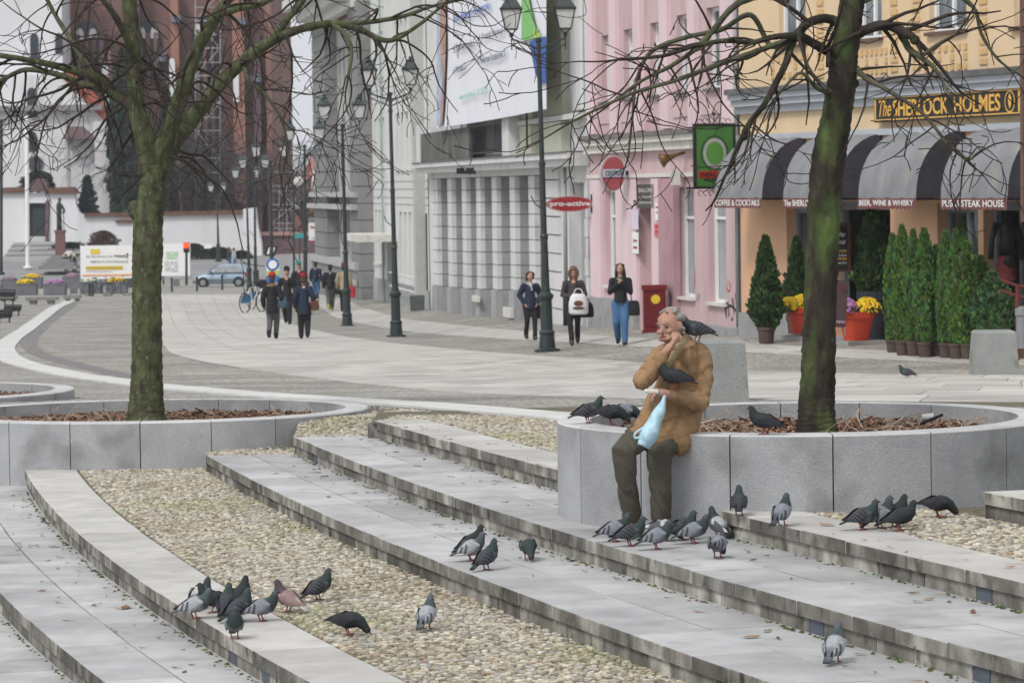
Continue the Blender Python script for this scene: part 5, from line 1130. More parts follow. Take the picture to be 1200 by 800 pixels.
# far houses behind the lamps
for lab, x0, x1, yt, Yh, m in (('far house with steep red gable roof left of the grey stone building', 352, 384, 170, 330, M('red_roof_far', (.42, .16, .13), var=.12, scale=1)), ('far low grey block in the gap between church and red roof', 322, 356, 205, 345, m_gs)):
    t = thing('far_house', lab, 'house', tuple(P((x0 + x1) / 2, 290, Yh)), 0, 'far houses at the end of the street'); b = MB(); bgbox(b, x0, x1, yt + 40, 300, Yh, 10); ob('wall', b, m_bricko if 'red' in lab else m_gs, t, world=True)
    b = MB(); a, c = P(x0 - 2, yt + 40, Yh - .5), P(x1 + 2, yt + 40, Yh - .5); h = P(x0, yt, Yh).z; k = (c.x - a.x)
    b.add([a, c, Vector((c.x - k * .05, Yh + 5, h)), Vector((a.x + k * .55, Yh + 5, h)), Vector((a.x, Yh + 11, a.z)), Vector((c.x, Yh + 11, a.z))], [(0, 1, 2, 3), (4, 3, 2, 5), (0, 3, 4), (1, 5, 2), (0, 4, 5, 1)]); r_ = ob('roof', b, m, t, world=True)
    for q in range(2): b = MB(); bgbox(b, x0 + 8 + q * 9, x0 + 11 + q * 9, yt + 52, yt + 60, Yh - .1, .2); ob('window', b, m_dkwin, t, world=True)
# ------------------------------------------------------------------ street lamps
m_iron = M('green_black_iron', (.016, .028, .028), var=.25, scale=8, rough=.5, spec=.5)
m_lamp = M('frosted_lamp_glass', (.50, .51, .50), var=.12, scale=5, rough=.35)
def make_lamp(label, base, top, half, s=1., group='two armed lanterns along the street'):
    """base, top: world points of the pole; lanterns hang at +-half on the x axis"""
    t = thing('street_lamp', label, 'street lamp', base, 0, group)
    d = Vector(top) - Vector(base); H = d.length; lean = d.normalized()
    A = lambda h, x=0., y=0.: Vector(base) + lean * h + Vector((x, y, 0)); b = MB()
    prof = [(0, .26), (.05, .26), (.08, .17), (.35, .15), (.40, .17), (.45, .125), (1.05, .12), (1.10, .15), (1.16, .16), (1.22, .10), (1.34, .085), (2.3, .07), (2.33, .085), (2.38, .085), (2.42, .062), (3.8, .058), (3.82, .07), (3.88, .07), (3.9, .052), (H - .5, .046), (H - .48, .06), (H - .42, .06), (H - .4, .046), (H - .05, .046), (H - .03, .07), (H + .02, .07), (H + .05, .03)]
    b.tube([A(h) for h, r in prof], [r * s for h, r in prof], 12); ob('pole', b, m_iron, t, world=True, smooth=False)
    b = MB(); b.tube([A(2.9), A(3.05, -.18), A(3.2, -.24)], .014, 5); ob('hook', b, m_iron, t, world=True)
    for sx in (-1, 1):
        hx = half * sx; b = MB()
        b.tube([A(H - .18, sx * .03), A(H + .03, hx)], .02, 6); b.tube([A(H - .32, sx * .03), A(H - .10, hx * .98)], .016, 6); b.tube([A(H - .2, hx), A(H + .12, hx)], .016, 6); ob('arm', b, m_iron, t, world=True)
        z = H + .12; c = A(z, hx); sc_ = s
        l = MB(); l.lathe([(.03 * sc_, -.06), (.05 * sc_, 0), (.03 * sc_, .03)], 8, c); 
        for k in range(4):
            a = math.pi / 4 + k * math.pi / 2; ca, sa = math.cos(a), math.sin(a)
            l.tube([c + Vector((.02 * ca, .02 * sa, .0)), c + Vector((.15 * ca, .15 * sa, .10)) * sc_], .012, 4)
            l.tube([c + Vector((.17 * ca, .17 * sa, .10)) * sc_, c + Vector((.29 * ca, .29 * sa, .50)) * sc_], .013, 4)
        l.lathe([(.175 * sc_, .09 * sc_), (.185 * sc_, .115 * sc_)], 4, c, rz=math.pi / 4); l.lathe([(.31 * sc_, .49 * sc_), (.335 * sc_, .52 * sc_), (.28 * sc_, .56 * sc_), (.17 * sc_, .69 * sc_), (.13 * sc_, .72 * sc_)], 4, c, rz=math.pi / 4)
        l.lathe([(.10 * sc_, .72 * sc_), (.12 * sc_, .74 * sc_), (.06 * sc_, .78 * sc_), (.03 * sc_, .80 * sc_), (.05 * sc_, .83 * sc_), (.055 * sc_, .845 * sc_)], 8, c)
        lo = ob('lantern', l, m_iron, t, world=True)
        g = MB(); g.lathe([(.165 * sc_, .115 * sc_), (.27 * sc_, .495 * sc_)], 4, c, rz=math.pi / 4); ob('lamp_glass', g, m_lamp, lo, world=True)
        g = MB(); g.lathe([(.05, .13 * sc_), (.09, .3 * sc_), (.03, .42 * sc_)], 8, c)
    return t
def lampat(label, xb, yb, xt, yt, Y, half=.55, s=1.):
    base = P(xb, yb, Y) if yb else None
    top = P(xt, yt, Y)
    if base is None: q = P(xb, 300, Y); base = Vector((q.x, Y, GH(q.x, Y)))
    else: base.z = min(base.z, GH(base.x, Y) + .02)
    return make_lamp(label, base, top, half, s)
lampat('nearest two armed street lamp, standing between the two women in front of the grey piers', 641.5, 412, 631, 47, 70)
lampat('second street lamp, its pole in front of the white slit window building', 464.5, 395, 457, 110, 90)
lampat('third street lamp, its pole in front of the grey stone building', 407, 383, 401, 147, 108)
lampat('fourth street lamp, its lanterns against the pale sky beside the grey stone building', 357, None, 357, 171, 125)
lampat('street lamp whose lanterns stand highest in the cluster before the brick church', 318, None, 317, 190, 137)
lampat('middle lamp of the cluster before the church, behind the people with red hats', 299, None, 298, 202, 168)
lampat('leftmost lamp of the cluster before the church, right of the parked pale blue car', 292, None, 288.5, 213, 182)
lampat('small far lamp with two white lanterns standing at the white churchyard wall', 256, None, 254.5, 228, 236, .42)
def pole(name, label, cat, x, yb, yt, Y, r, m, xt=None, top=None):
    t = thing(name, label, cat, tuple(P(x, yb, Y)), 0); b = MB(); b.tube([P(x, yb, Y), P(x if xt is None else xt, yt, Y)], r, 10); b.lathe([(r * 2.2, 0), (r * 2.2, .1), (r * 1.2, .14)], 10, P(x, yb, Y)); ob('pole', b, m, t, world=True, smooth=False); return t
t = pole('flagpole', 'tall white flagpole standing on the square in front of the gateway', 'flagpole', 32.5, 314, 135, 232, .14, m_white, xt=31)
t = pole('floodlight_mast', 'dark mast with a round floodlight left of the fourth street lamp', 'mast', 344.5, 335, 217, 190, .06, m_iron)
b = MB(); b.ball(P(350, 213, 189.8), .28, .15, .28, 12, 8); ob('floodlight', b, m_lamp, t, world=True, smooth=True); b = MB(); b.tube([P(344, 217, 190), P(356, 215, 190)], .07, 6); b.tube([P(353, 213, 190.1), P(358, 215, 190.1)], .22, 8); ob('lamp_housing', b, m_iron, t, world=True)
t = pole('street_post', 'dark green post cut by the left edge of the picture', 'post', 1.5, 322, 140, 150, .07, m_iron)
# traffic light
pt = P(218.5, 334, 196); t = thing('traffic_light', 'traffic light showing red at the crossing left of the pale blue car', 'traffic light', tuple(pt), 0)
b = MB(); b.tube([pt, P(218.5, 296, 196)], .075, 8); ob('pole', b, m_iron, t, world=True)
a = P(218, 284, 195.8); c = P(218, 296, 195.8); b = MB(); b.box(a.x - .16, a.x + .16, 195.8, 196.05, c.z, a.z); hd = ob('housing', b, m_black, t, world=True)
m_redl = M('red_signal', (.95, .06, .01), var=0, emit=1.6)
b = MB(); q = P(218, 287.5, 195.74); b.lathe([(.155, -.05), (.17, 0), (.1, .06)], 12, (0, 0, 0)); b.v = [(q.x + v[0], q.y - v[2], q.z + v[1]) for v in b.v]; ob('red_lens', b, m_redl, hd, world=True)
b = MB(); q = P(218, 293, 195.76); b.v = []; b.lathe([(.12, 0), (.1, .03)], 12, (0, 0, 0)); b.v = [(q.x + v[0], q.y - v[2], q.z + v[1]) for v in b.v]; ob('dark_lens', b, m_dim, hd, world=True)
# ------------------------------------------------------------------ hoarding banners
def hoard(label, x0, x1, yt, yb, Y):
    t = thing('fence_banner', label, 'banner', tuple(P((x0 + x1) / 2, yb + 4, Y)), 0); b = MB(); bgbox(b, x0, x1, yt, yb, Y, .05); p = ob('cloth', b, m_white, t, world=True)
    for x in (x0 + .4, (x0 + x1) / 2, x1 - .4):
        b = MB(); b.tube([P(x, yb + 5, Y + .12), P(x, yt - 1, Y + .12)], .04, 5); ob('post', b, m_scaf, t, world=True)
    return t, p
def flat(name, x0, x1, yt, yb, Y, m, par): b = MB(); bgbox(b, x0, x1, yt, yb, Y, .01); return ob(name, b, m, par, world=True)
def ftext(s, x0, x1, yc, h, Y, m, par, **k):
    a, c = P(x0, yc, Y), P(x1, yc, Y); hh = h * Y / F; t_ = fit_text(s, c.x - a.x, hh, extr=.003, **k); sl_ = (c.z - a.z) / (c.x - a.x); cx = (a.x + c.x) / 2; cz = (a.z + c.z) / 2
    t_.v = [(cx + p[0], Y - p[2], cz + p[1] + sl_ * p[0]) for p in t_.v]; return ob('lettering', t_, m, par, world=True)
m_yel = M('yellow_print', (.72, .52, .05), var=.05); m_gtxt = M('dark_grey_print', (.10, .10, .11))
Yh = 205.
t, p = hoard('long white banner with yellow stripes and grey lettering left of the mossy trunk', 94, 157, 288, 326, Yh)
flat('yellow_patch', 106, 117, 292, 297.5, Yh - .03, m_yel, p); flat('yellow_stripe', 101, 144, 312, 315.6, Yh - .03, m_yel, p); flat('orange_stripe', 96, 156, 322, 322.7, Yh - .03, M('orange_print', (.75, .30, .08)), p)
ftext('jak się zmienia się', 101, 131, 300.5, 2.6, Yh - .04, m_gtxt, p); ftext('WYDANIE', 133, 147, 300, 2.6, Yh - .04, m_gtxt, p, bold=.03); ftext('?', 147.5, 150.5, 299.5, 6, Yh - .04, m_red, p, bold=.03); ftext('zagłosuj na www.bialystok.pl', 106, 150, 306.5, 3, Yh - .04, m_gtxt, p); ftext('konsultacje społeczne', 101, 143, 313.8, 2, Yh - .045, m_gtxt, p); ftext('konsultacje.bialystok.pl', 101, 131, 318, 1.6, Yh - .04, m_gtxt, p)
t, p = hoard('white banner with a pale green map print right of the mossy trunk', 157.6, 223, 286, 323, Yh)
flat('map_print', 195, 208, 295, 303, Yh - .03, M('pale_green_print', (.45, .60, .45), var=.3, scale=8), p)
for x0, x1, y0, y1 in ((193, 198, 306, 311), (199.5, 203, 306, 310), (204, 208, 306, 313), (193, 200, 312.5, 317), (201, 208, 314, 318)): flat('plan_print', x0, x1, y0, y1, Yh - .03, M('grey_plan_print', (.52, .54, .55), var=.4, scale=10), p)
# ------------------------------------------------------------------ flower boxes, benches, bollards, bins, bicycles
m_box = M('dark_concrete_box', (.15, .155, .17), var=.15, scale=3, rough=.9); m_soil = M('dark_soil', (.05, .035, .025), var=.3)
m_fl = M('petal', attr=True, var=.08, scale=30, rough=.8); m_lf = M('leafy_green', attr=True, var=.15, scale=12, rough=.8)
def blooms(n, rx, ry, rz_, cols, green, seed, size, dome=True):
    rr = random.Random(seed); f = MB(); g = MB()
    for i in range(n):
        a = rr.uniform(0, 6.28); q = math.sqrt(rr.random()); h = math.sqrt(max(0, 1 - q * q)) * rr.uniform(.82, 1.0) if dome else rr.uniform(.6, 1)
        c = Vector((rx * q * math.cos(a), ry * q * math.sin(a), rz_ * h)); nn = Vector((c.x / rx / rx, c.y / ry / ry, c.z / rz_ / rz_ + .01)).normalized(); u = nn.orthogonal().normalized(); v = nn.cross(u); s = size * rr.uniform(.7, 1.3)
        f.col = tuple(k * rr.uniform(.8, 1.15) for k in rr.choice(cols)); pts = [c + (u * math.cos(w_) + v * math.sin(w_)) * s * (1 if k % 2 else .6) for k, w_ in enumerate(np.linspace(0, 6.28, 9)[:-1])]; f.add(pts + [c + nn * s * .4], [(k, (k + 1) % 8, 8) for k in range(8)])
    for i in range(n):
        a = rr.uniform(0, 6.28); q = rr.uniform(.3, 1.0) ** .5; h = math.sqrt(max(0, 1 - q * q)) * rr.uniform(.5, .95); c = Vector((rx * q * math.cos(a), ry * q * math.sin(a), rz_ * h * .93 - .01)); g.col = tuple(k * rr.uniform(.6, 1.3) for k in green); s = size * 1.3
        v1 = Vector((rr.uniform(-1, 1), rr.uniform(-1, 1), rr.uniform(-1, 1))) * s; v2 = Vector((rr.uniform(-1, 1), rr.uniform(-1, 1), rr.uniform(-1, 1))) * s; g.add([c - v1, c + v2, c + v1, c - v2], [(0, 1, 2, 3)])
    return f, g
YEL = [(.78, .52, .02), (.70, .42, .01), (.82, .60, .05)]; LIL = [(.42, .20, .42), (.52, .30, .50), (.34, .15, .36)]; WHT = [(.62, .64, .55), (.45, .52, .38), (.7, .7, .62)]; PNK = [(.40, .25, .33), (.30, .2, .25)]
def fbox(label, x0, x1, yt, yb, cols, Y=None, n=260):
    g = G((x0 + x1) / 2, yb); Yq = g.y; wd = (x1 - x0) * Yq / F; h = (yb - yt) * Yq / F; t = thing('flower_box', label, 'flower box', tuple(g), 0, 'square flower boxes on the plaza')
    b = MB(); b.cbox((0, 0, 0), wd, wd * .9, h, 0, 1.06); b.cbox((0, 0, h + .001), wd * 1.1, wd * 1.0, .05); ob('box', b, m_box, t)
    f, gg = blooms(n, wd * .5, wd * .42, .28, cols, (.06, .10, .035), int(x0), .05); f.v = [(p[0], p[1], p[2] + h) for p in f.v]; gg.v = [(p[0], p[1], p[2] + h) for p in gg.v]
    o = ob('blooms', f, m_fl, t); o['kind'] = 'stuff'; o = ob('foliage', gg, m_lf, t); o['kind'] = 'stuff'; return t
for a in (('flower box with bright yellow flowers, leftmost yellow one of the front row', 18, 43, 333, 346, YEL), ('flower box with yellow flowers standing behind the front yellow one at left', 27, 49, 326, 338, YEL), ('grey flower box with dull lilac flowers left of the low stone cube', 53, 77, 333, 346, LIL), ('flower box with pinkish flowers in front of the statue steps', 75, 95, 325, 338, PNK),
          ('flower box with whitish flowers behind two thin dark posts', 95, 119, 331, 344, WHT), ('flower box with yellow flowers just left of the mossy trunk, front one', 125, 149, 331, 344, YEL), ('flower box with yellow flowers half hidden by the mossy trunk, rear one', 143, 159, 325, 337, YEL), ('flower box with few flowers near the left picture edge, second from it', 2, 20, 329, 344, PNK), ('flower box with whitish flowers cut by the left picture edge', -10, 3, 335, 346, WHT)): fbox(*a)
m_stone = M('bench_stone', (.22, .215, .195), var=.15, scale=3, rough=.9)
def bench(label, x0, x1, yt, yb):
    g = G((x0 + x1) / 2, yb); s = g.y / F; w_ = (x1 - x0) * s; h = (yb - yt) * s; t = thing('stone_bench', label, 'bench', tuple(g), 0, 'low stone benches on the plaza')
    b = MB(); b.box(-w_ / 2, w_ / 2, -.3, .3, h - .14, h); ob('seat', b, m_stone, t)
    for sx in (-1, 1): b = MB(); b.cbox((sx * w_ * .28, 0, 0), w_ * .18, .4, h - .142, 0, 1.3); ob('leg', b, m_stone, t)
bench('low stone bench in front of the lilac flower box, longest one', 31, 68, 348, 356.5); bench('short low stone bench just right of the longest bench', 75, 95, 346, 353); bench('low stone bench cut by the trunk of flowers at left, nearest the edge', 0, 20, 347, 353)
def cube_(name, label, cat, x0, x1, yt, yb, m, taper=.92, grp=None):
    g = G((x0 + x1) / 2, yb); s = g.y / F; t = MB(); w_ = (x1 - x0) * s; h = (yb - yt) * s; n = 4
    prof = [(w_ / 2, 0), (w_ / 2, .02), (w_ / 2 * taper, h - .03), (w_ / 2 * taper - .025, h)]
    k = math.sqrt(2); t.lathe([(r * k, z) for r, z in prof], 4, (0, w_ / 2, 0), rz=math.pi / 4); o = ob(name, t, m, None, loc=tuple(g)); return tag(o, label, cat, grp)
cube_('stone_cube', 'small grey stone cube between the lilac flower box and the white one', 'stone block', 82, 90, 336, 344, m_box); cube_('stone_cube', 'small grey stone cube right of the mossy trunk beside the bollard', 'stone block', 203, 210, 327, 335, m_box)
m_conc = M('pitted_concrete', (.30, .31, .30), var=.10, scale=4, rough=.9, bump=.6, bscale=70, c2=(.22, .23, .225), c2scale=60, c2amt=.55, stain=((.15, .18, .10), 2.5, .62, .8))
for a in (('concrete_block', 'squat concrete block on the paving behind the seated man', 'concrete block', 818, 878, 399, 470), ('concrete_block', 'squat concrete block at the right border in front of the thujas', 'concrete block', 1142, 1195, 388, 440)):
    q = cube_(*a, m_conc, .88, 'squat concrete blocks on the paving')
g = G(1005, 400)
# bin by white building
t = cube_('litter_bin', 'dark grey square litter bin at the corner of the white building', 'litter bin', 481, 497, 346, 364, M('dark_bin', (.09, .10, .10), var=.2, rough=.8), 1.08)
def bollard(label, x, yt, yb, r=.06):
    g = G(x, yb); h = (yb - yt) * g.y / F; b = MB(); b.lathe([(r * 1.3, 0), (r * 1.3, .05), (r, .07), (r, h - .12), (r * 1.25, h - .1), (r * 1.25, h - .06), (r * .8, h - .02), (0.01, h)], 10); o = ob('bollard', b, m_iron, None, loc=tuple(g)); tag(o, label, 'bollard', 'thin dark bollards along the plaza edge')
for lab, x, yt, yb in (('dark bollard just right of the mossy trunk beside the stone cube', 201.5, 325, 342), ('dark bollard in front of the front bumper of the pale blue car', 231, 324, 341), ('dark bollard in front of the rear door of the pale blue car', 260.5, 322, 340), ('left one of two thin posts before the white flower box', 105, 331, 347), ('right one of two thin posts before the white flower box', 108.5, 331, 347), ('thin dark bollard against the right edge of the mossy trunk', 191.5, 319, 333), ('bollard beside the street sign behind the people with red hats', 302.5, 316, 336)): bollard(lab, x, yt, yb)
m_rub = M('tyre_rubber', (.02, .02, .02), rough=.8, var=.1); m_met = M('dull_metal', (.30, .31, .32), metal=.6, rough=.4, var=.1)
def bicycle(label, x0, x1, yb, col):
    g = G((x0 + x1) / 2, yb); t = thing('bicycle', label, 'bicycle', tuple(g), 0, 'bicycles parked at the flower boxes'); R_ = .33; hb = .52
    for sx in (-1, 1):
        b = MB(); c = Vector((sx * hb, 0, R_)); b.tube([c + Vector((R_ * math.cos(a), 0, R_ * math.sin(a))) for a in np.linspace(0, 6.2832, 20)], .02, 5, cap=False); wh = ob('wheel', b, m_rub, t)
        b = MB()
        for k in range(5): a = k * math.pi / 5; b.tube([c + Vector((R_ * math.cos(a), 0, R_ * math.sin(a))), c - Vector((R_ * math.cos(a), 0, R_ * math.sin(a)))], .004, 3)
        s_ = ob('spokes', b, m_met, wh); s_['kind'] = 'stuff'
    V = Vector; bb, st_, hd_, rw, fw_ = V((-.05, 0, .3)), V((-.18, 0, .82)), V((.38, 0, .80)), V((-hb, 0, R_)), V((hb, 0, R_)); b = MB()
    for p, q in ((bb, st_), (st_, hd_), (bb, hd_), (bb, rw), (rw, st_), (hd_, fw_)): b.tube([p, q], .018, 5)
    ob('frame', b, col, t); b = MB(); b.tube([hd_, hd_ + V((-.03, 0, .2))], .015, 5); b.tube([hd_ + V((-.03, -.28, .2)), hd_ + V((-.03, .28, .2))], .014, 5); ob('handlebar', b, m_black, t); b = MB(); b.ball(st_ + V((-.02, 0, .1)), .13, .07, .035, 8, 5); ob('saddle', b, m_black, t)
bicycle('bicycle leaning at the white flower box beside two thin posts', 105, 127, 346.5, m_black); bicycle('bicycle leaning before the yellow flower box left of the mossy trunk', 124, 150, 346.5, m_black)
# ------------------------------------------------------------------ pale blue car, side view
m_car = M('pale_blue_paint', (.27, .36, .45), var=.04, rough=.28, spec=.6); m_tail = M('tail_lamp', (.35, .02, .02), rough=.3)
g = G(259.5, 336); cs = (291 - 228) * g.y / F / 3.32
car = thing('small_car', 'small pale blue three door car driving left past the crossing', 'car', tuple(g), 0); car.scale = (cs, cs, cs)
def car_loft(sections, W_, b, mi=0):
    """sections: (x, zlow, zhigh, halfwidth_low, halfwidth_high)"""
    n = 10; o = len(b.v)
    for x, z0, z1, w0, w1 in sections:
        for k in range(n):
            t_ = k / (n - 1); a = math.pi * t_ ; y = math.cos(a); zz = math.sin(a); 
            sy = (abs(y) ** .35) * (1 if y > 0 else -1); sz = zz ** .45 if zz > 0 else 0
            b.v.append((x, sy * (w0 + (w1 - w0) * sz), z0 + (z1 - z0) * sz))
    m_ = len(sections)
    for i in range(m_ - 1):
        for k in range(n - 1): b.f.append((o + i * n + k, o + i * n + k + 1, o + (i + 1) * n + k + 1, o + (i + 1) * n + k)); b.mi.append(mi)
        b.f.append((o + i * n + n - 1, o + i * n, o + (i + 1) * n, o + (i + 1) * n + n - 1)); b.mi.append(mi)
    b.f.append(tuple(o + k for k in range(n))); b.mi.append(mi); b.f.append(tuple(o + (m_ - 1) * n + k for k in range(n - 1, -1, -1))); b.mi.append(mi)
b = MB(); car_loft([(-1.66, .32, .52, .55, .5), (-1.62, .24, .66, .68, .6), (-1.45, .2, .74, .74, .66), (-1.0, .2, .84, .76, .7), (-.75, .2, .88, .76, .72), (.0, .2, .90, .77, .74), (1.0, .2, .92, .77, .73), (1.45, .22, .92, .75, .7), (1.6, .26, .88, .70, .64), (1.66, .34, .75, .62, .58)], 1, b); bd = ob('body', b, m_car, car, smooth=True)
b = MB(); car_loft([(-.80, .84, .88, .70, .66), (-.45, .85, 1.14, .71, .62), (-.15, .85, 1.33, .71, .56), (.1, .85, 1.39, .71, .55), (.7, .85, 1.41, .71, .55), (1.2, .85, 1.37, .71, .55), (1.42, .85, 1.22, .70, .56), (1.6, .85, .95, .68, .6)], 1, b); ob('cabin', b, m_car, car, smooth=True)
for sy in (-1, 1):
    for lab, poly in (('window', [(-.52, .90), (-.16, 1.27), (.28, 1.33), (.30, .91)]), ('window', [(.38, .91), (.38, 1.33), (1.02, 1.32), (1.25, 1.16), (1.32, .93)])):
        b = MB(); v = [(x, sy * (.725 - (z - .85) * .24 + .012), z) for x, z in poly]; b.add(v, [(0, 1, 2, 3) if len(poly) == 4 else (0, 1, 2, 3, 4)]); ob(lab, b, m_paleglass, car)
    b = MB(); b.box(-.55, .34, sy * .772 - .004, sy * .772 + .004, .30, .305); b.box(.335, .342, sy * .765 - .01, sy * .765 + .01, .28, .88); b.box(-.56, -.553, sy * .765 - .01, sy * .765 + .01, .3, .86); dr = ob('door', b, m_black, car)
    b = MB(); b.box(.14, .28, sy * .775 - .015, sy * .775 + .015, .72, .76); ob('handle', b, m_black, dr)
    b = MB(); b.box(-1.3, 1.5, sy * .775 - .012, sy * .775 + .012, .42, .47); ob('trim', b, m_dkc, car)
    for x in (-1.07, 1.12):
        b = MB(); b.lathe([(.30, -.09), (.30, .09)], 20, (0, 0, 0)); b.v = [(x + v[0], sy * .70 + v[2], .275 + v[1]) for v in b.v]; wh = ob('wheel', b, m_rub, car); wh.name = 'wheel'
        b = MB(); b.lathe([(.19, -.01), (.17, .015), (.06, .02)], 14, (0, 0, 0)); b.v = [(x + v[0], sy * (.79 + v[2]), .275 + v[1]) for v in b.v]; ob('rim', b, m_met, wh)
        b = MB(); b.v = []; b.add([(x + .36 * math.cos(a), sy * .779, .275 + .36 * math.sin(a)) for a in np.linspace(-.2, math.pi + .2, 16)], [tuple(range(16))]); ob('wheel_arch', b, m_black, car)
    b = MB(); b.box(-1.6, -1.42, sy * .62 - .09, sy * .62 + .09, .56, .70); ob('headlight', b, m_lamp, car); b = MB(); b.box(1.5, 1.64, sy * .62 - .07, sy * .62 + .07, .62, .84); ob('tail_light', b, m_tail, car)
b = MB(); b.box(-1.70, -1.5, -.7, .7, .24, .42); b.box(1.55, 1.70, -.7, .7, .26, .44); ob('bumper', b, m_dkc, car)
b = MB(); b.add([(-.80, -.60, .9), (-.80, .60, .9), (-.18, .5, 1.31), (-.18, -.5, 1.31)], [(0, 1, 2, 3)]); b.v = [(p[0] - .03, p[1], p[2] + .02) for p in b.v]; ob('windscreen', b, m_paleglass, car)
b = MB(); b.ball((-.55, -.82, .93), .07, .06, .06, 8, 6); ob('mirror', b, m_black, car)
# ------------------------------------------------------------------ statue
pt = P(70, 314, 229); m_bronze = M('dark_bronze', (.035, .04, .04), var=.3, scale=4, rough=.6)
t = thing('statue', 'dark bronze standing figure in a long robe on a red stone pedestal', 'statue', tuple(pt), 0)
S_ = 229 / F; zz = lambda y: P(70, y, 229).z; X0 = P(70, 290, 229).x
for i in range(4): b = MB(); b.cbox((X0 - .3 * i * 0, 229, zz(315 - i * 4)), (44 - i * 8) * S_, 2.6 - i * .4, 4 * S_ - .004); ob('plinth_step', b, m_gs, t, world=True)
b = MB(); b.cbox((X0 + .05, 229, zz(299)), 11 * S_, .7, zz(272) - zz(299), 0, .95); b.cbox((X0 + .05, 229, zz(272.5)), 12.5 * S_, .8, .16); ob('pedestal', b, M('red_granite', (.16, .085, .075), var=.2, scale=3, rough=.5), t, world=True)
b = MB(); y_ = [(272, 5), (262, 4.4), (250, 4.1), (243, 4.6), (239, 4.6), (237, 2.2), (236, 1.6)]; b.tube([Vector((X0 + (0 if y > 240 else .03), 229, zz(y))) for y, r in y_], [r * S_ for y, r in y_], 12, flat=.7); b.ball((X0 + .06, 228.95, zz(234)), 2.1 * S_, 2.2 * S_, 2.6 * S_, 10, 8); b.tube([Vector((X0 + .2, 228.9, zz(241))), Vector((X0 + .38, 228.8, zz(247))), Vector((X0 + .3, 228.6, zz(250)))], [.1, .08, .05], 8); ob('figure', b, m_bronze, t, world=True, smooth=True)
b = MB(); b.tube([Vector((X0 + .36, 228.6, zz(245))), Vector((X0 + .36, 228.6, zz(272)))], .03, 6); b.tube([Vector((X0 + .22, 228.6, zz(249))), Vector((X0 + .5, 228.6, zz(249)))], .03, 6); ob('staff', b, m_bronze, t, world=True)
# ------------------------------------------------------------------ street signs, flags, scooter
t = pole('street_sign', 'white and green information sign with a blue round top beside the parked scooter', 'sign', 319.5, 348, 303, 128, .03, m_iron)
Yq = 127.9; flat('panel_white', 312, 327, 309, 317, Yq, m_white, t); flat('panel_green', 312, 327, 317.2, 323, Yq, M('lime_print', (.35, .55, .12)), t); flat('panel_blue', 312, 327, 323.2, 331, Yq, M('blue_print', (.05, .15, .40)), t)
q = ob('blue_top', disc(P(319.5, 310, Yq - .01), 7.5 * Yq / F, .03), M('blue_print', (.05, .15, .40)), t, world=True); ob('white_disc', disc(P(319.5, 310, Yq - .03), 5 * Yq / F, .02), m_white, q, world=True)
t = pole('street_sign', 'small tilted dark sign with two pale bars on a thin post', 'sign', 317.5, 335, 296, 150, .03, m_iron); b = MB(); a = [P(x, y, 149.9) for x, y in ((310, 300), (322, 300), (325.5, 288.5), (313, 288.5))]; b.add(a + [p + Vector((0, .04, 0)) for p in a], [(0, 1, 2, 3), (7, 6, 5, 4), (0, 4, 5, 1), (1, 5, 6, 2), (2, 6, 7, 3), (3, 7, 4, 0)]); q = ob('panel', b, m_black, t, world=True)
for d_ in (0, 5): b = MB(); a = [P(x + d_, y, 149.87) for x, y in ((312.5, 298), (315, 298), (317.5, 290), (315, 290))]; b.add(a, [(0, 1, 2, 3)]); ob('pale_bar', b, m_white, q, world=True)
t = pole('street_sign', 'white rectangular sign with red border line hanging left of the grey stone building', 'sign', 378, 330, 262, 165, .03, m_iron); Yq = 164.9; p = ob('panel', (lambda b: (bgbox(b, 361.5, 383.5, 261, 283, Yq, .06), b)[1])(MB()), m_white, t, world=True)
flat('red_edge', 361.5, 383.5, 281.8, 283, Yq - .01, m_red, p); flat('header', 361.5, 383.5, 255, 260.9, Yq, m_gs, p); ftext('Bank Polska', 364, 382, 266, 3, Yq - .02, m_red, p, bold=.02); ftext('24', 369, 376, 272.5, 4, Yq - .02, m_gtxt, p); ftext('ZAPRASZAMY', 365, 380, 279, 1.6, Yq - .02, m_gtxt, p)
t = pole('street_sign', 'small teal sign panel low on a post left of the white sign', 'sign', 351, 330, 268, 175, .03, m_iron); flat('panel', 345, 358, 273.5, 279, 174.9, M('teal_panel', (.05, .30, .28)), t)
t = pole('street_sign', 'small white sign in the hedge beside the far two lantern lamp', 'sign', 243.5, 302, 288, 232, .03, m_iron); flat('panel', 239, 248, 286, 291, 231.8, m_white, t)
for x, m_, lab in ((368.5, m_white, 'white half of a hanging flag pair left of the grey stone building'), (375, m_red, 'red half of a hanging flag pair left of the grey stone building')):
    b = MB(); n = 8
    for j in range(n + 1):
        for i in range(4):
            px = x - 3 + i * 2 + 1.2 * math.sin(j * .9 + i); py = 199 + j * 3.6 + (2 if i % 2 else 0); q = P(px, py, 160); b.v.append((q.x, 160 + .12 * math.sin(i * 2 + j), q.z))
    b.f = [(j * 4 + i, j * 4 + i + 1, (j + 1) * 4 + i + 1, (j + 1) * 4 + i) for j in range(n) for i in range(3)]; b.mi = [0] * len(b.f); tag(ob('flag', b, m_ if m_ is m_white else M('flag_red', (.55, .03, .05)), None, world=True, smooth=True), lab, 'flag')
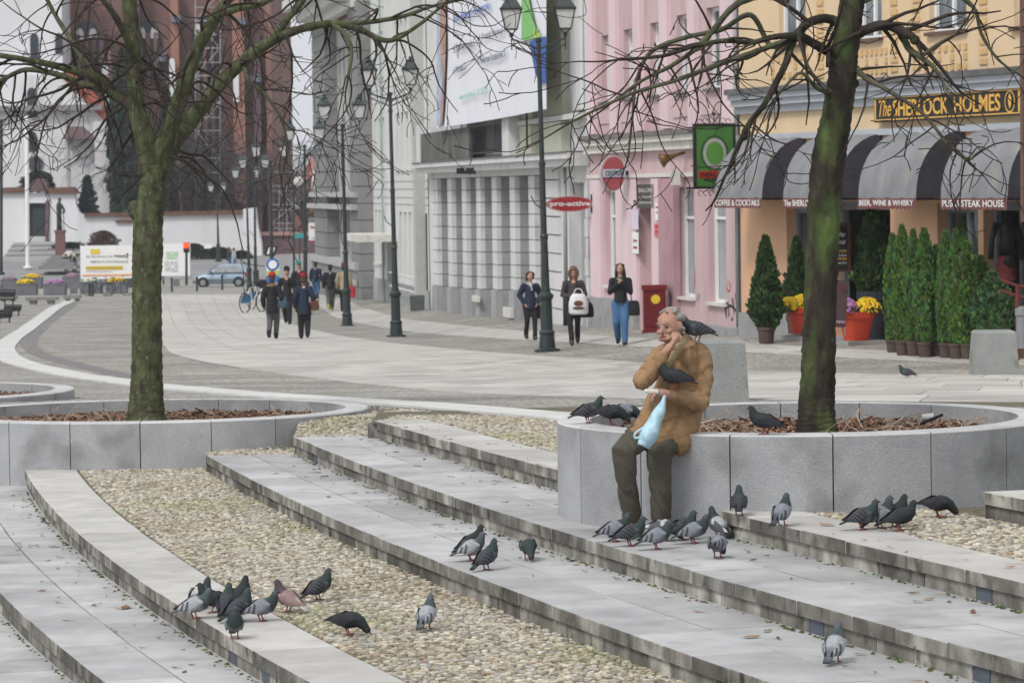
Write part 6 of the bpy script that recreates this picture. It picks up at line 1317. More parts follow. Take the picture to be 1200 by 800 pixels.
# rental bicycles seen end on
for q_, (x_, y_, lab) in enumerate(((297, 366, 'city bicycle with a blue wheel guard parked end on beside the green and white sign'), (303, 362, 'second city bicycle, behind the one with its wheel turned to the camera'))):
    bicycle(lab, x_ - 6, x_ + 6, y_, m_white); t = [o_ for o_ in bpy.data.objects if o_.get('label') == lab][0]; t.rotation_euler = (0, 0, R(62 + 6 * q_)); t['group'] = 'city bicycles parked at the sign'; k_ = 1.15; t.scale = (k_, k_, k_)
    b = MB(); b.add([(-.52 + .30 * math.cos(a), -.03, .33 + .30 * math.sin(a)) for a in np.linspace(0, math.pi, 14)], [tuple(range(14))]); ob('wheel_guard', b, M('guard_blue', (.05, .22, .42), rough=.4), t)
    b = MB(); b.box(.42, .72, -.16, .16, .78, .98); ob('basket', b, m_black, t)
# dark metal bench groups at the left border
def dark_seat(label, x, y, w_, h_, Y):
    g = G(x, y); t = thing('metal_bench', label, 'bench', tuple(g), R(-35), 'dark cafe benches at the left border'); s = g.y / F; w = w_ * s; h = h_ * s
    b = MB(); b.box(-w / 2, w / 2, -.3, .3, h * .45, h * .45 + .06); ob('seat', b, m_black, t); b = MB(); b.tube([(-w / 2, .3, h * .5), (-w / 2, .36, h), (w / 2, .36, h), (w / 2, .3, h * .5)], .03, 6); b.box(-w / 2, w / 2, .30, .36, h * .6, h * .9); ob('backrest', b, m_black, t)
    for sx in (-1, 1):
        for sy in (-1, 1): b = MB(); b.tube([(sx * w * .45, sy * .25, 0), (sx * w * .45, sy * .25, h * .45)], .03, 6); ob('leg', b, m_black, t)
dark_seat('dark seat with high rounded back at the left border, upper one', 2, 361, 26, 21, 0); dark_seat('low dark bench at the left border, in front of the high backed one', 8, 370, 26, 12, 0); dark_seat('low dark bench at the left border, nearest one', -2, 378, 22, 12, 0)
# ------------------------------------------------------------------ evergreens
m_thuja = M('thuja_green', attr=True, var=.22, scale=9, rough=.85); m_pot = M('brown_plastic_pot', (.085, .06, .052), var=.15, rough=.7); m_stem = M('stem', (.10, .07, .045), var=.2)
def foliage_mesh(seed, n, shape_, cols, leaf, up=.8):
    """shape_(t) -> radius for t in 0..1 (height 1). Small leaf sprays through the volume"""
    rr = random.Random(seed); b = MB(); lump = [(rr.uniform(0, 6.28), rr.random(), rr.uniform(.62, 1.28)) for _ in range(34)]
    for i in range(n):
        t_ = rr.random() ** .85; a = rr.uniform(0, 6.28); k = 1.
        for la, lt, lk in lump:
            d_ = (math.atan2(math.sin(a - la), math.cos(a - la)) / .55) ** 2 + ((t_ - lt) / .09) ** 2
            if d_ < 1: k = 1 + (lk - 1) * (1 - d_) * 1.6
        q = rr.random() ** .38; r = shape_(t_) * k * q; c = Vector((r * math.cos(a), r * math.sin(a), t_))
        col = rr.choice(cols); f = .55 + .5 * q; f *= rr.uniform(.8, 1.2); b.col = tuple(x * rr.uniform(.7, 1.5) for x in col)
        d = Vector((math.cos(a) * .55, math.sin(a) * .55, up)) + Vector((rr.uniform(-.4, .4), rr.uniform(-.4, .4), rr.uniform(-.3, .3))); d.normalize(); sd_ = d.cross(Vector((math.cos(a + rr.uniform(-1, 1)), math.sin(a + rr.uniform(-1, 1)), 0))).normalized(); L = leaf * rr.uniform(.7, 1.4)
        b.add([c - sd_ * L * .3, c + d * L * .5 - sd_ * L * .45, c + d * L * 1.15, c + d * L * .5 + sd_ * L * .45, c + sd_ * L * .3], [(0, 1, 2, 3, 4)])
    return b.mesh('foliage', m_thuja)
TG = [(.09, .165, .035), (.065, .13, .028), (.13, .21, .05), (.05, .095, .028)]; TD = [(.030, .062, .022), (.04, .075, .025), (.022, .048, .018)]; TB = [(.065, .135, .055), (.085, .16, .06), (.045, .10, .042)]
col_shape = lambda t_: .105 * (1 - t_ ** 3.2) * (.82 + .5 * math.sin(min(1, t_ * 1.4) * math.pi * .5)) + .004
cone_shape = lambda t_: .2 * (1 - t_) ** .75 * (.55 + .8 * min(1, t_ * 5)) * .9 + .004
THM = [foliage_mesh(i, 5200, col_shape, TG if i % 2 else TG[:2] + TB[:1], .035) for i in range(3)]; CONE = foliage_mesh(9, 5200, cone_shape, TD + TG[1:2], .036); BUSH = foliage_mesh(11, 5000, lambda t_: .30 * math.sin(min(1, t_ * 1.06) * math.pi) ** .6 + .02, TB, .06)
def conifer(label, x, yb, yt, wpx, me, pot=True, wref=.21, group='clipped thujas in pots outside the pub', Yo=0, potm=None, poth=.27, potw=None, z=None, cat='thuja'):
    g = G(x, yb); g = P(x, yb, g.y + Yo); s = g.y / F; H = (yb - yt) * s; ph = poth if pot else 0; t = thing('potted_thuja' if pot else 'conifer', label, cat, tuple(g), random.uniform(0, 6), group)
    f = bpy.data.objects.new('foliage', me); COL.objects.link(f); f.parent = t; f.location = (0, 0, ph * .9); k = wpx * s / wref * (.86 if me in THM else 1); f.scale = (k, k, H - ph * .9); f['kind'] = 'stuff'
    b = MB(); b.tube([(0, 0, ph * .5), (0, 0, ph + H * .5)], .02, 6); ob('stem', b, m_stem, t)
    if pot:
        pw = potw or .13; b = MB(); b.lathe([(pw * .78, 0), (pw * .95, ph * .8), (pw * 1.06, ph * .82), (pw * 1.06, ph), (pw * .96, ph), (pw * .94, ph - .03)], 16); ob('pot', b, potm or m_pot, t, smooth=False)
        b = MB(); b.lathe([(pw * .93, ph - .06), (pw * .5, ph - .035)], 12); ob('soil', b, m_soil, t)
for i, (x, yb, yt, wp, Yo, lab) in enumerate(((1047, 416, 277, 20, .6, 'leftmost thuja of the pub hedge, slim and set slightly back'), (1058, 417, 267, 23, 0, 'tall bright thuja, second of the hedge from the left'), (1071, 418, 272, 21, .1, 'third thuja of the hedge, darker with a thin tip'), (1084, 419, 271, 25, 0, 'fourth thuja of the hedge, yellowish green and broad topped'), (1098, 419, 290, 21, .2, 'fifth thuja of the hedge, shorter one between two taller'), (1109, 420, 274, 22, .1, 'sixth thuja of the hedge from the left, in front of the window'), (1121, 421, 272, 22, 0, 'seventh thuja of the hedge, in front of the tallest one'), (1134, 421, 286, 28, -.1, 'eighth thuja of the hedge, broad and bluish green'), (1136, 414, 248, 36, 1.0, 'tallest thuja, standing behind the right part of the hedge'), (1150, 419, 302, 28, .1, 'low thuja at the right end of the hedge before the railing'))): conifer(lab, x, yb, yt, wp, THM[i % 3], Yo=Yo)
conifer('round bushy evergreen at the right end of the hedge behind the concrete block', 1164, 422, 322, 46, BUSH, wref=.6, pot=True)
conifer('cone shaped dark thuja in a brown pot at the left corner of the pub', 898, 402, 279, 38, CONE, wref=.36, poth=.30, potw=.17)
conifer('dark thuja half hidden behind the leaning dark trunk', 934, 398, 279, 30, CONE, wref=.36, poth=.45, potw=.2, Yo=.8)
conifer('wide dark thuja in a big dark tub beside the pub entrance', 1026, 401, 235, 46, CONE, wref=.36, poth=.95, potw=.32, potm=M('dark_tub', (.03, .033, .04), var=.15, rough=.6), Yo=.4)
m_terr = M('red_terracotta_plastic', (.52, .065, .03), var=.08, rough=.55)
def mums(label, x, yb, yt, wtop, balls, group='red pots of chrysanthemums', Yq=None):
    g = G(x, yb + 4); g = P(x, yb, Yq or g.y - .1); s = g.y / F; h = (yb - yt) * s; w_ = wtop * s / 2; t = thing('flower_pot', label, 'flower pot', tuple(g), 0, group)
    b = MB(); b.lathe([(w_ * .66, 0), (w_ * .9, h * .76), (w_ * .99, h * .78), (w_ * 1.02, h), (w_ * .92, h), (w_ * .88, h - .05)], 24); ob('pot', b, m_terr, t); b = MB(); b.lathe([(w_ * .88, h - .08), (w_ * .3, h - .03)], 16); ob('soil', b, m_soil, t)
    for bx, by, r, cols in balls:
        c = P(bx, by, g.y - (.12 if cols is LIL else 0)) - g; f, gg = blooms(420, r * s, r * s, r * s * 1.05, cols, (.045, .085, .025), int(bx), .032)
        for m__ in (f, gg): m__.v = [(p[0] + c.x, p[1] + c.y, p[2] + c.z - r * s * .5) for p in m__.v]
        o = ob('blooms', f, m_fl, t); o['kind'] = 'stuff'; o = ob('foliage', gg, m_lf, t); o['kind'] = 'stuff'
mums('red pot with a lilac and a yellow chrysanthemum at the pub entrance', 1003.5, 399, 365, 44, [(990, 358, 17, LIL), (1016, 358, 18, YEL)]); mums('red pot with one yellow chrysanthemum, partly behind the dark trunk', 940, 391, 360, 36, [(926, 357, 17, YEL), (940, 353, 15, YEL)], Yq=64.1)
# ------------------------------------------------------------------ things at the pub front
def pubthing(name, label, cat, x, y, v=.3): u_, z_ = PB.uz(x, y, v); return thing(name, label, cat, PB.T((u_, v, z_)), 0)
uq = PB.u(984, .5, 290)
def xplane(F_, u): return lambda px, py, dz=0.: F_.T((u, v_at(F_, u, px, py)[0], v_at(F_, u, px, py)[1])) - Vector((0, dz, 0))
X_ = xplane(PB, PB.u(985, .4, 290)); t = thing('menu_blackboard', 'framed black chalk menu board hanging in the pub entrance', 'menu board', tuple(X_(984, 319)), 0)
def quadb(pts, th): b = MB(); b.add(list(pts) + [p + Vector((0, th, 0)) for p in pts], [(0, 1, 2, 3), (7, 6, 5, 4), (0, 4, 5, 1), (1, 5, 6, 2), (2, 6, 7, 3), (3, 7, 4, 0)]); return b
ob('frame', quadb([X_(970, 318), X_(997, 318), X_(997, 261), X_(970, 261)], .05), M('brown_frame', (.13, .06, .04), rough=.6), t, world=True); p = ob('board', quadb([X_(972, 315, .02), X_(993, 315, .02), X_(993, 265, .02), X_(972, 265, .02)], .015), m_black, t, world=True)
def xtext(s, X_, x0, x1, yc, h, m, par, dz=.03, **k):
    a, c = X_(x0, yc, dz), X_(x1, yc, dz); H_ = (X_(x0, yc - h / 2) - X_(x0, yc + h / 2)).length; w_ = (c - a).length; t_ = fit_text(s, w_, H_, extr=.002, **k); d_ = (c - a).normalized(); nn = Vector((-d_.y, d_.x, 0)); nn = -nn if nn.y > 0 else nn; mid = (a + c) / 2
    t_.v = [tuple(mid + d_ * q[0] + Vector((0, 0, q[1])) + nn * q[2]) for q in t_.v]; return ob('lettering', t_, m, par, world=True)
xtext('Today', X_, 975, 991, 275, 7, m_white, p, shear=.3); xtext('Special', X_, 975, 991, 284, 7, m_white, p, shear=.3); xtext('SMACZNE', X_, 978, 992, 294, 3, m_gold, p); xtext('lunch 12-16', X_, 979, 992, 299, 2.5, m_white, p); xtext('DRINKI', X_, 980, 992, 303, 3, m_gold, p); xtext('cena 12 zl', X_, 980, 992, 308, 2.5, m_white, p)
X_ = xplane(PB, PB.u(985, 1.2, 380)); t = thing('pavement_sign', 'slim brown folding board standing on the pub step left of the red pot', 'sign', tuple(X_(986, 392)), 0); p = ob('board', quadb([X_(977, 383), X_(991, 384), X_(994, 329), X_(981, 328)], .04), M('plum_board', (.10, .065, .075), var=.15), t, world=True); xtext('PUB', X_, 983, 991, 337, 4, m_red, p); xtext('MENU', X_, 980, 990, 377, 3, m_pinkpale, p)
for x in (978.5, 990): b = MB(); b.tube([X_(x, 394), X_(x, 383)], .015, 5); ob('leg', b, m_met, t, world=True)
# mannequin and railing at the right border
Xm = xplane(PB, PB.u(1175, .2, 320)); t = thing('mannequin', 'headless mannequin in black jacket and red tartan kilt in the pub doorway at right', 'mannequin', tuple(Xm(1180, 345)), 0); q = Xm(1180, 300); s = q.y / F
def mtube(pts, rad, n=12, flat=.7): b = MB(); b.tube([Xm(x, y) for x, y in pts], [r * s for r in rad], n, flat=flat); return b
ob('jacket', mtube([(1178, 300), (1179, 285), (1179, 268), (1179, 259), (1179, 255)], [13, 13, 14, 12, 4]), m_black, t, world=True, smooth=True); ob('sleeve', mtube([(1168, 262), (1162, 280), (1161, 304)], [6, 5, 4.5]), m_black, t, world=True, smooth=True); ob('sleeve', mtube([(1190, 262), (1197, 280), (1198, 304)], [6, 5, 4.5]), m_black, t, world=True, smooth=True)
m_tart = M('red_tartan', (.25, .02, .03), var=.5, scale=30, c2=(.03, .04, .03), c2scale=22, c2amt=.5, rough=.9); ob('kilt', mtube([(1180, 328), (1179, 312), (1178, 298)], [18, 16, 12], 16), m_tart, t, world=True, smooth=False); b = MB(); b.ball(Xm(1180, 305) - Vector((0, .25, 0)), .09, .05, .10, 8, 6); ob('sporran', b, m_black, t, world=True)
b = MB(); b.tube([Xm(1180, 328), Xm(1180, 352)], .03, 6); ob('stand', b, m_met, t, world=True)
m_rail = M('oxblood_railing', (.13, .035, .03), var=.15, rough=.5); Yr = 54.2; t = thing('handrail', 'dark red metal railing beside the steps at the right border', 'railing', tuple(P(1192, 420, Yr)), 0)
for nm, pts in (('post', [(1192.5, 422), (1192.5, 334)]), ('rail', [(1172, 328), (1192.5, 335), (1215, 338)]), ('rail', [(1172, 340), (1192.5, 347), (1215, 351)])): b = MB(); b.tube([P(x, y, Yr) for x, y in pts], .035 if nm == 'post' else .025, 8); ob(nm, b, m_rail, t, world=True)
b = MB(); q = P(1200, 408, 53.5); b.lathe([(.12, 0), (.12, .5), (.14, .52), (.14, .62), (.06, .66)], 10, q); o = ob('steel_canister', b, m_met, None, world=True); tag(o, 'steel canister at the right border behind the concrete block', 'canister')
b = MB(); b.tube([P(1198.6, 260, 52.), P(1197.4, -20, 52.)], .035, 8); 
o = ob('sign_post', b, m_brownsill, None, world=True); tag(o, 'dark brown vertical bar running up the right border beside the fascia board', 'post')
# red cabinet by the pink house
c0 = PK.T((PK.u(767, .5, 380), .5, 0)); zq = PK.z(767, 390, .5); t = thing('red_cabinet', 'dark red metal cabinet with a round yellow sticker beside the mauve door', 'cabinet', (c0.x, c0.y, zq), 0); h = PK.z(767, 334, .5) - zq; b = MB(); b.box(-.24, .24, -.22, .22, .05, h - .1); ob('body', b, M('cabinet_red', (.17, .02, .022), rough=.5), t); b = MB(); b.box(-.27, .27, -.26, .24, h - .098, h); b.box(-.27, .27, -.24, .24, 0, .049); ob('rim', b, M('cabinet_red'), t)
b = MB(); b.box(-.20, .20, -.245, -.222, .15, h - .18); q = ob('door', b, M('dark_red_paint_b', (.15, .016, .02), rough=.5), t); o = ob('sticker', disc(Vector((.02, -.26, h - .30)), .10, .012), m_yel, q)
# ------------------------------------------------------------------ background vegetation
sp = foliage_mesh(31, 2600, lambda t_: .34 * (1 - t_) ** .9 * (.8 + .25 * math.cos(t_ * 40)), [(.025, .05, .045), (.035, .065, .055)], .07, up=.1)
g = P(103, 258, 248); t = thing('spruce_tree', 'small dark blue green spruce standing behind the churchyard wall', 'tree', tuple(g)); f = bpy.data.objects.new('foliage', sp); COL.objects.link(f); f.parent = t; H = 50 * 248 / F; f.scale = (H * .95, H * .95, H); f['kind'] = 'stuff'; b = MB(); b.tube([(0, 0, -1), (0, 0, H * .9)], .08, 6); ob('trunk', b, m_stem, t)
iv = foliage_mesh(33, 4200, lambda t_: .20 * (1 - t_ ** 5) + .02, [(.02, .035, .028), (.03, .05, .035), (.015, .028, .022)], .05, up=-.3)
for x, yt, yb, wp, lab in ((148, 60, 262, 30, 'tall dark ivy covered tree behind the wall, left of the mossy trunk'), (197, 100, 256, 18, 'dark ivy covered tree behind the wall just right of the mossy trunk'), (45, 200, 224, 30, 'dark shrub rising over the churchyard gateway')):
    g = P(x, yb, 251); t = thing('ivy_tree', lab, 'tree', tuple(g)); f = bpy.data.objects.new('foliage', iv); COL.objects.link(f); f.parent = t; H = (yb - yt) * 251 / F; f.scale = (wp * 251 / F / .4,) * 2 + (H,); f['kind'] = 'stuff'; b = MB(); b.tube([(0, 0, -2), (0, 0, H * .8)], .15, 6); ob('trunk', b, m_stem, t)
bu = foliage_mesh(35, 2600, lambda t_: .5 * math.sqrt(max(0, 1 - t_ * t_)), [(.12, .07, .06), (.16, .10, .08), (.09, .06, .055)], .06); bg_ = foliage_mesh(36, 2600, lambda t_: .5 * math.sqrt(max(0, 1 - t_ * t_)), [(.04, .06, .04), (.06, .08, .05)], .07)
for x, yb, w_, h_, me, lab in ((121, 291, 38, 20, bu, 'reddish brown leafless shrub in front of the white wall'), (226, 302, 40, 16, bg_, 'dark green low shrub behind the map banner, left one'), (255, 304, 44, 14, bg_, 'dark green low shrub beside the small far lamp'), (283, 306, 30, 12, bg_, 'low shrub at the foot of the diagonal wall end'), (80, 292, 40, 8, bg_, 'thin dark hedge on the ledge above the church steps')):
    g = P(x, yb, 238.5); t = thing('shrub', lab, 'shrub', (g.x, g.y, min(g.z, 9))); f = bpy.data.objects.new('foliage', me); COL.objects.link(f); f.parent = t; f.scale = (w_ * 238 / F, 1.6, h_ * 238 / F); f['kind'] = 'stuff'
m_fart = M('far_bark', (.055, .05, .05), var=.2); TWD[0] = .5; TWR[0] = .02
def far_tree(label, x, yb, yt, Y, seed, spread):
    rr = random.Random(seed); g = P(x, yb, Y); s = Y / F; H = (yb - yt) * s; t = thing('bare_tree', label, 'tree', tuple(g), 0, 'bare trees in front of the church'); b = MB(); top = g + Vector((rr.uniform(-.5, .5), 0, H * .45)); b.tube([g, g.lerp(top, .5) + Vector((.2, 0, 0)), top], [.26, .2, .15], 8); ob('trunk', b, m_fart, t, world=True, smooth=True); tw = MB()
    for i in range(11):
        p0 = g.lerp(top, rr.uniform(.55, 1)); a = rr.uniform(0, 6.28); grow(tw, p0, Vector((math.cos(a) * spread, math.sin(a) * .6, rr.uniform(.4, 1.2))), H * rr.uniform(.5, .8), .09, 3, rr, .06)
    o = ob('branches', tw, m_fart, t, world=True); o['kind'] = 'stuff'
def grow_far(): pass
def _grow(tw, p, d, L, r, lvl, rr, droop=0.):
    n = 7; pts = [p.copy()]; d = d.normalized(); rs = [r]
    for i in range(n):
        f = i / n; d = (d + Vector((rr.uniform(-.3, .3), rr.uniform(-.3, .3), rr.uniform(-.25, .22) - droop * 3 * f))).normalized(); p = p + d * L / n; pts.append(p.copy()); rs.append(max(.012, r * (1 - .8 * (i + 1) / n)))
        if lvl > 0 and rr.random() < .75: _grow(tw, p, (d * .6 + Vector((rr.uniform(-1, 1), rr.uniform(-1, 1), rr.uniform(-.7, .7)))).normalized(), L * rr.uniform(.4, .65), rs[-1] * .6, lvl - 1, rr, droop)
    tw.tube(pts, rs, 3, cap=False)
grow = _grow
far_tree('bare tree with weeping crown before the church, above the white wall', 247, 285, 120, 250, 3, 1.2); far_tree('bare tree before the church directly behind the mossy trunk', 205, 285, 110, 251, 5, 1.0); far_tree('thin bare tree at the right end of the churchyard wall', 287, 290, 180, 252, 8, .8); far_tree('bare tree behind the scaffold and floodlight mast', 355, 290, 170, 262, 12, 1.0)
# ------------------------------------------------------------------ people
def remesh(name, caps, vox, m, par, sm=2, balls=(), T=None):
    """one continuous skin over tapered limbs: caps = [(points, radii, flatness)]; balls = [(centre, rx, ry, rz, rot)]"""
    b = MB(); tf = (lambda p: T @ Vector(p)) if T else Vector
    for c in caps:
        pts, rad = [tf(p) for p in c[0]], list(c[1]); fl = c[2] if len(c) > 2 else 1.
        d0 = (pts[0] - pts[1]).normalized(); d1 = (pts[-1] - pts[-2]).normalized()
        if len(c) > 3: b.tube(pts, rad, 12, flat=fl); continue
        P_ = [pts[0] + d0 * rad[0] * .95, pts[0] + d0 * rad[0] * .6] + pts + [pts[-1] + d1 * rad[-1] * .6, pts[-1] + d1 * rad[-1] * .95]; R_ = [rad[0] * .25, rad[0] * .8] + rad + [rad[-1] * .8, rad[-1] * .25]
        b.tube(P_, R_, 12, flat=fl)
    for q in balls: b.ball(tf(q[0]), q[1], q[2], q[3], 14, 10, Rm=q[4] if len(q) > 4 else None)
    me = b.mesh(name, m); o = bpy.data.objects.new(name, me); COL.objects.link(o)
    md = o.modifiers.new('r', 'REMESH'); md.mode = 'VOXEL'; md.voxel_size = vox; md.use_smooth_shade = True
    s_ = o.modifiers.new('s', 'SMOOTH'); s_.iterations = sm; s_.factor = .5
    dg = bpy.context.evaluated_depsgraph_get(); m2 = bpy.data.meshes.new_from_object(o.evaluated_get(dg)); o.modifiers.clear(); o.data = m2; bpy.data.meshes.remove(me)
    if par is not None:
        if T is None: m2.transform(full_of(par).inverted())
        o.parent = par
    return o
m_skin = M('skin', (.46, .27, .20), var=.08, scale=12, rough=.6); m_skinr = M('ruddy_skin', (.40, .225, .165), var=.14, scale=14, rough=.6, bump=.2, bscale=60)
def cloth(nm, c, sc=14, bump=.6, var=.18): return M(nm, c, var=var, scale=5, rough=.92, bump=bump, bscale=sc)
cBlack = cloth('black_cloth', (.022, .022, .026)); cNavy = cloth('navy_cloth', (.022, .03, .055)); cGrey = cloth('grey_trousers', (.10, .10, .105)); cJean = cloth('blue_jeans', (.06, .14, .27)); cParka = cloth('dark_parka', (.055, .048, .05)); cBrown = cloth('brown_leather', (.13, .06, .04), 30, .3)
cRed = cloth('red_wool', (.42, .03, .04)); cDred = cloth('dark_red_wool', (.24, .02, .04)); cBeige = cloth('beige_cloth', (.30, .25, .17)); cTeal = cloth('teal_wool', (.05, .25, .24)); cHairB = M('brown_hair', (.075, .04, .025), var=.3, scale=30, rough=.7, bump=.6, bscale=60); cHairD = M('dark_hair', (.02, .014, .012), var=.3, scale=30, rough=.55, bump=.5, bscale=60); cFur = M('brown_fur', (.22, .14, .09), var=.4, scale=30, rough=.95, bump=1, bscale=70); cScarf = cloth('pale_scarf', (.45, .44, .46)); cGreen = cloth('dark_green_scarf', (.03, .09, .05)); cBlueBag = cloth('slate_blue_leather', (.07, .11, .15), 30, .3); cWhiteBag = M('white_plastic', (.70, .70, .71), var=.06, scale=8, rough=.4, bump=.5, bscale=14); cLgrey = cloth('light_grey_cloth', (.34, .34, .34))
def fingers(c, d, palm_n, s=1., curl=.6):
    """palm centre c, pointing direction d, palm normal n -> limb capsules for a palm, four fingers and a thumb"""
    d = Vector(d).normalized(); n = Vector(palm_n).normalized(); n = (n - d * n.dot(d)).normalized(); sd_ = d.cross(n); c = Vector(c); out = [([c - d * .04 * s, c + d * .035 * s], [.028 * s, .036 * s], .55)]
    for i, (o, L) in enumerate(((-.030, .062), (-.010, .074), (.011, .070), (.031, .054))):
        p0 = c + d * .038 * s + sd_ * o * s; p1 = p0 + (d * math.cos(curl * .5) + n * math.sin(curl * .5)) * L * .45 * s; p2 = p1 + (d * math.cos(curl * 1.6) + n * math.sin(curl * 1.6)) * L * .35 * s; p3 = p2 + (d * math.cos(curl * 2.4) + n * math.sin(curl * 2.4)) * L * .25 * s
        out.append(([p0, p1, p2, p3], [.0095 * s, .009 * s, .008 * s, .007 * s]))
    p0 = c - d * .015 * s - sd_ * .03 * s; out.append(([p0, p0 + (d * .5 - sd_ * .7 + n * .5).normalized() * .035 * s, p0 + (d * .9 - sd_ * .5 + n * .9).normalized() * .062 * s], [.012 * s, .0105 * s, .0085 * s])); return out
def person(label, px, py, top, rz, legs, arms, wear, H=1.7, group='people walking in the pedestrian street', base=None, yaw=0., nod=0., far=False, fem=True):
    """legs: ((kneeL),(ankleL)),((kneeR),(ankleR)) offsets; arms: ((elbow),(wrist)) x2, local metres, person facing -Y; wear: garments"""
    g = base or G(px, py); k = (py - top) * g.y / F / H if base is None else 1.
    t = thing('person', label, 'person', tuple(g), rz, group); t.scale = (k, k, k); vox = .03 if far else .016; I = Matrix.Identity(4)
    w_ = .165 if fem else .19; hp = .085; sk = m_skin
    hd = Matrix.Translation((0, -.02, 1.50)) @ Euler((nod, 0, yaw)).to_matrix().to_4x4(); HP = lambda p: hd @ Vector(p); RM = hd.to_3x3()
    caps = [([(0, 0, .92), (0, .01, 1.15), (0, 0, 1.36)], [.12, .105, .12], .7), ([(0, 0, 1.36), HP((0, 0, .02))], [.055, .05])]
    for sx, lg in zip((1, -1), legs): caps.append(([(sx * hp, 0, .90), lg[0], lg[1]], [.075, .052, .036])); caps.append(([lg[1], (lg[1][0], lg[1][1] - .12, lg[1][2] - .04)], [.03, .022]))
    for sx, am in zip((1, -1), arms):
        caps.append(([(sx * w_, 0, 1.37), am[0], am[1]], [.045, .036, .026])); e, q = Vector(am[0]), Vector(am[1]); caps += fingers(q + (q - e).normalized() * .06, q - e, (-sx, -.3, 0), 1., .5)
    balls = [(HP((0, -.005, .13)), .072, .092, .108, RM), (HP((0, -.025, .075)), .052, .06, .05, RM), (HP((.074, .01, .12)), .012, .02, .03, RM), (HP((-.074, .01, .12)), .012, .02, .03, RM)]
    caps.append(([HP((0, -.09, .135)), HP((0, -.108, .105))], [.010, .013]))
    body = remesh('body', caps, vox if far else .015, sk, t, 1, balls, T=I)
    e = MB()
    for sx in (-1, 1): e.ball(HP((sx * .028, -.086, .145)), .011, .006, .006, 8, 5, Rm=RM)
    ob('eyes', e, m_black, body); e = MB(); e.ball(HP((0, -.090, .078)), .022, .006, .005, 8, 5, Rm=RM); ob('mouth', e, M('lip', (.28, .10, .09)), body)
    e = MB(); e.ball(HP((0, -.08, .165)), .045, .012, .004, 8, 5, Rm=RM); ob('eyebrows', e, cHairD, body)
    hem = wear.get('hem', .80); jc = wear['coat']; fl = wear.get('flare', 1.)
    cc = [([(0, .01, hem), (0, .01, max(.98, hem + .04)), (0, .005, 1.16), (0, 0, 1.34), (0, 0, 1.40)], [.205 * fl, .20, .172, .155, .10], .74, 1), ([(-w_ * .95, 0, 1.355), (0, 0, 1.385), (w_ * .95, 0, 1.355)], [.078, .085, .078]), ([(0, .0, 1.38), (0, -.0, 1.43)], [.085, .072])]
    for sx, am in zip((1, -1), arms): cc.append(([(sx * w_, 0, 1.37), am[0], am[1]], [.088, .074, .056]))
    ob_ = remesh('coat', cc, max(vox, .02), jc, t, 2, T=I)
    lt = wear['legs']; cl = []
    for sx, lg in zip((1, -1), legs): cl.append(([(sx * hp, 0, .90), lg[0], (lg[1][0], lg[1][1], lg[1][2] + (.0 if wear.get('wide', 1) else .0))], [.118, .086 * wear.get('lw', 1), .066 * wear.get('lw', 1)]))
    cl.append(([(0, 0, .92), (0, 0, .98)], [.12, .13], .75)); remesh('trousers', cl, max(vox, .02), lt, t, 2, T=I)
    for sx, lg in zip((1, -1), legs):
        a = Vector(lg[1]); bt = wear.get('boot', .06); remesh('shoe', [([a + Vector((0, .03, -.045)), a + Vector((0, -.10, -.055)), a + Vector((0, -.17, -.06))], [.056, .054, .040], .85), ([a + Vector((0, .01, bt)), a + Vector((0, .02, -.03))], [.066, .058])], .018, wear.get('shoe', cBlack), t, 1, T=I)
    hr = wear.get('hair', cHairD); b = [(HP((0, .022, .155)), .083, .092, .098, RM), (HP((0, .055, .10)), .075, .06, .10, RM)]; ch = []
    if wear.get('long'):
        L = wear['long']; ch = [([HP((.07, .02, .13)), HP((.085, .02, 0)), HP((.09, -.01, -L))], [.035, .04, .025]), ([HP((-.07, .02, .13)), HP((-.085, .02, 0)), HP((-.09, -.01, -L))], [.035, .04, .025]), ([HP((0, .06, .1)), HP((0, .08, -L))], [.07, .06], .7)]
    if wear.get('curly'):
        rr = random.Random(3)
        for i in range(16): a = rr.uniform(-.6, 3.7); b.append((HP((.09 * math.cos(a), .03 + .06 * abs(math.sin(a)) * rr.uniform(.2, 1), .10 + rr.uniform(-.09, .09))), .035, .035, .035))
    if wear.get('hood') is None: remesh('hair', ch + [([HP((-.05, .03, .19)), HP((.05, .03, .19))], [.05, .05])], .014, hr, t, 1, b, T=I)
    else:
        h = [(HP((0, .05, .14)), .11, .11, .13, RM)]; remesh('hood', [([HP((0, .06, .0)), HP((0, .06, .12))], [.11, .11])], .02, jc, t, 1, h, T=I)
        ring = [HP((.095 * math.cos(a), -.045, .13 + .125 * math.sin(a))) for a in np.linspace(-.9, math.pi + .9, 16)]; remesh('fur_trim', [(ring, [.036] * 16)], .014, cFur, t, 0, T=I)
    if wear.get('hat'): remesh('hat', [([HP((0, .01, .20)), HP((0, .015, .235))], [.092, .10])], .014, wear['hat'], t, 1, [(HP((0, .02, .235)), .115, .12, .048, RM)] if wear.get('beret', 1) else [(HP((0, .01, .19)), .09, .10, .07, RM)], T=I)
    if wear.get('furcollar'): ring = [(.12 * math.cos(a), .02 + .10 * math.sin(a), 1.44) for a in np.linspace(0, 6.28, 14)]; remesh('fur_collar', [(ring, [.04] * 14)], .016, cFur, t, 0, T=I)
    if wear.get('scarf'): ring = [(.075 * math.cos(a), -.0 + .075 * math.sin(a), 1.43) for a in np.linspace(0, 6.28, 12)]; remesh('scarf', [(ring, [.03] * 12), ([(.0, -.09, 1.42), (.02, -.13, 1.28)], [.03, .035])], .016, wear['scarf'], t, 1, T=I)
    if wear.get('zip'): b = MB(); b.box(-.006, .006, -.135, -.122, .86, 1.36); ob('zip', b, m_met, t)
    return t
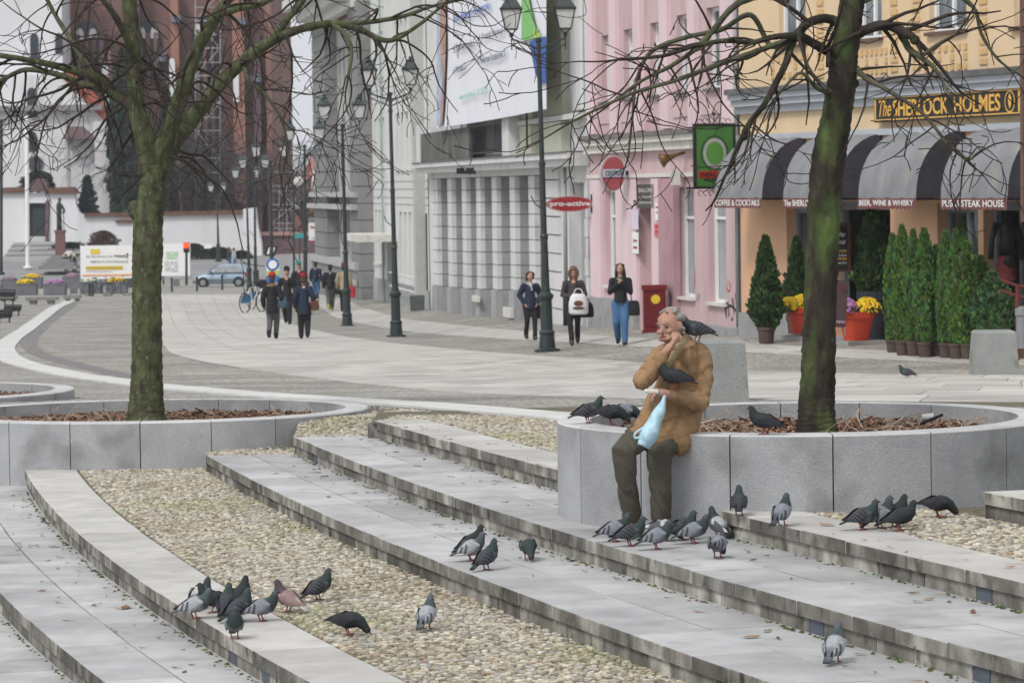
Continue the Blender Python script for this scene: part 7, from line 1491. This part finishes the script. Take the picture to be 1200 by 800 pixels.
def bag(t, kind, c, w_, h_, m, strap=None, rz=0.):
    """a hand or shoulder bag, local to a person; rests on them, so it stays a thing of its own"""
    fw = full_of(t); q = fw @ Vector(c); k = t.scale.x; w_ *= k; h_ *= k
    o = thing('bag', kind, 'bag', tuple(q), t.rotation_euler.z + rz); b = MB(); n = 10; pr = [(-h_ / 2, .40), (-h_ * .42, .50), (0, .5), (h_ * .35, .42), (h_ / 2, .3)]
    for z, r in pr:
        for i in range(n): a = 2 * math.pi * i / n; b.v.append((w_ * r * 1.0 * (abs(math.cos(a)) ** .6) * (1 if math.cos(a) > 0 else -1), w_ * .22 * math.sin(a) * (.7 + r), z))
    for i in range(len(pr) - 1):
        for j in range(n): b.f.append((i * n + j, i * n + (j + 1) % n, (i + 1) * n + (j + 1) % n, (i + 1) * n + j)); b.mi.append(0)
    b.f += [tuple(range(n - 1, -1, -1)), tuple((len(pr) - 1) * n + j for j in range(n))]; b.mi += [0, 0]; ob('body', b, m, o, smooth=True)
    b = MB()
    if strap: pts = [Vector((x * k, y * k, z * k)) for x, y, z in strap]
    else: pts = [Vector((-w_ * .25, 0, h_ * .48)), Vector((-w_ * .12, 0, h_ * .72)), Vector((w_ * .12, 0, h_ * .72)), Vector((w_ * .25, 0, h_ * .48))]
    b.tube(spline(pts, 5), .012 * k, 5); ob('strap', b, m, o, smooth=True); return o
ST = (((.09, -.02, .50), (.09, .02, .09)), ((-.09, 0, .50), (-.09, .03, .09)))
WK = (((.09, -.14, .50), (.09, -.16, .09)), ((-.09, -.04, .50), (-.08, .22, .14)))
WK2 = (((.08, -.02, .50), (.08, .20, .14)), ((-.09, -.14, .50), (-.06, -.16, .09)))
dn = (((.25, .03, 1.12), (.25, -.06, .88)), ((-.25, .03, 1.12), (-.25, -.06, .88)))
pk_ = (((.27, .06, 1.14), (.17, -.10, .95)), ((-.27, .06, 1.14), (-.17, -.10, .95)))
up2 = (((.22, -.08, 1.14), (.05, -.20, 1.34)), ((-.22, -.08, 1.14), (-.05, -.20, 1.32)))
w = person('woman with curly brown hair in a navy jacket, leftmost of the three walking women', 622, 399, 320, R(8), WK, pk_, dict(coat=cNavy, hem=.80, legs=cBlack, lw=.8, hair=cHairB, curly=1, scarf=cScarf, boot=.12), nod=.25)
bag(w, 'dark bag at the side of the woman in the navy jacket', (.27, .02, .72), .26, .34, cBlack)
w = person('woman in a dark parka with fur trimmed hood up, looking into a white bag', 673, 404, 315, R(0), WK2, (((.25, -.02, 1.12), (.10, -.20, 1.12)), ((-.24, 0, 1.12), (-.04, -.22, 1.08))), dict(coat=cParka, hem=.74, flare=1.12, legs=cBlack, lw=.8, hood=1, boot=.16, shoe=cloth('dark_brown_boot', (.06, .035, .028))), nod=.4)
o = bag(w, 'white plastic bag with a brown printed picture held by the hooded woman', (.10, -.26, .92), .44, .46, cWhiteBag); b = MB(); n = 14; b.add([(.10 * math.cos(a), -.115, .06 * math.sin(a) + .02) for a in np.linspace(0, 6.1, n)], [tuple(range(n))]); b.add([(.13 * math.cos(a), -.117, -.08 + .03 * math.sin(a)) for a in np.linspace(0, 6.1, n)], [tuple(range(n))]); ob('printed_picture', b, cBrown, o)
bag(w, 'black handbag hanging at the side of the hooded woman', (.28, .05, .78), .34, .34, cBlack)
w = person('woman with long dark hair in black jacket and blue jeans, rightmost of the three women', 728, 405, 311, R(-6), WK, up2, dict(coat=cBlack, hem=.92, legs=cJean, long=.26, scarf=cGreen, boot=.10, zip=1), nod=.1)
bag(w, 'black shoulder bag on the hip of the woman in blue jeans', (.28, -.06, .80), .26, .32, cBlack, strap=[(-.05, 0, .15), (-.08, .02, .45), (-.28, .06, .58)])
w = person('person seen from behind in red beret, dark coat with brown fur collar', 320, 397, 323, R(176), WK2, dn, dict(coat=cBlack, hem=.70, flare=1.1, legs=cGrey, hat=cRed, furcollar=1, hair=cHairB)); bag(w, 'slate blue bag at the side of the person in the bright red beret', (-.27, -.02, .98), .3, .28, cBlueBag, strap=[(.0, 0, .12), (.03, .03, .3), (.10, .05, .43)])
person('person in black cap and black clothes walking towards the camera between the two berets', 337, 380, 316, R(-4), WK, dn, dict(coat=cBlack, hem=.78, legs=cBlack, hat=cBlack, beret=0), fem=False)
w = person('person seen from behind in dark red beret and navy quilted jacket', 357, 397, 324, R(184), WK, dn, dict(coat=cNavy, hem=.68, flare=1.06, legs=cBlack, lw=1.1, hat=cDred, hair=cHairB)); bag(w, 'brown shoulder bag of the person in the navy quilted jacket', (-.28, .0, .92), .26, .28, cBrown, strap=[(.0, 0, .12), (.03, .03, .35), (.12, .05, .5)])
person('person in teal hat half hidden behind the two people with red berets', 351, 366, 309, R(5), ST, dn, dict(coat=cBlack, hem=.70, legs=cBlack, hat=cTeal, beret=0), far=True)
person('person in dark jacket and blue jeans walking away, left of the grey trousers', 370.5, 351, 308, R(172), WK, dn, dict(coat=cNavy, hem=.86, legs=cJean), far=True, fem=False)
w = person('person in dark jacket and grey trousers walking away beside the beige jacket', 387.5, 364, 311, R(185), WK2, dn, dict(coat=cBlack, hem=.82, legs=cGrey, lw=1.1, shoe=M('yellowish_shoe', (.35, .33, .08))), far=True, fem=False); bag(w, 'dark hand bag between the grey trousers and the beige jacket', (-.28, .0, .74), .2, .26, cBlack)
w = person('person in beige jacket and red cap walking away behind the third street lamp', 403.5, 365, 311, R(178), WK, dn, dict(coat=cBeige, hem=.80, flare=1.1, legs=cBlack, hat=cDred, beret=0), far=True, fem=False); bag(w, 'bright red carrier bag just right of the third street lamp', (-.30, .0, .72), .24, .40, cRed)
gg_ = 'small far people on the square'
person('far man in black holding the wreath near the statue steps', 87, 319, 293, R(10), ST, up2, dict(coat=cBlack, hem=.86, legs=cBlack), far=True, fem=False, group=gg_); person('far person left of the man in black near the statue steps', 77.5, 318, 294, R(30), ST, dn, dict(coat=cParka, hem=.60, legs=cGrey), far=True, group=gg_)
person('far person in dark blue walking behind the pale blue car', 268.5, 317, 290, R(120), WK, dn, dict(coat=cNavy, hem=.75, legs=cJean), far=True, group=gg_); person('far person in light grey coat walking behind the pale blue car', 274.5, 318, 291, R(120), WK, dn, dict(coat=cLgrey, hem=.70, legs=cJean), far=True, group=gg_)
g = G(83, 321); t = thing('wreath', 'white and green flower wreath carried near the statue steps', 'wreath', (g.x, g.y - .6, P(83, 302, g.y).z)); f, q = blooms(160, .5, .25, .45, [(.7, .7, .62), (.6, .5, .4)], (.05, .09, .05), 4, .09)
o = ob('blooms', f, m_fl, t); o['kind'] = 'stuff'; o = ob('foliage', q, m_lf, t); o['kind'] = 'stuff'
# ------------------------------------------------------------------ the seated man
W = lambda px, py, Y: P(px, py, Y)
man = thing('person', 'old man in a tan brown coat sitting on the planter rim with birds on him', 'person', tuple(W(790, 507, 23.6)), 0)
m_coat = M('tan_brown_coat', (.31, .195, .105), var=.16, scale=3.5, rough=.95, bump=1.0, bscale=9, c2=(.25, .155, .080), c2scale=6, c2amt=.55, c2sharp=.2); m_lin = M('khaki_lining', (.30, .235, .13), var=.2, scale=10, rough=.95, bump=.8, bscale=20); m_trs = M('grey_olive_trousers', (.082, .075, .058), var=.14, scale=4, rough=.95, bump=1.0, bscale=8); m_greyh = M('grey_hair', (.30, .28, .26), var=.35, scale=60, rough=.8, bump=.8, bscale=90); m_shoe = M('worn_red_brown_shoe', (.15, .055, .035), var=.3, scale=12, rough=.55)
sh = 1 / 172.
HC = W(785, 381, 23.38); hr_ = Euler((R(9), R(-4), R(-38))).to_matrix(); HPm = lambda p: HC + hr_ @ Vector(p)
eR, wR = W(753, 446, 23.16), W(778, 415, 23.16); eL, wL = W(820, 472, 23.38), W(789, 463, 23.16)
kR, kL = W(731, 530, 23.12), W(772, 533, 23.22); aR, aL = W(739, 610, 23.30), W(773, 612, 23.26)
hR, hL = W(774, 489, 23.55), W(803, 489, 23.66)
caps = [([W(790, 486, 23.62), W(795, 445, 23.6), W(798, 415, 23.52)], [.14, .14, .13], .8), ([W(797, 412, 23.5), HC + Vector((0, .03, -.07))], [.06, .055]), ([hR, kR, aR], [.085, .058, .045]), ([hL, kL, aL], [.085, .058, .045]), ([W(774, 417, 23.46), W(764, 434, 23.26), eR, wR], [.05, .042, .038, .028]), ([W(818, 416, 23.56), W(822, 446, 23.5), eL, wL], [.05, .042, .038, .028]),
        ([aR, aR + Vector((-.10, -.10, -.04))], [.04, .035]), ([aL, aL + Vector((-.04, -.13, -.04))], [.04, .035])]
cR = W(788, 403, 23.14); caps += [([wR, cR - (cR - wR) * .3], [.03, .03])] + fingers(cR, (.35, .05, .55), (.3, .7, .5), 1.08, .75)
cL = W(775, 461, 23.08); caps += [([wL, cL], [.032, .03])] + fingers(cL, (-.8, -.25, .05), (.1, -.6, -.8), 1.08, .85)
caps += [([HPm((0, -.095, .0)), HPm((0, -.125, -.03)), HPm((0, -.10, -.04))], [.009, .014, .010]), ([HPm((-.035, -.085, -.075)), HPm((.035, -.085, -.075))], [.020, .020])]
balls = [(HC, .078, .098, .112, hr_), (HPm((0, -.03, -.065)), .060, .068, .055, hr_), (HPm((.080, .012, -.01)), .012, .024, .036, hr_), (HPm((-.080, .012, -.01)), .012, .024, .036, hr_), (HPm((.04, -.075, -.03)), .025, .02, .02, hr_), (HPm((-.04, -.075, -.03)), .025, .02, .02, hr_)]
body = remesh('body', caps, .0075, m_skinr, man, 2, balls)
for sx in (-1, 1):
    e = MB(); e.ball(HPm((sx * .033, -.090, .005)), .013, .008, .007, 10, 6, Rm=hr_); ob('eye', e, M('eye', (.06, .05, .045), rough=.2), body, world=True, smooth=True)
    e = MB(); e.tube([HPm((sx * .015, -.100, .028)), HPm((sx * .035, -.099, .034)), HPm((sx * .055, -.083, .026))], .0035, 6); ob('eyebrow', e, m_greyh, body, world=True, smooth=True)
e = MB(); e.tube([HPm((-.028, -.099, -.062)), HPm((0, -.104, -.060)), HPm((.028, -.099, -.062))], .005, 6); ob('mouth', e, M('lip', (.28, .10, .09)), body, world=True, smooth=True)
remesh('hair', [([HPm((.078, .0, .045)), HPm((.068, .06, .04)), HPm((0, .092, .03)), HPm((-.068, .06, .04)), HPm((-.078, .0, .045))], [.018, .032, .038, .032, .018]), ([HPm((.055, .0, .088)), HPm((.04, .05, .095)), HPm((-.04, .05, .095)), HPm((-.055, .0, .088))], [.016, .024, .024, .016]), ([HPm((.03, -.05, .098)), HPm((0, -.02, .112)), HPm((-.03, -.05, .098))], [.010, .014, .010]), ([HPm((.082, .0, -.02)), HPm((.08, .03, -.035)), HPm((0, .10, -.05)), HPm((-.08, .03, -.035)), HPm((-.082, .0, -.02))], [.013, .022, .035, .022, .013]), ([HPm((.03, .05, .10)), HPm((-.03, .05, .10))], [.022, .022])], .009, m_greyh, man, 1)
# coat
cc = [([W(792, 478, 23.60), W(794, 450, 23.58), W(797, 428, 23.53), W(798, 414, 23.5)], [.215, .185, .18, .155], .80), ([W(776, 417, 23.46), W(798, 410, 23.52), W(819, 416, 23.56)], [.085, .10, .088]),
      ([W(788, 470, 23.55), W(764, 498, 23.38), W(750, 509, 23.26)], [.20, .145, .10], .8), ([W(800, 470, 23.58), W(800, 503, 23.48), W(797, 520, 23.36)], [.20, .14, .095], .8), ([W(780, 480, 23.5), W(782, 503, 23.38)], [.17, .09]), ([W(751, 509, 23.28), W(775, 515, 23.30), W(798, 519, 23.38)], [.085, .085, .085]),
      ([W(774, 418, 23.46), W(763, 434, 23.26), eR], [.082, .078, .068]), ([eR, wR + (eR - wR) * .10], [.072, .050]), ([W(822, 418, 23.56), W(824, 446, 23.5), eL], [.080, .074, .066]), ([eL, wL + (eL - wL) * .02], [.070, .050])]
ct = remesh('coat', cc, .011, m_coat, man, 3)
dsp = ct.data
for v in dsp.vertices:
    p = v.co; n_ = (1 - abs(math.sin(p.z * 15 + p.x * 13 + 1.6 * math.sin(p.x * 11 + p.y * 9)))) ** 3 * -.016 + (1 - abs(math.sin(p.z * 24 - p.x * 19 + p.y * 17 + 2 * math.sin(p.z * 8)))) ** 4 * -.012 + math.sin(p.z * 61 - p.x * 47 + p.y * 30) * .002; v.co = p + v.normal * n_
remesh('collar', [([W(810, 404, 23.58), W(804, 397, 23.45), W(793, 410, 23.28), W(783, 428, 23.24)], [.035, .04, .038, .022], .55), ([W(786, 408, 23.42), W(780, 416, 23.30), W(778, 430, 23.24)], [.03, .032, .02], .55)], .008, m_lin, man, 1)
b = MB(); b.tube(spline([W(783, 430, 23.27), W(777, 450, 23.24), W(768, 478, 23.27), W(757, 500, 23.22)], 4), .014, 6); ob('coat_edge', b, m_lin, man, world=True, smooth=True)
b = MB(); b.tube(spline([W(808, 432, 23.36), W(812, 452, 23.35)], 3), .01, 5); b2 = MB()
for x, y, Yq in ((801, 430, 23.32), (795, 478, 23.33)): b2.lathe([(.013, 0), (.013, .006)], 10); 
remesh('pocket', [([W(766, 487, 23.29), W(759, 499, 23.24)], [.035, .035], .5)], .01, m_lin, man, 1)
tr = [([hR, W(752, 508, 23.32), kR, W(735, 570, 23.19), W(740, 603, 23.29)], [.115, .105, .092, .075, .070]), ([hL, W(788, 512, 23.42), kL, W(774, 572, 23.22), W(775, 605, 23.26)], [.115, .105, .092, .078, .074]), ([hR, hL], [.12, .12])]
tq = remesh('trousers', tr, .011, m_trs, man, 3)
for v in tq.data.vertices: p = v.co; v.co = p + v.normal * ((1 - abs(math.sin(p.z * 13 + p.x * 16 + 1.5 * math.sin(p.z * 9 + p.x * 20)))) ** 3 * -.014 + math.sin(p.z * 55 + p.x * 35) * .0015)
for a, d_ in ((aR, Vector((-.13, -.13, 0))), (aL, Vector((-.06, -.17, 0)))):
    z0 = .045; h0 = Vector((a.x, a.y, z0)); remesh('shoe', [([h0 - d_ * .25, h0 + d_ * .5, h0 + d_ * 1.0], [.046, .046, .036], .85), ([Vector((a.x, a.y, a.z)), h0], [.05, .048])], .009, m_shoe, man, 1); b = MB(); pts = [h0 - d_ * .4, h0 + d_ * .5, h0 + d_ * 1.15]; b.tube([Vector((p.x, p.y, .015)) for p in pts], [.045, .052, .04], 10, flat=.32); ob('sole', b, m_black, man, world=True)
b = remesh('bread', [([W(770, 459, 23.04), W(757, 458, 23.0)], [.018, .016], .6)], .006, M('white_bread', (.72, .68, .60), var=.1), None, 1); tag(b, 'piece of white bread in the fingers of the seated man', 'bread')
b = MB(); seq = [(780, 463, .014, .5), (778, 469, .030, .5), (774, 479, .055, .5), (768, 492, .080, .55), (763, 504, .098, .55), (758, 514, .102, .55), (754, 523, .075, .55)]
pts = [W(x, y, 23.0 - .03 * i / 6) for i, (x, y, r, f) in enumerate(seq)]; b.tube(spline(pts, 4), list(np.interp(np.linspace(0, 6, 25), range(7), [q[2] for q in seq])), 18, flat=.6)
rr = random.Random(5); b.v = [(x + .004 * math.sin(z * 23 + x * 50), y + .012 * math.sin(x * 75 + z * 18), z) for x, y, z in b.v]
t = thing('plastic_bag', 'pale blue plastic bag hanging from the hand of the seated man', 'bag', tuple(W(765, 500, 23.0))); ob('sack', b, M('pale_blue_plastic', (.40, .60, .70), var=.12, scale=6, rough=.35, bump=.7, bscale=22), t, world=True, smooth=True)
b = MB(); pts = [W(x, y, Yq) for x, y, Yq in ((760, 498, 22.96), (752, 502, 22.95), (744, 508, 22.95), (745, 513, 22.95), (755, 510, 22.93))]; b.tube(spline(pts, 5), .0075, 8, flat=.6); ob('handle', b, M('pale_blue_plastic'), t, world=True, smooth=True)
# ------------------------------------------------------------------ pigeons
m_pig = M('feathers', attr=True, var=.18, scale=45, rough=.7, bump=.3, bscale=140); m_pleg = M('pink_leg', (.26, .07, .065), var=.1); m_beak = M('dark_beak', (.04, .035, .035)); m_eye2 = M('orange_eye', (.5, .12, .02), rough=.3)
PC = {'blue': dict(body=(.16, .17, .195), back=(.20, .215, .245), neck=(.035, .05, .05), head=(.06, .07, .085), wing=(.23, .245, .275), bar=(.018, .018, .022), tail=(.07, .08, .095)),
      'light': dict(body=(.22, .23, .25), back=(.32, .34, .36), neck=(.06, .08, .085), head=(.09, .10, .12), wing=(.38, .40, .42), bar=(.02, .02, .025), tail=(.13, .14, .16)),
      'dark': dict(body=(.028, .03, .036), back=(.03, .032, .038), neck=(.022, .03, .03), head=(.025, .028, .032), wing=(.03, .032, .038), bar=(.014, .014, .016), tail=(.022, .024, .028)),
      'check': dict(body=(.11, .12, .135), back=(.05, .055, .065), neck=(.03, .05, .045), head=(.045, .055, .065), wing=(.075, .082, .095), bar=(.018, .018, .022), tail=(.045, .05, .06)),
      'pink': dict(body=(.26, .16, .15), back=(.27, .18, .17), neck=(.07, .055, .06), head=(.05, .045, .05), wing=(.30, .21, .20), bar=(.42, .40, .40), tail=(.62, .62, .62)),
      'pied': dict(body=(.10, .11, .13), back=(.40, .41, .42), neck=(.03, .045, .045), head=(.04, .045, .055), wing=(.09, .10, .115), bar=(.55, .55, .55), tail=(.04, .045, .05))}
PROT = {}
def pigeon_proto(pose, colr):
    if (pose, colr) in PROT: return PROT[(pose, colr)]
    C = PC[colr]; t = thing('pigeon', None, None); up_ = {'stand': 0, 'up': 1, 'peck': -1, 'tall': 1.6}[pose]
    tl = .02 if pose == 'peck' else (-.03 if up_ > 0 else -.012); base = .105
    if pose == 'peck': nk = [(.055, .125, .044, .043), (.085, .112, .034, .033), (.108, .085, .024, .024), (.122, .058, .020, .021), (.132, .040, .017, .018), (.139, .030, .009, .010)]
    elif pose == 'stand': nk = [(.055, .140, .045, .046), (.080, .165, .034, .034), (.090, .190, .023, .023), (.097, .208, .0205, .021), (.106, .216, .0185, .018), (.118, .214, .008, .008)]
    else: k = .004 * up_; nk = [(.050, .148, .045, .047), (.070, .174 + k, .035, .035), (.077, .198 + k, .0235, .0235), (.082, .216 + k, .0205, .021), (.091, .224 + k, .0185, .018), (.103, .221 + k, .008, .008)]
    sec = [(-.165, base + tl * 1.6 - .012, .020, .003), (-.120, base + tl * 1.1, .024, .006), (-.085, base + tl * .6 + .006, .026, .015), (-.055, base + tl * .25 + .012, .036, .030), (-.015, .122, .047, .044), (.022, .130, .051, .049)] + nk
    sec = [(x * (.93 if x < 0 else 1), z - .030 if pose != 'peck' else max(z - .030, z * .55 + .006), a * 1.13, c * 1.13) for x, z, a, c in sec]; pts = [Vector((x, 0, z)) for x, z, a, c in sec]; n = 14; b = MB()
    for i, (x, z, ry, rz_) in enumerate(sec):
        d = (pts[min(i + 1, len(sec) - 1)] - pts[max(i - 1, 0)]).normalized(); u = Vector((-d.z, 0, d.x))
        for k in range(n):
            a = 2 * math.pi * k / n; b.v.append(tuple(pts[i] + Vector((0, ry * math.cos(a), 0)) + u * rz_ * math.sin(a))); tp = math.sin(a)
            col = C['tail'] if i < 3 else (C['back'] if tp > .2 else C['body']) if i < 6 else C['neck'] if i < 9 else C['head']
            if i == 0: col = tuple(q * .35 for q in C['tail']) if colr not in ('pink',) else C['tail']
            b.c.append(col)
    for i in range(len(sec) - 1):
        for k in range(n): b.f.append((i * n + k, i * n + (k + 1) % n, (i + 1) * n + (k + 1) % n, (i + 1) * n + k)); b.mi.append(0)
    b.f += [tuple(range(n - 1, -1, -1)), tuple((len(sec) - 1) * n + k for k in range(n))]; b.mi += [0, 0]; bd_ = ob('body', b, m_pig, t, smooth=True)
    for sy in (-1, 1):
        b = MB(); nu_, nv = 12, 6; A = Vector((.050, 0, .114 if pose != 'peck' else .102)); B = Vector((-.118, 0, base - .030 + tl + .014))
        for i in range(nu_ + 1):
            f = i / nu_; c = A.lerp(B, f); wd = .045 * math.sin(min(1, f * 1.9 + .12) * math.pi / 2) * (1 - max(0, f - .45) / .55 * .82)
            for j in range(nv + 1):
                q = j / nv * 2 - 1; yy = .0565 * math.sqrt(max(.05, 1 - (f - .25) ** 2 * 1.5)) * math.sqrt(max(.02, 1 - (q * .62) ** 2)) * (1 - .55 * max(0, f - .5) / .5); b.v.append((c.x - .012 * (1 - q) * f, sy * (yy + .006), c.z + q * wd))
                col = C['wing']
                if colr in ('blue', 'light') and q < .75 and (.52 < f < .60 or .70 < f < .80): col = C['bar']
                if f > .88: col = C['bar'] if colr != 'pink' else C['wing']
                if colr == 'check' and (i + j) % 2 and f > .2: col = C['bar']
                if colr == 'pied' and .3 < f < .5 and q > 0: col = C['bar']
                b.c.append(col)
        for i in range(nu_):
            for j in range(nv): b.f.append((i * (nv + 1) + j, (i + 1) * (nv + 1) + j, (i + 1) * (nv + 1) + j + 1, i * (nv + 1) + j + 1)); b.mi.append(0)
        ob('wing', b, m_pig, t, smooth=True)
        b = MB(); hx = .004 + (sy * .014 if pose == 'stand' else 0); b.tube([(hx - .01, sy * .020, .070), (hx - .012, sy * .021, .040)], [.016, .007], 6); b.tube([(hx - .012, sy * .021, .041), (hx, sy * .021, .008)], .0045, 5)
        for a in (-.45, 0, .45, 3.14): L = .030 if abs(a) < 1 else .016; b.tube([(hx, sy * .021, .007), (hx + L * math.cos(a), sy * .021 + L * math.sin(a), .003)], [.004, .0028], 4)
        ob('leg', b, m_pleg, t, smooth=True)
    e = pts[-1]; d = (pts[-1] - pts[-2]).normalized(); b = MB(); b.tube([e - d * .006, e + d * .010 + Vector((0, 0, -.001)), e + d * .020 + Vector((0, 0, -.004))], [.0065, .004, .0012], 6); ob('beak', b, m_beak, bd_)
    b = MB(); h = pts[-3]
    for sy in (-1, 1): b.ball(h + Vector((.004, sy * .0215, .004)), .003, .002, .003, 6, 4)
    ob('eyes', b, m_eye2, bd_); PROT[(pose, colr)] = [t, 0]; return PROT[(pose, colr)]
def pigeon(label, px, py, ang, pose, colr, z=None, Y=None, grp='pigeons', s=.97):
    pr = pigeon_proto(pose, colr); t = pr[0] if pr[1] == 0 else copy_tree(pr[0]); pr[1] += 1
    if Y is not None: p = P(px, py, Y)
    elif z == 'g': p = G(px, py)
    else: p = Gz(px, py, z)
    t.location = p + Vector((0, 0, .001)); t.rotation_euler = (0, 0, R(ang)); t.scale = (s, s, s); tag(t, label, 'pigeon', grp)
S1, S2, S3, S4 = -.329, -.164, .001, .166; gA = 'pigeons on the lower step and cobbles'; gB = 'pigeons pecking at the feet of the seated man'; gC = 'pigeons on the top step at right'
for a in (('pale grey pigeon with black wing bars, leftmost of the lower group, facing right', 228, 725, 12, 'stand', 'light', S1, None, gA), ('pied pigeon mostly hidden behind the leftmost pale one', 234, 713, 60, 'stand', 'pied', S1, None, gA), ('dark pigeon stepping left behind the pale leftmost one', 252, 718, 170, 'stand', 'dark', S1, None, gA), ('dark pigeon with raised head in the middle of the lower group, seen from behind', 265, 722, 80, 'up', 'check', S1, None, gA), ('dark pigeon furthest back in the lower group beside the cobbles', 281, 713, 65, 'up', 'dark', S1, None, gA), ('blue grey pigeon in side view behind the one facing the camera', 279, 728, 40, 'up', 'check', S1, None, gA), ('pale bellied pigeon facing the camera, nearest of the lower group', 275, 748, -80, 'up', 'blue', S1, None, gA), ('blue grey pigeon with black wing bars right of the tight lower group', 306, 728, 15, 'stand', 'blue', S1, None, gA),
          ('pinkish pigeon with white tail facing left on the edge of the cobbles', 338, 717, 150, 'up', 'pink', -.325, None, gA), ('dark blue pigeon on the cobbles right of the pinkish one', 373, 703, 35, 'up', 'check', -.325, None, gA), ('charcoal pigeon bending down to peck on the cobbles', 408, 744, -12, 'peck', 'dark', -.325, None, gA), ('pale grey pigeon seen from behind, alone on the cobbles at lower centre', 500, 737, 72, 'up', 'light', -.325, None, gA),
          ('pale pigeon of the three on the middle step, in the front left', 551, 657, 25, 'stand', 'light', S2, None, 'three pigeons on the middle step'), ('dark pigeon of the three on the middle step, furthest back', 552, 650, 30, 'up', 'dark', S2, None, 'three pigeons on the middle step'), ('dark blue pigeon striding right, nearest of the three on the middle step', 570, 668, 48, 'up', 'check', S2, None, 'three pigeons on the middle step'), ('pigeon alone below the riser, preening with its head down', 619, 656, -80, 'peck', 'check', S2, None, 'pigeons'),
          ('pale grey pigeon seen from behind, alone near the lower right corner', 978, 776, 68, 'up', 'light', S2, None, 'pigeons'), ('blue grey pigeon, leftmost in the row at the feet of the seated man', 720, 635, 14, 'stand', 'blue', S3, None, gB), ('blue grey pigeon second from left in the row at the feet of the man', 738, 640, 18, 'stand', 'check', S3, None, gB), ('pale bellied pigeon striding right in front of the shoes of the seated man', 769, 644, 20, 'stand', 'blue', S3, None, gB), ('pigeon with white rump half hidden behind the striding one', 777, 634, 10, 'peck', 'pied', S3, None, gB), ('pigeon in the row, right of the shoes, facing away to the right', 800, 633, 35, 'stand', 'check', S3, None, gB), ('blue grey pigeon with dark bars facing right, right of the shoes', 812, 637, 12, 'stand', 'blue', S3, None, gB), ('pied dark and white pigeon at the right end of the row', 842, 630, 120, 'up', 'pied', S3, None, gB), ('blue grey pigeon seen from behind, nearest one at the right end of the row', 841, 654, 70, 'peck', 'blue', S3, None, gB),
          ('small looking pigeon behind the step edge under the planter wall', 866, 604, 85, 'stand', 'check', S4, None, gC), ('blue grey pigeon standing alone on the step edge left of the pair group', 916, 616, 62, 'up', 'blue', S4, None, gC), ('blue grey pigeon facing right, leftmost of the group of four on the top step', 1010, 621, 15, 'stand', 'check', S4, None, gC), ('grey pigeon in the middle of the four on the top step, behind the black one', 1031, 619, 30, 'up', 'blue', S4, None, gC), ('dark pigeon with raised head at the back of the four on the top step', 1048, 617, 30, 'up', 'dark', S4, None, gC), ('black pigeon striding right, nearest of the four on the top step', 1054, 622, 12, 'stand', 'dark', S4, None, gC), ('black pigeon crouching on the cobbles close to the planter wall', 1099, 606, 5, 'peck', 'dark', S4, None, gC),
          ('blue grey pigeon standing on the planter rim, leftmost of the three there', 689, 496, 15, 'stand', 'check', None, None, None), ('charcoal pigeon bending down on the planter rim beside the man', 716, 498, -8, 'peck', 'dark', None, None, None), ('blue grey pigeon behind the bending charcoal one on the planter rim', 732, 497, 10, 'peck', 'blue', None, None, None), ('charcoal pigeon facing left on the front rim between man and tree trunk', 897, 509, 165, 'stand', 'dark', None, None, None)):
    lab, px, py, ang, pose, colr, z, Y, grp = a
    pigeon(lab, px, py, ang, pose, colr, .686 if z is None else z, None, grp or 'pigeons on the planter rim')
pigeon('dark blue pigeon perched on the shoulder of the seated man', 817, 401, 176, 'stand', 'check', Y=23.50, grp='pigeons perched on the seated man'); pigeon('black pigeon perched on the forearm of the seated man', 792, 457, 172, 'stand', 'dark', Y=23.12, grp='pigeons perched on the seated man'); pigeon('pigeon walking left alone on the pale paving far right', 1063, 444, 160, 'stand', 'check', 'g', None, 'pigeons')
# litter in the right planter
q = Gz(1087, 494, .60); b = MB(); b.lathe([(.022, -.035), (.03, .035)], 12); b.v = [(q.x + v[2] * 1.2, q.y + v[1], q.z + .035 + v[0]) for v in b.v]; o = ob('paper_cup', b, M('dirty_paper', (.42, .41, .39)), None, world=True); tag(o, 'white paper cup lying in the mulch of the right planter', 'cup')
b = MB(); b.tube([Gz(1076, 499, .60) + Vector((0, 0, .01)), P(1104, 486, 24.6)], [.014, .012], 6); o = ob('broken_stick', b, cBlack, None, world=True); tag(o, 'dark broken stick beside the paper cup in the right planter', 'stick')
# ------------------------------------------------------------------ light mist between the camera and the far church
b = MB(); b.box(-120, 75, -4, 420, -5.5, 26)
hz = ob('haze', b, [], None, world=True); hz['kind'] = 'stuff'; hm = bpy.data.materials.new('haze'); hm.use_nodes = True; hn = hm.node_tree; hn.nodes.clear(); ho = hn.nodes.new('ShaderNodeOutputMaterial'); hv = hn.nodes.new('ShaderNodeVolumePrincipled'); hv.inputs['Color'].default_value = (.93, .95, 1, 1); hv.inputs['Density'].default_value = .00028; hn.links.new(hv.outputs[0], ho.inputs['Volume']); hz.data.materials.append(hm)
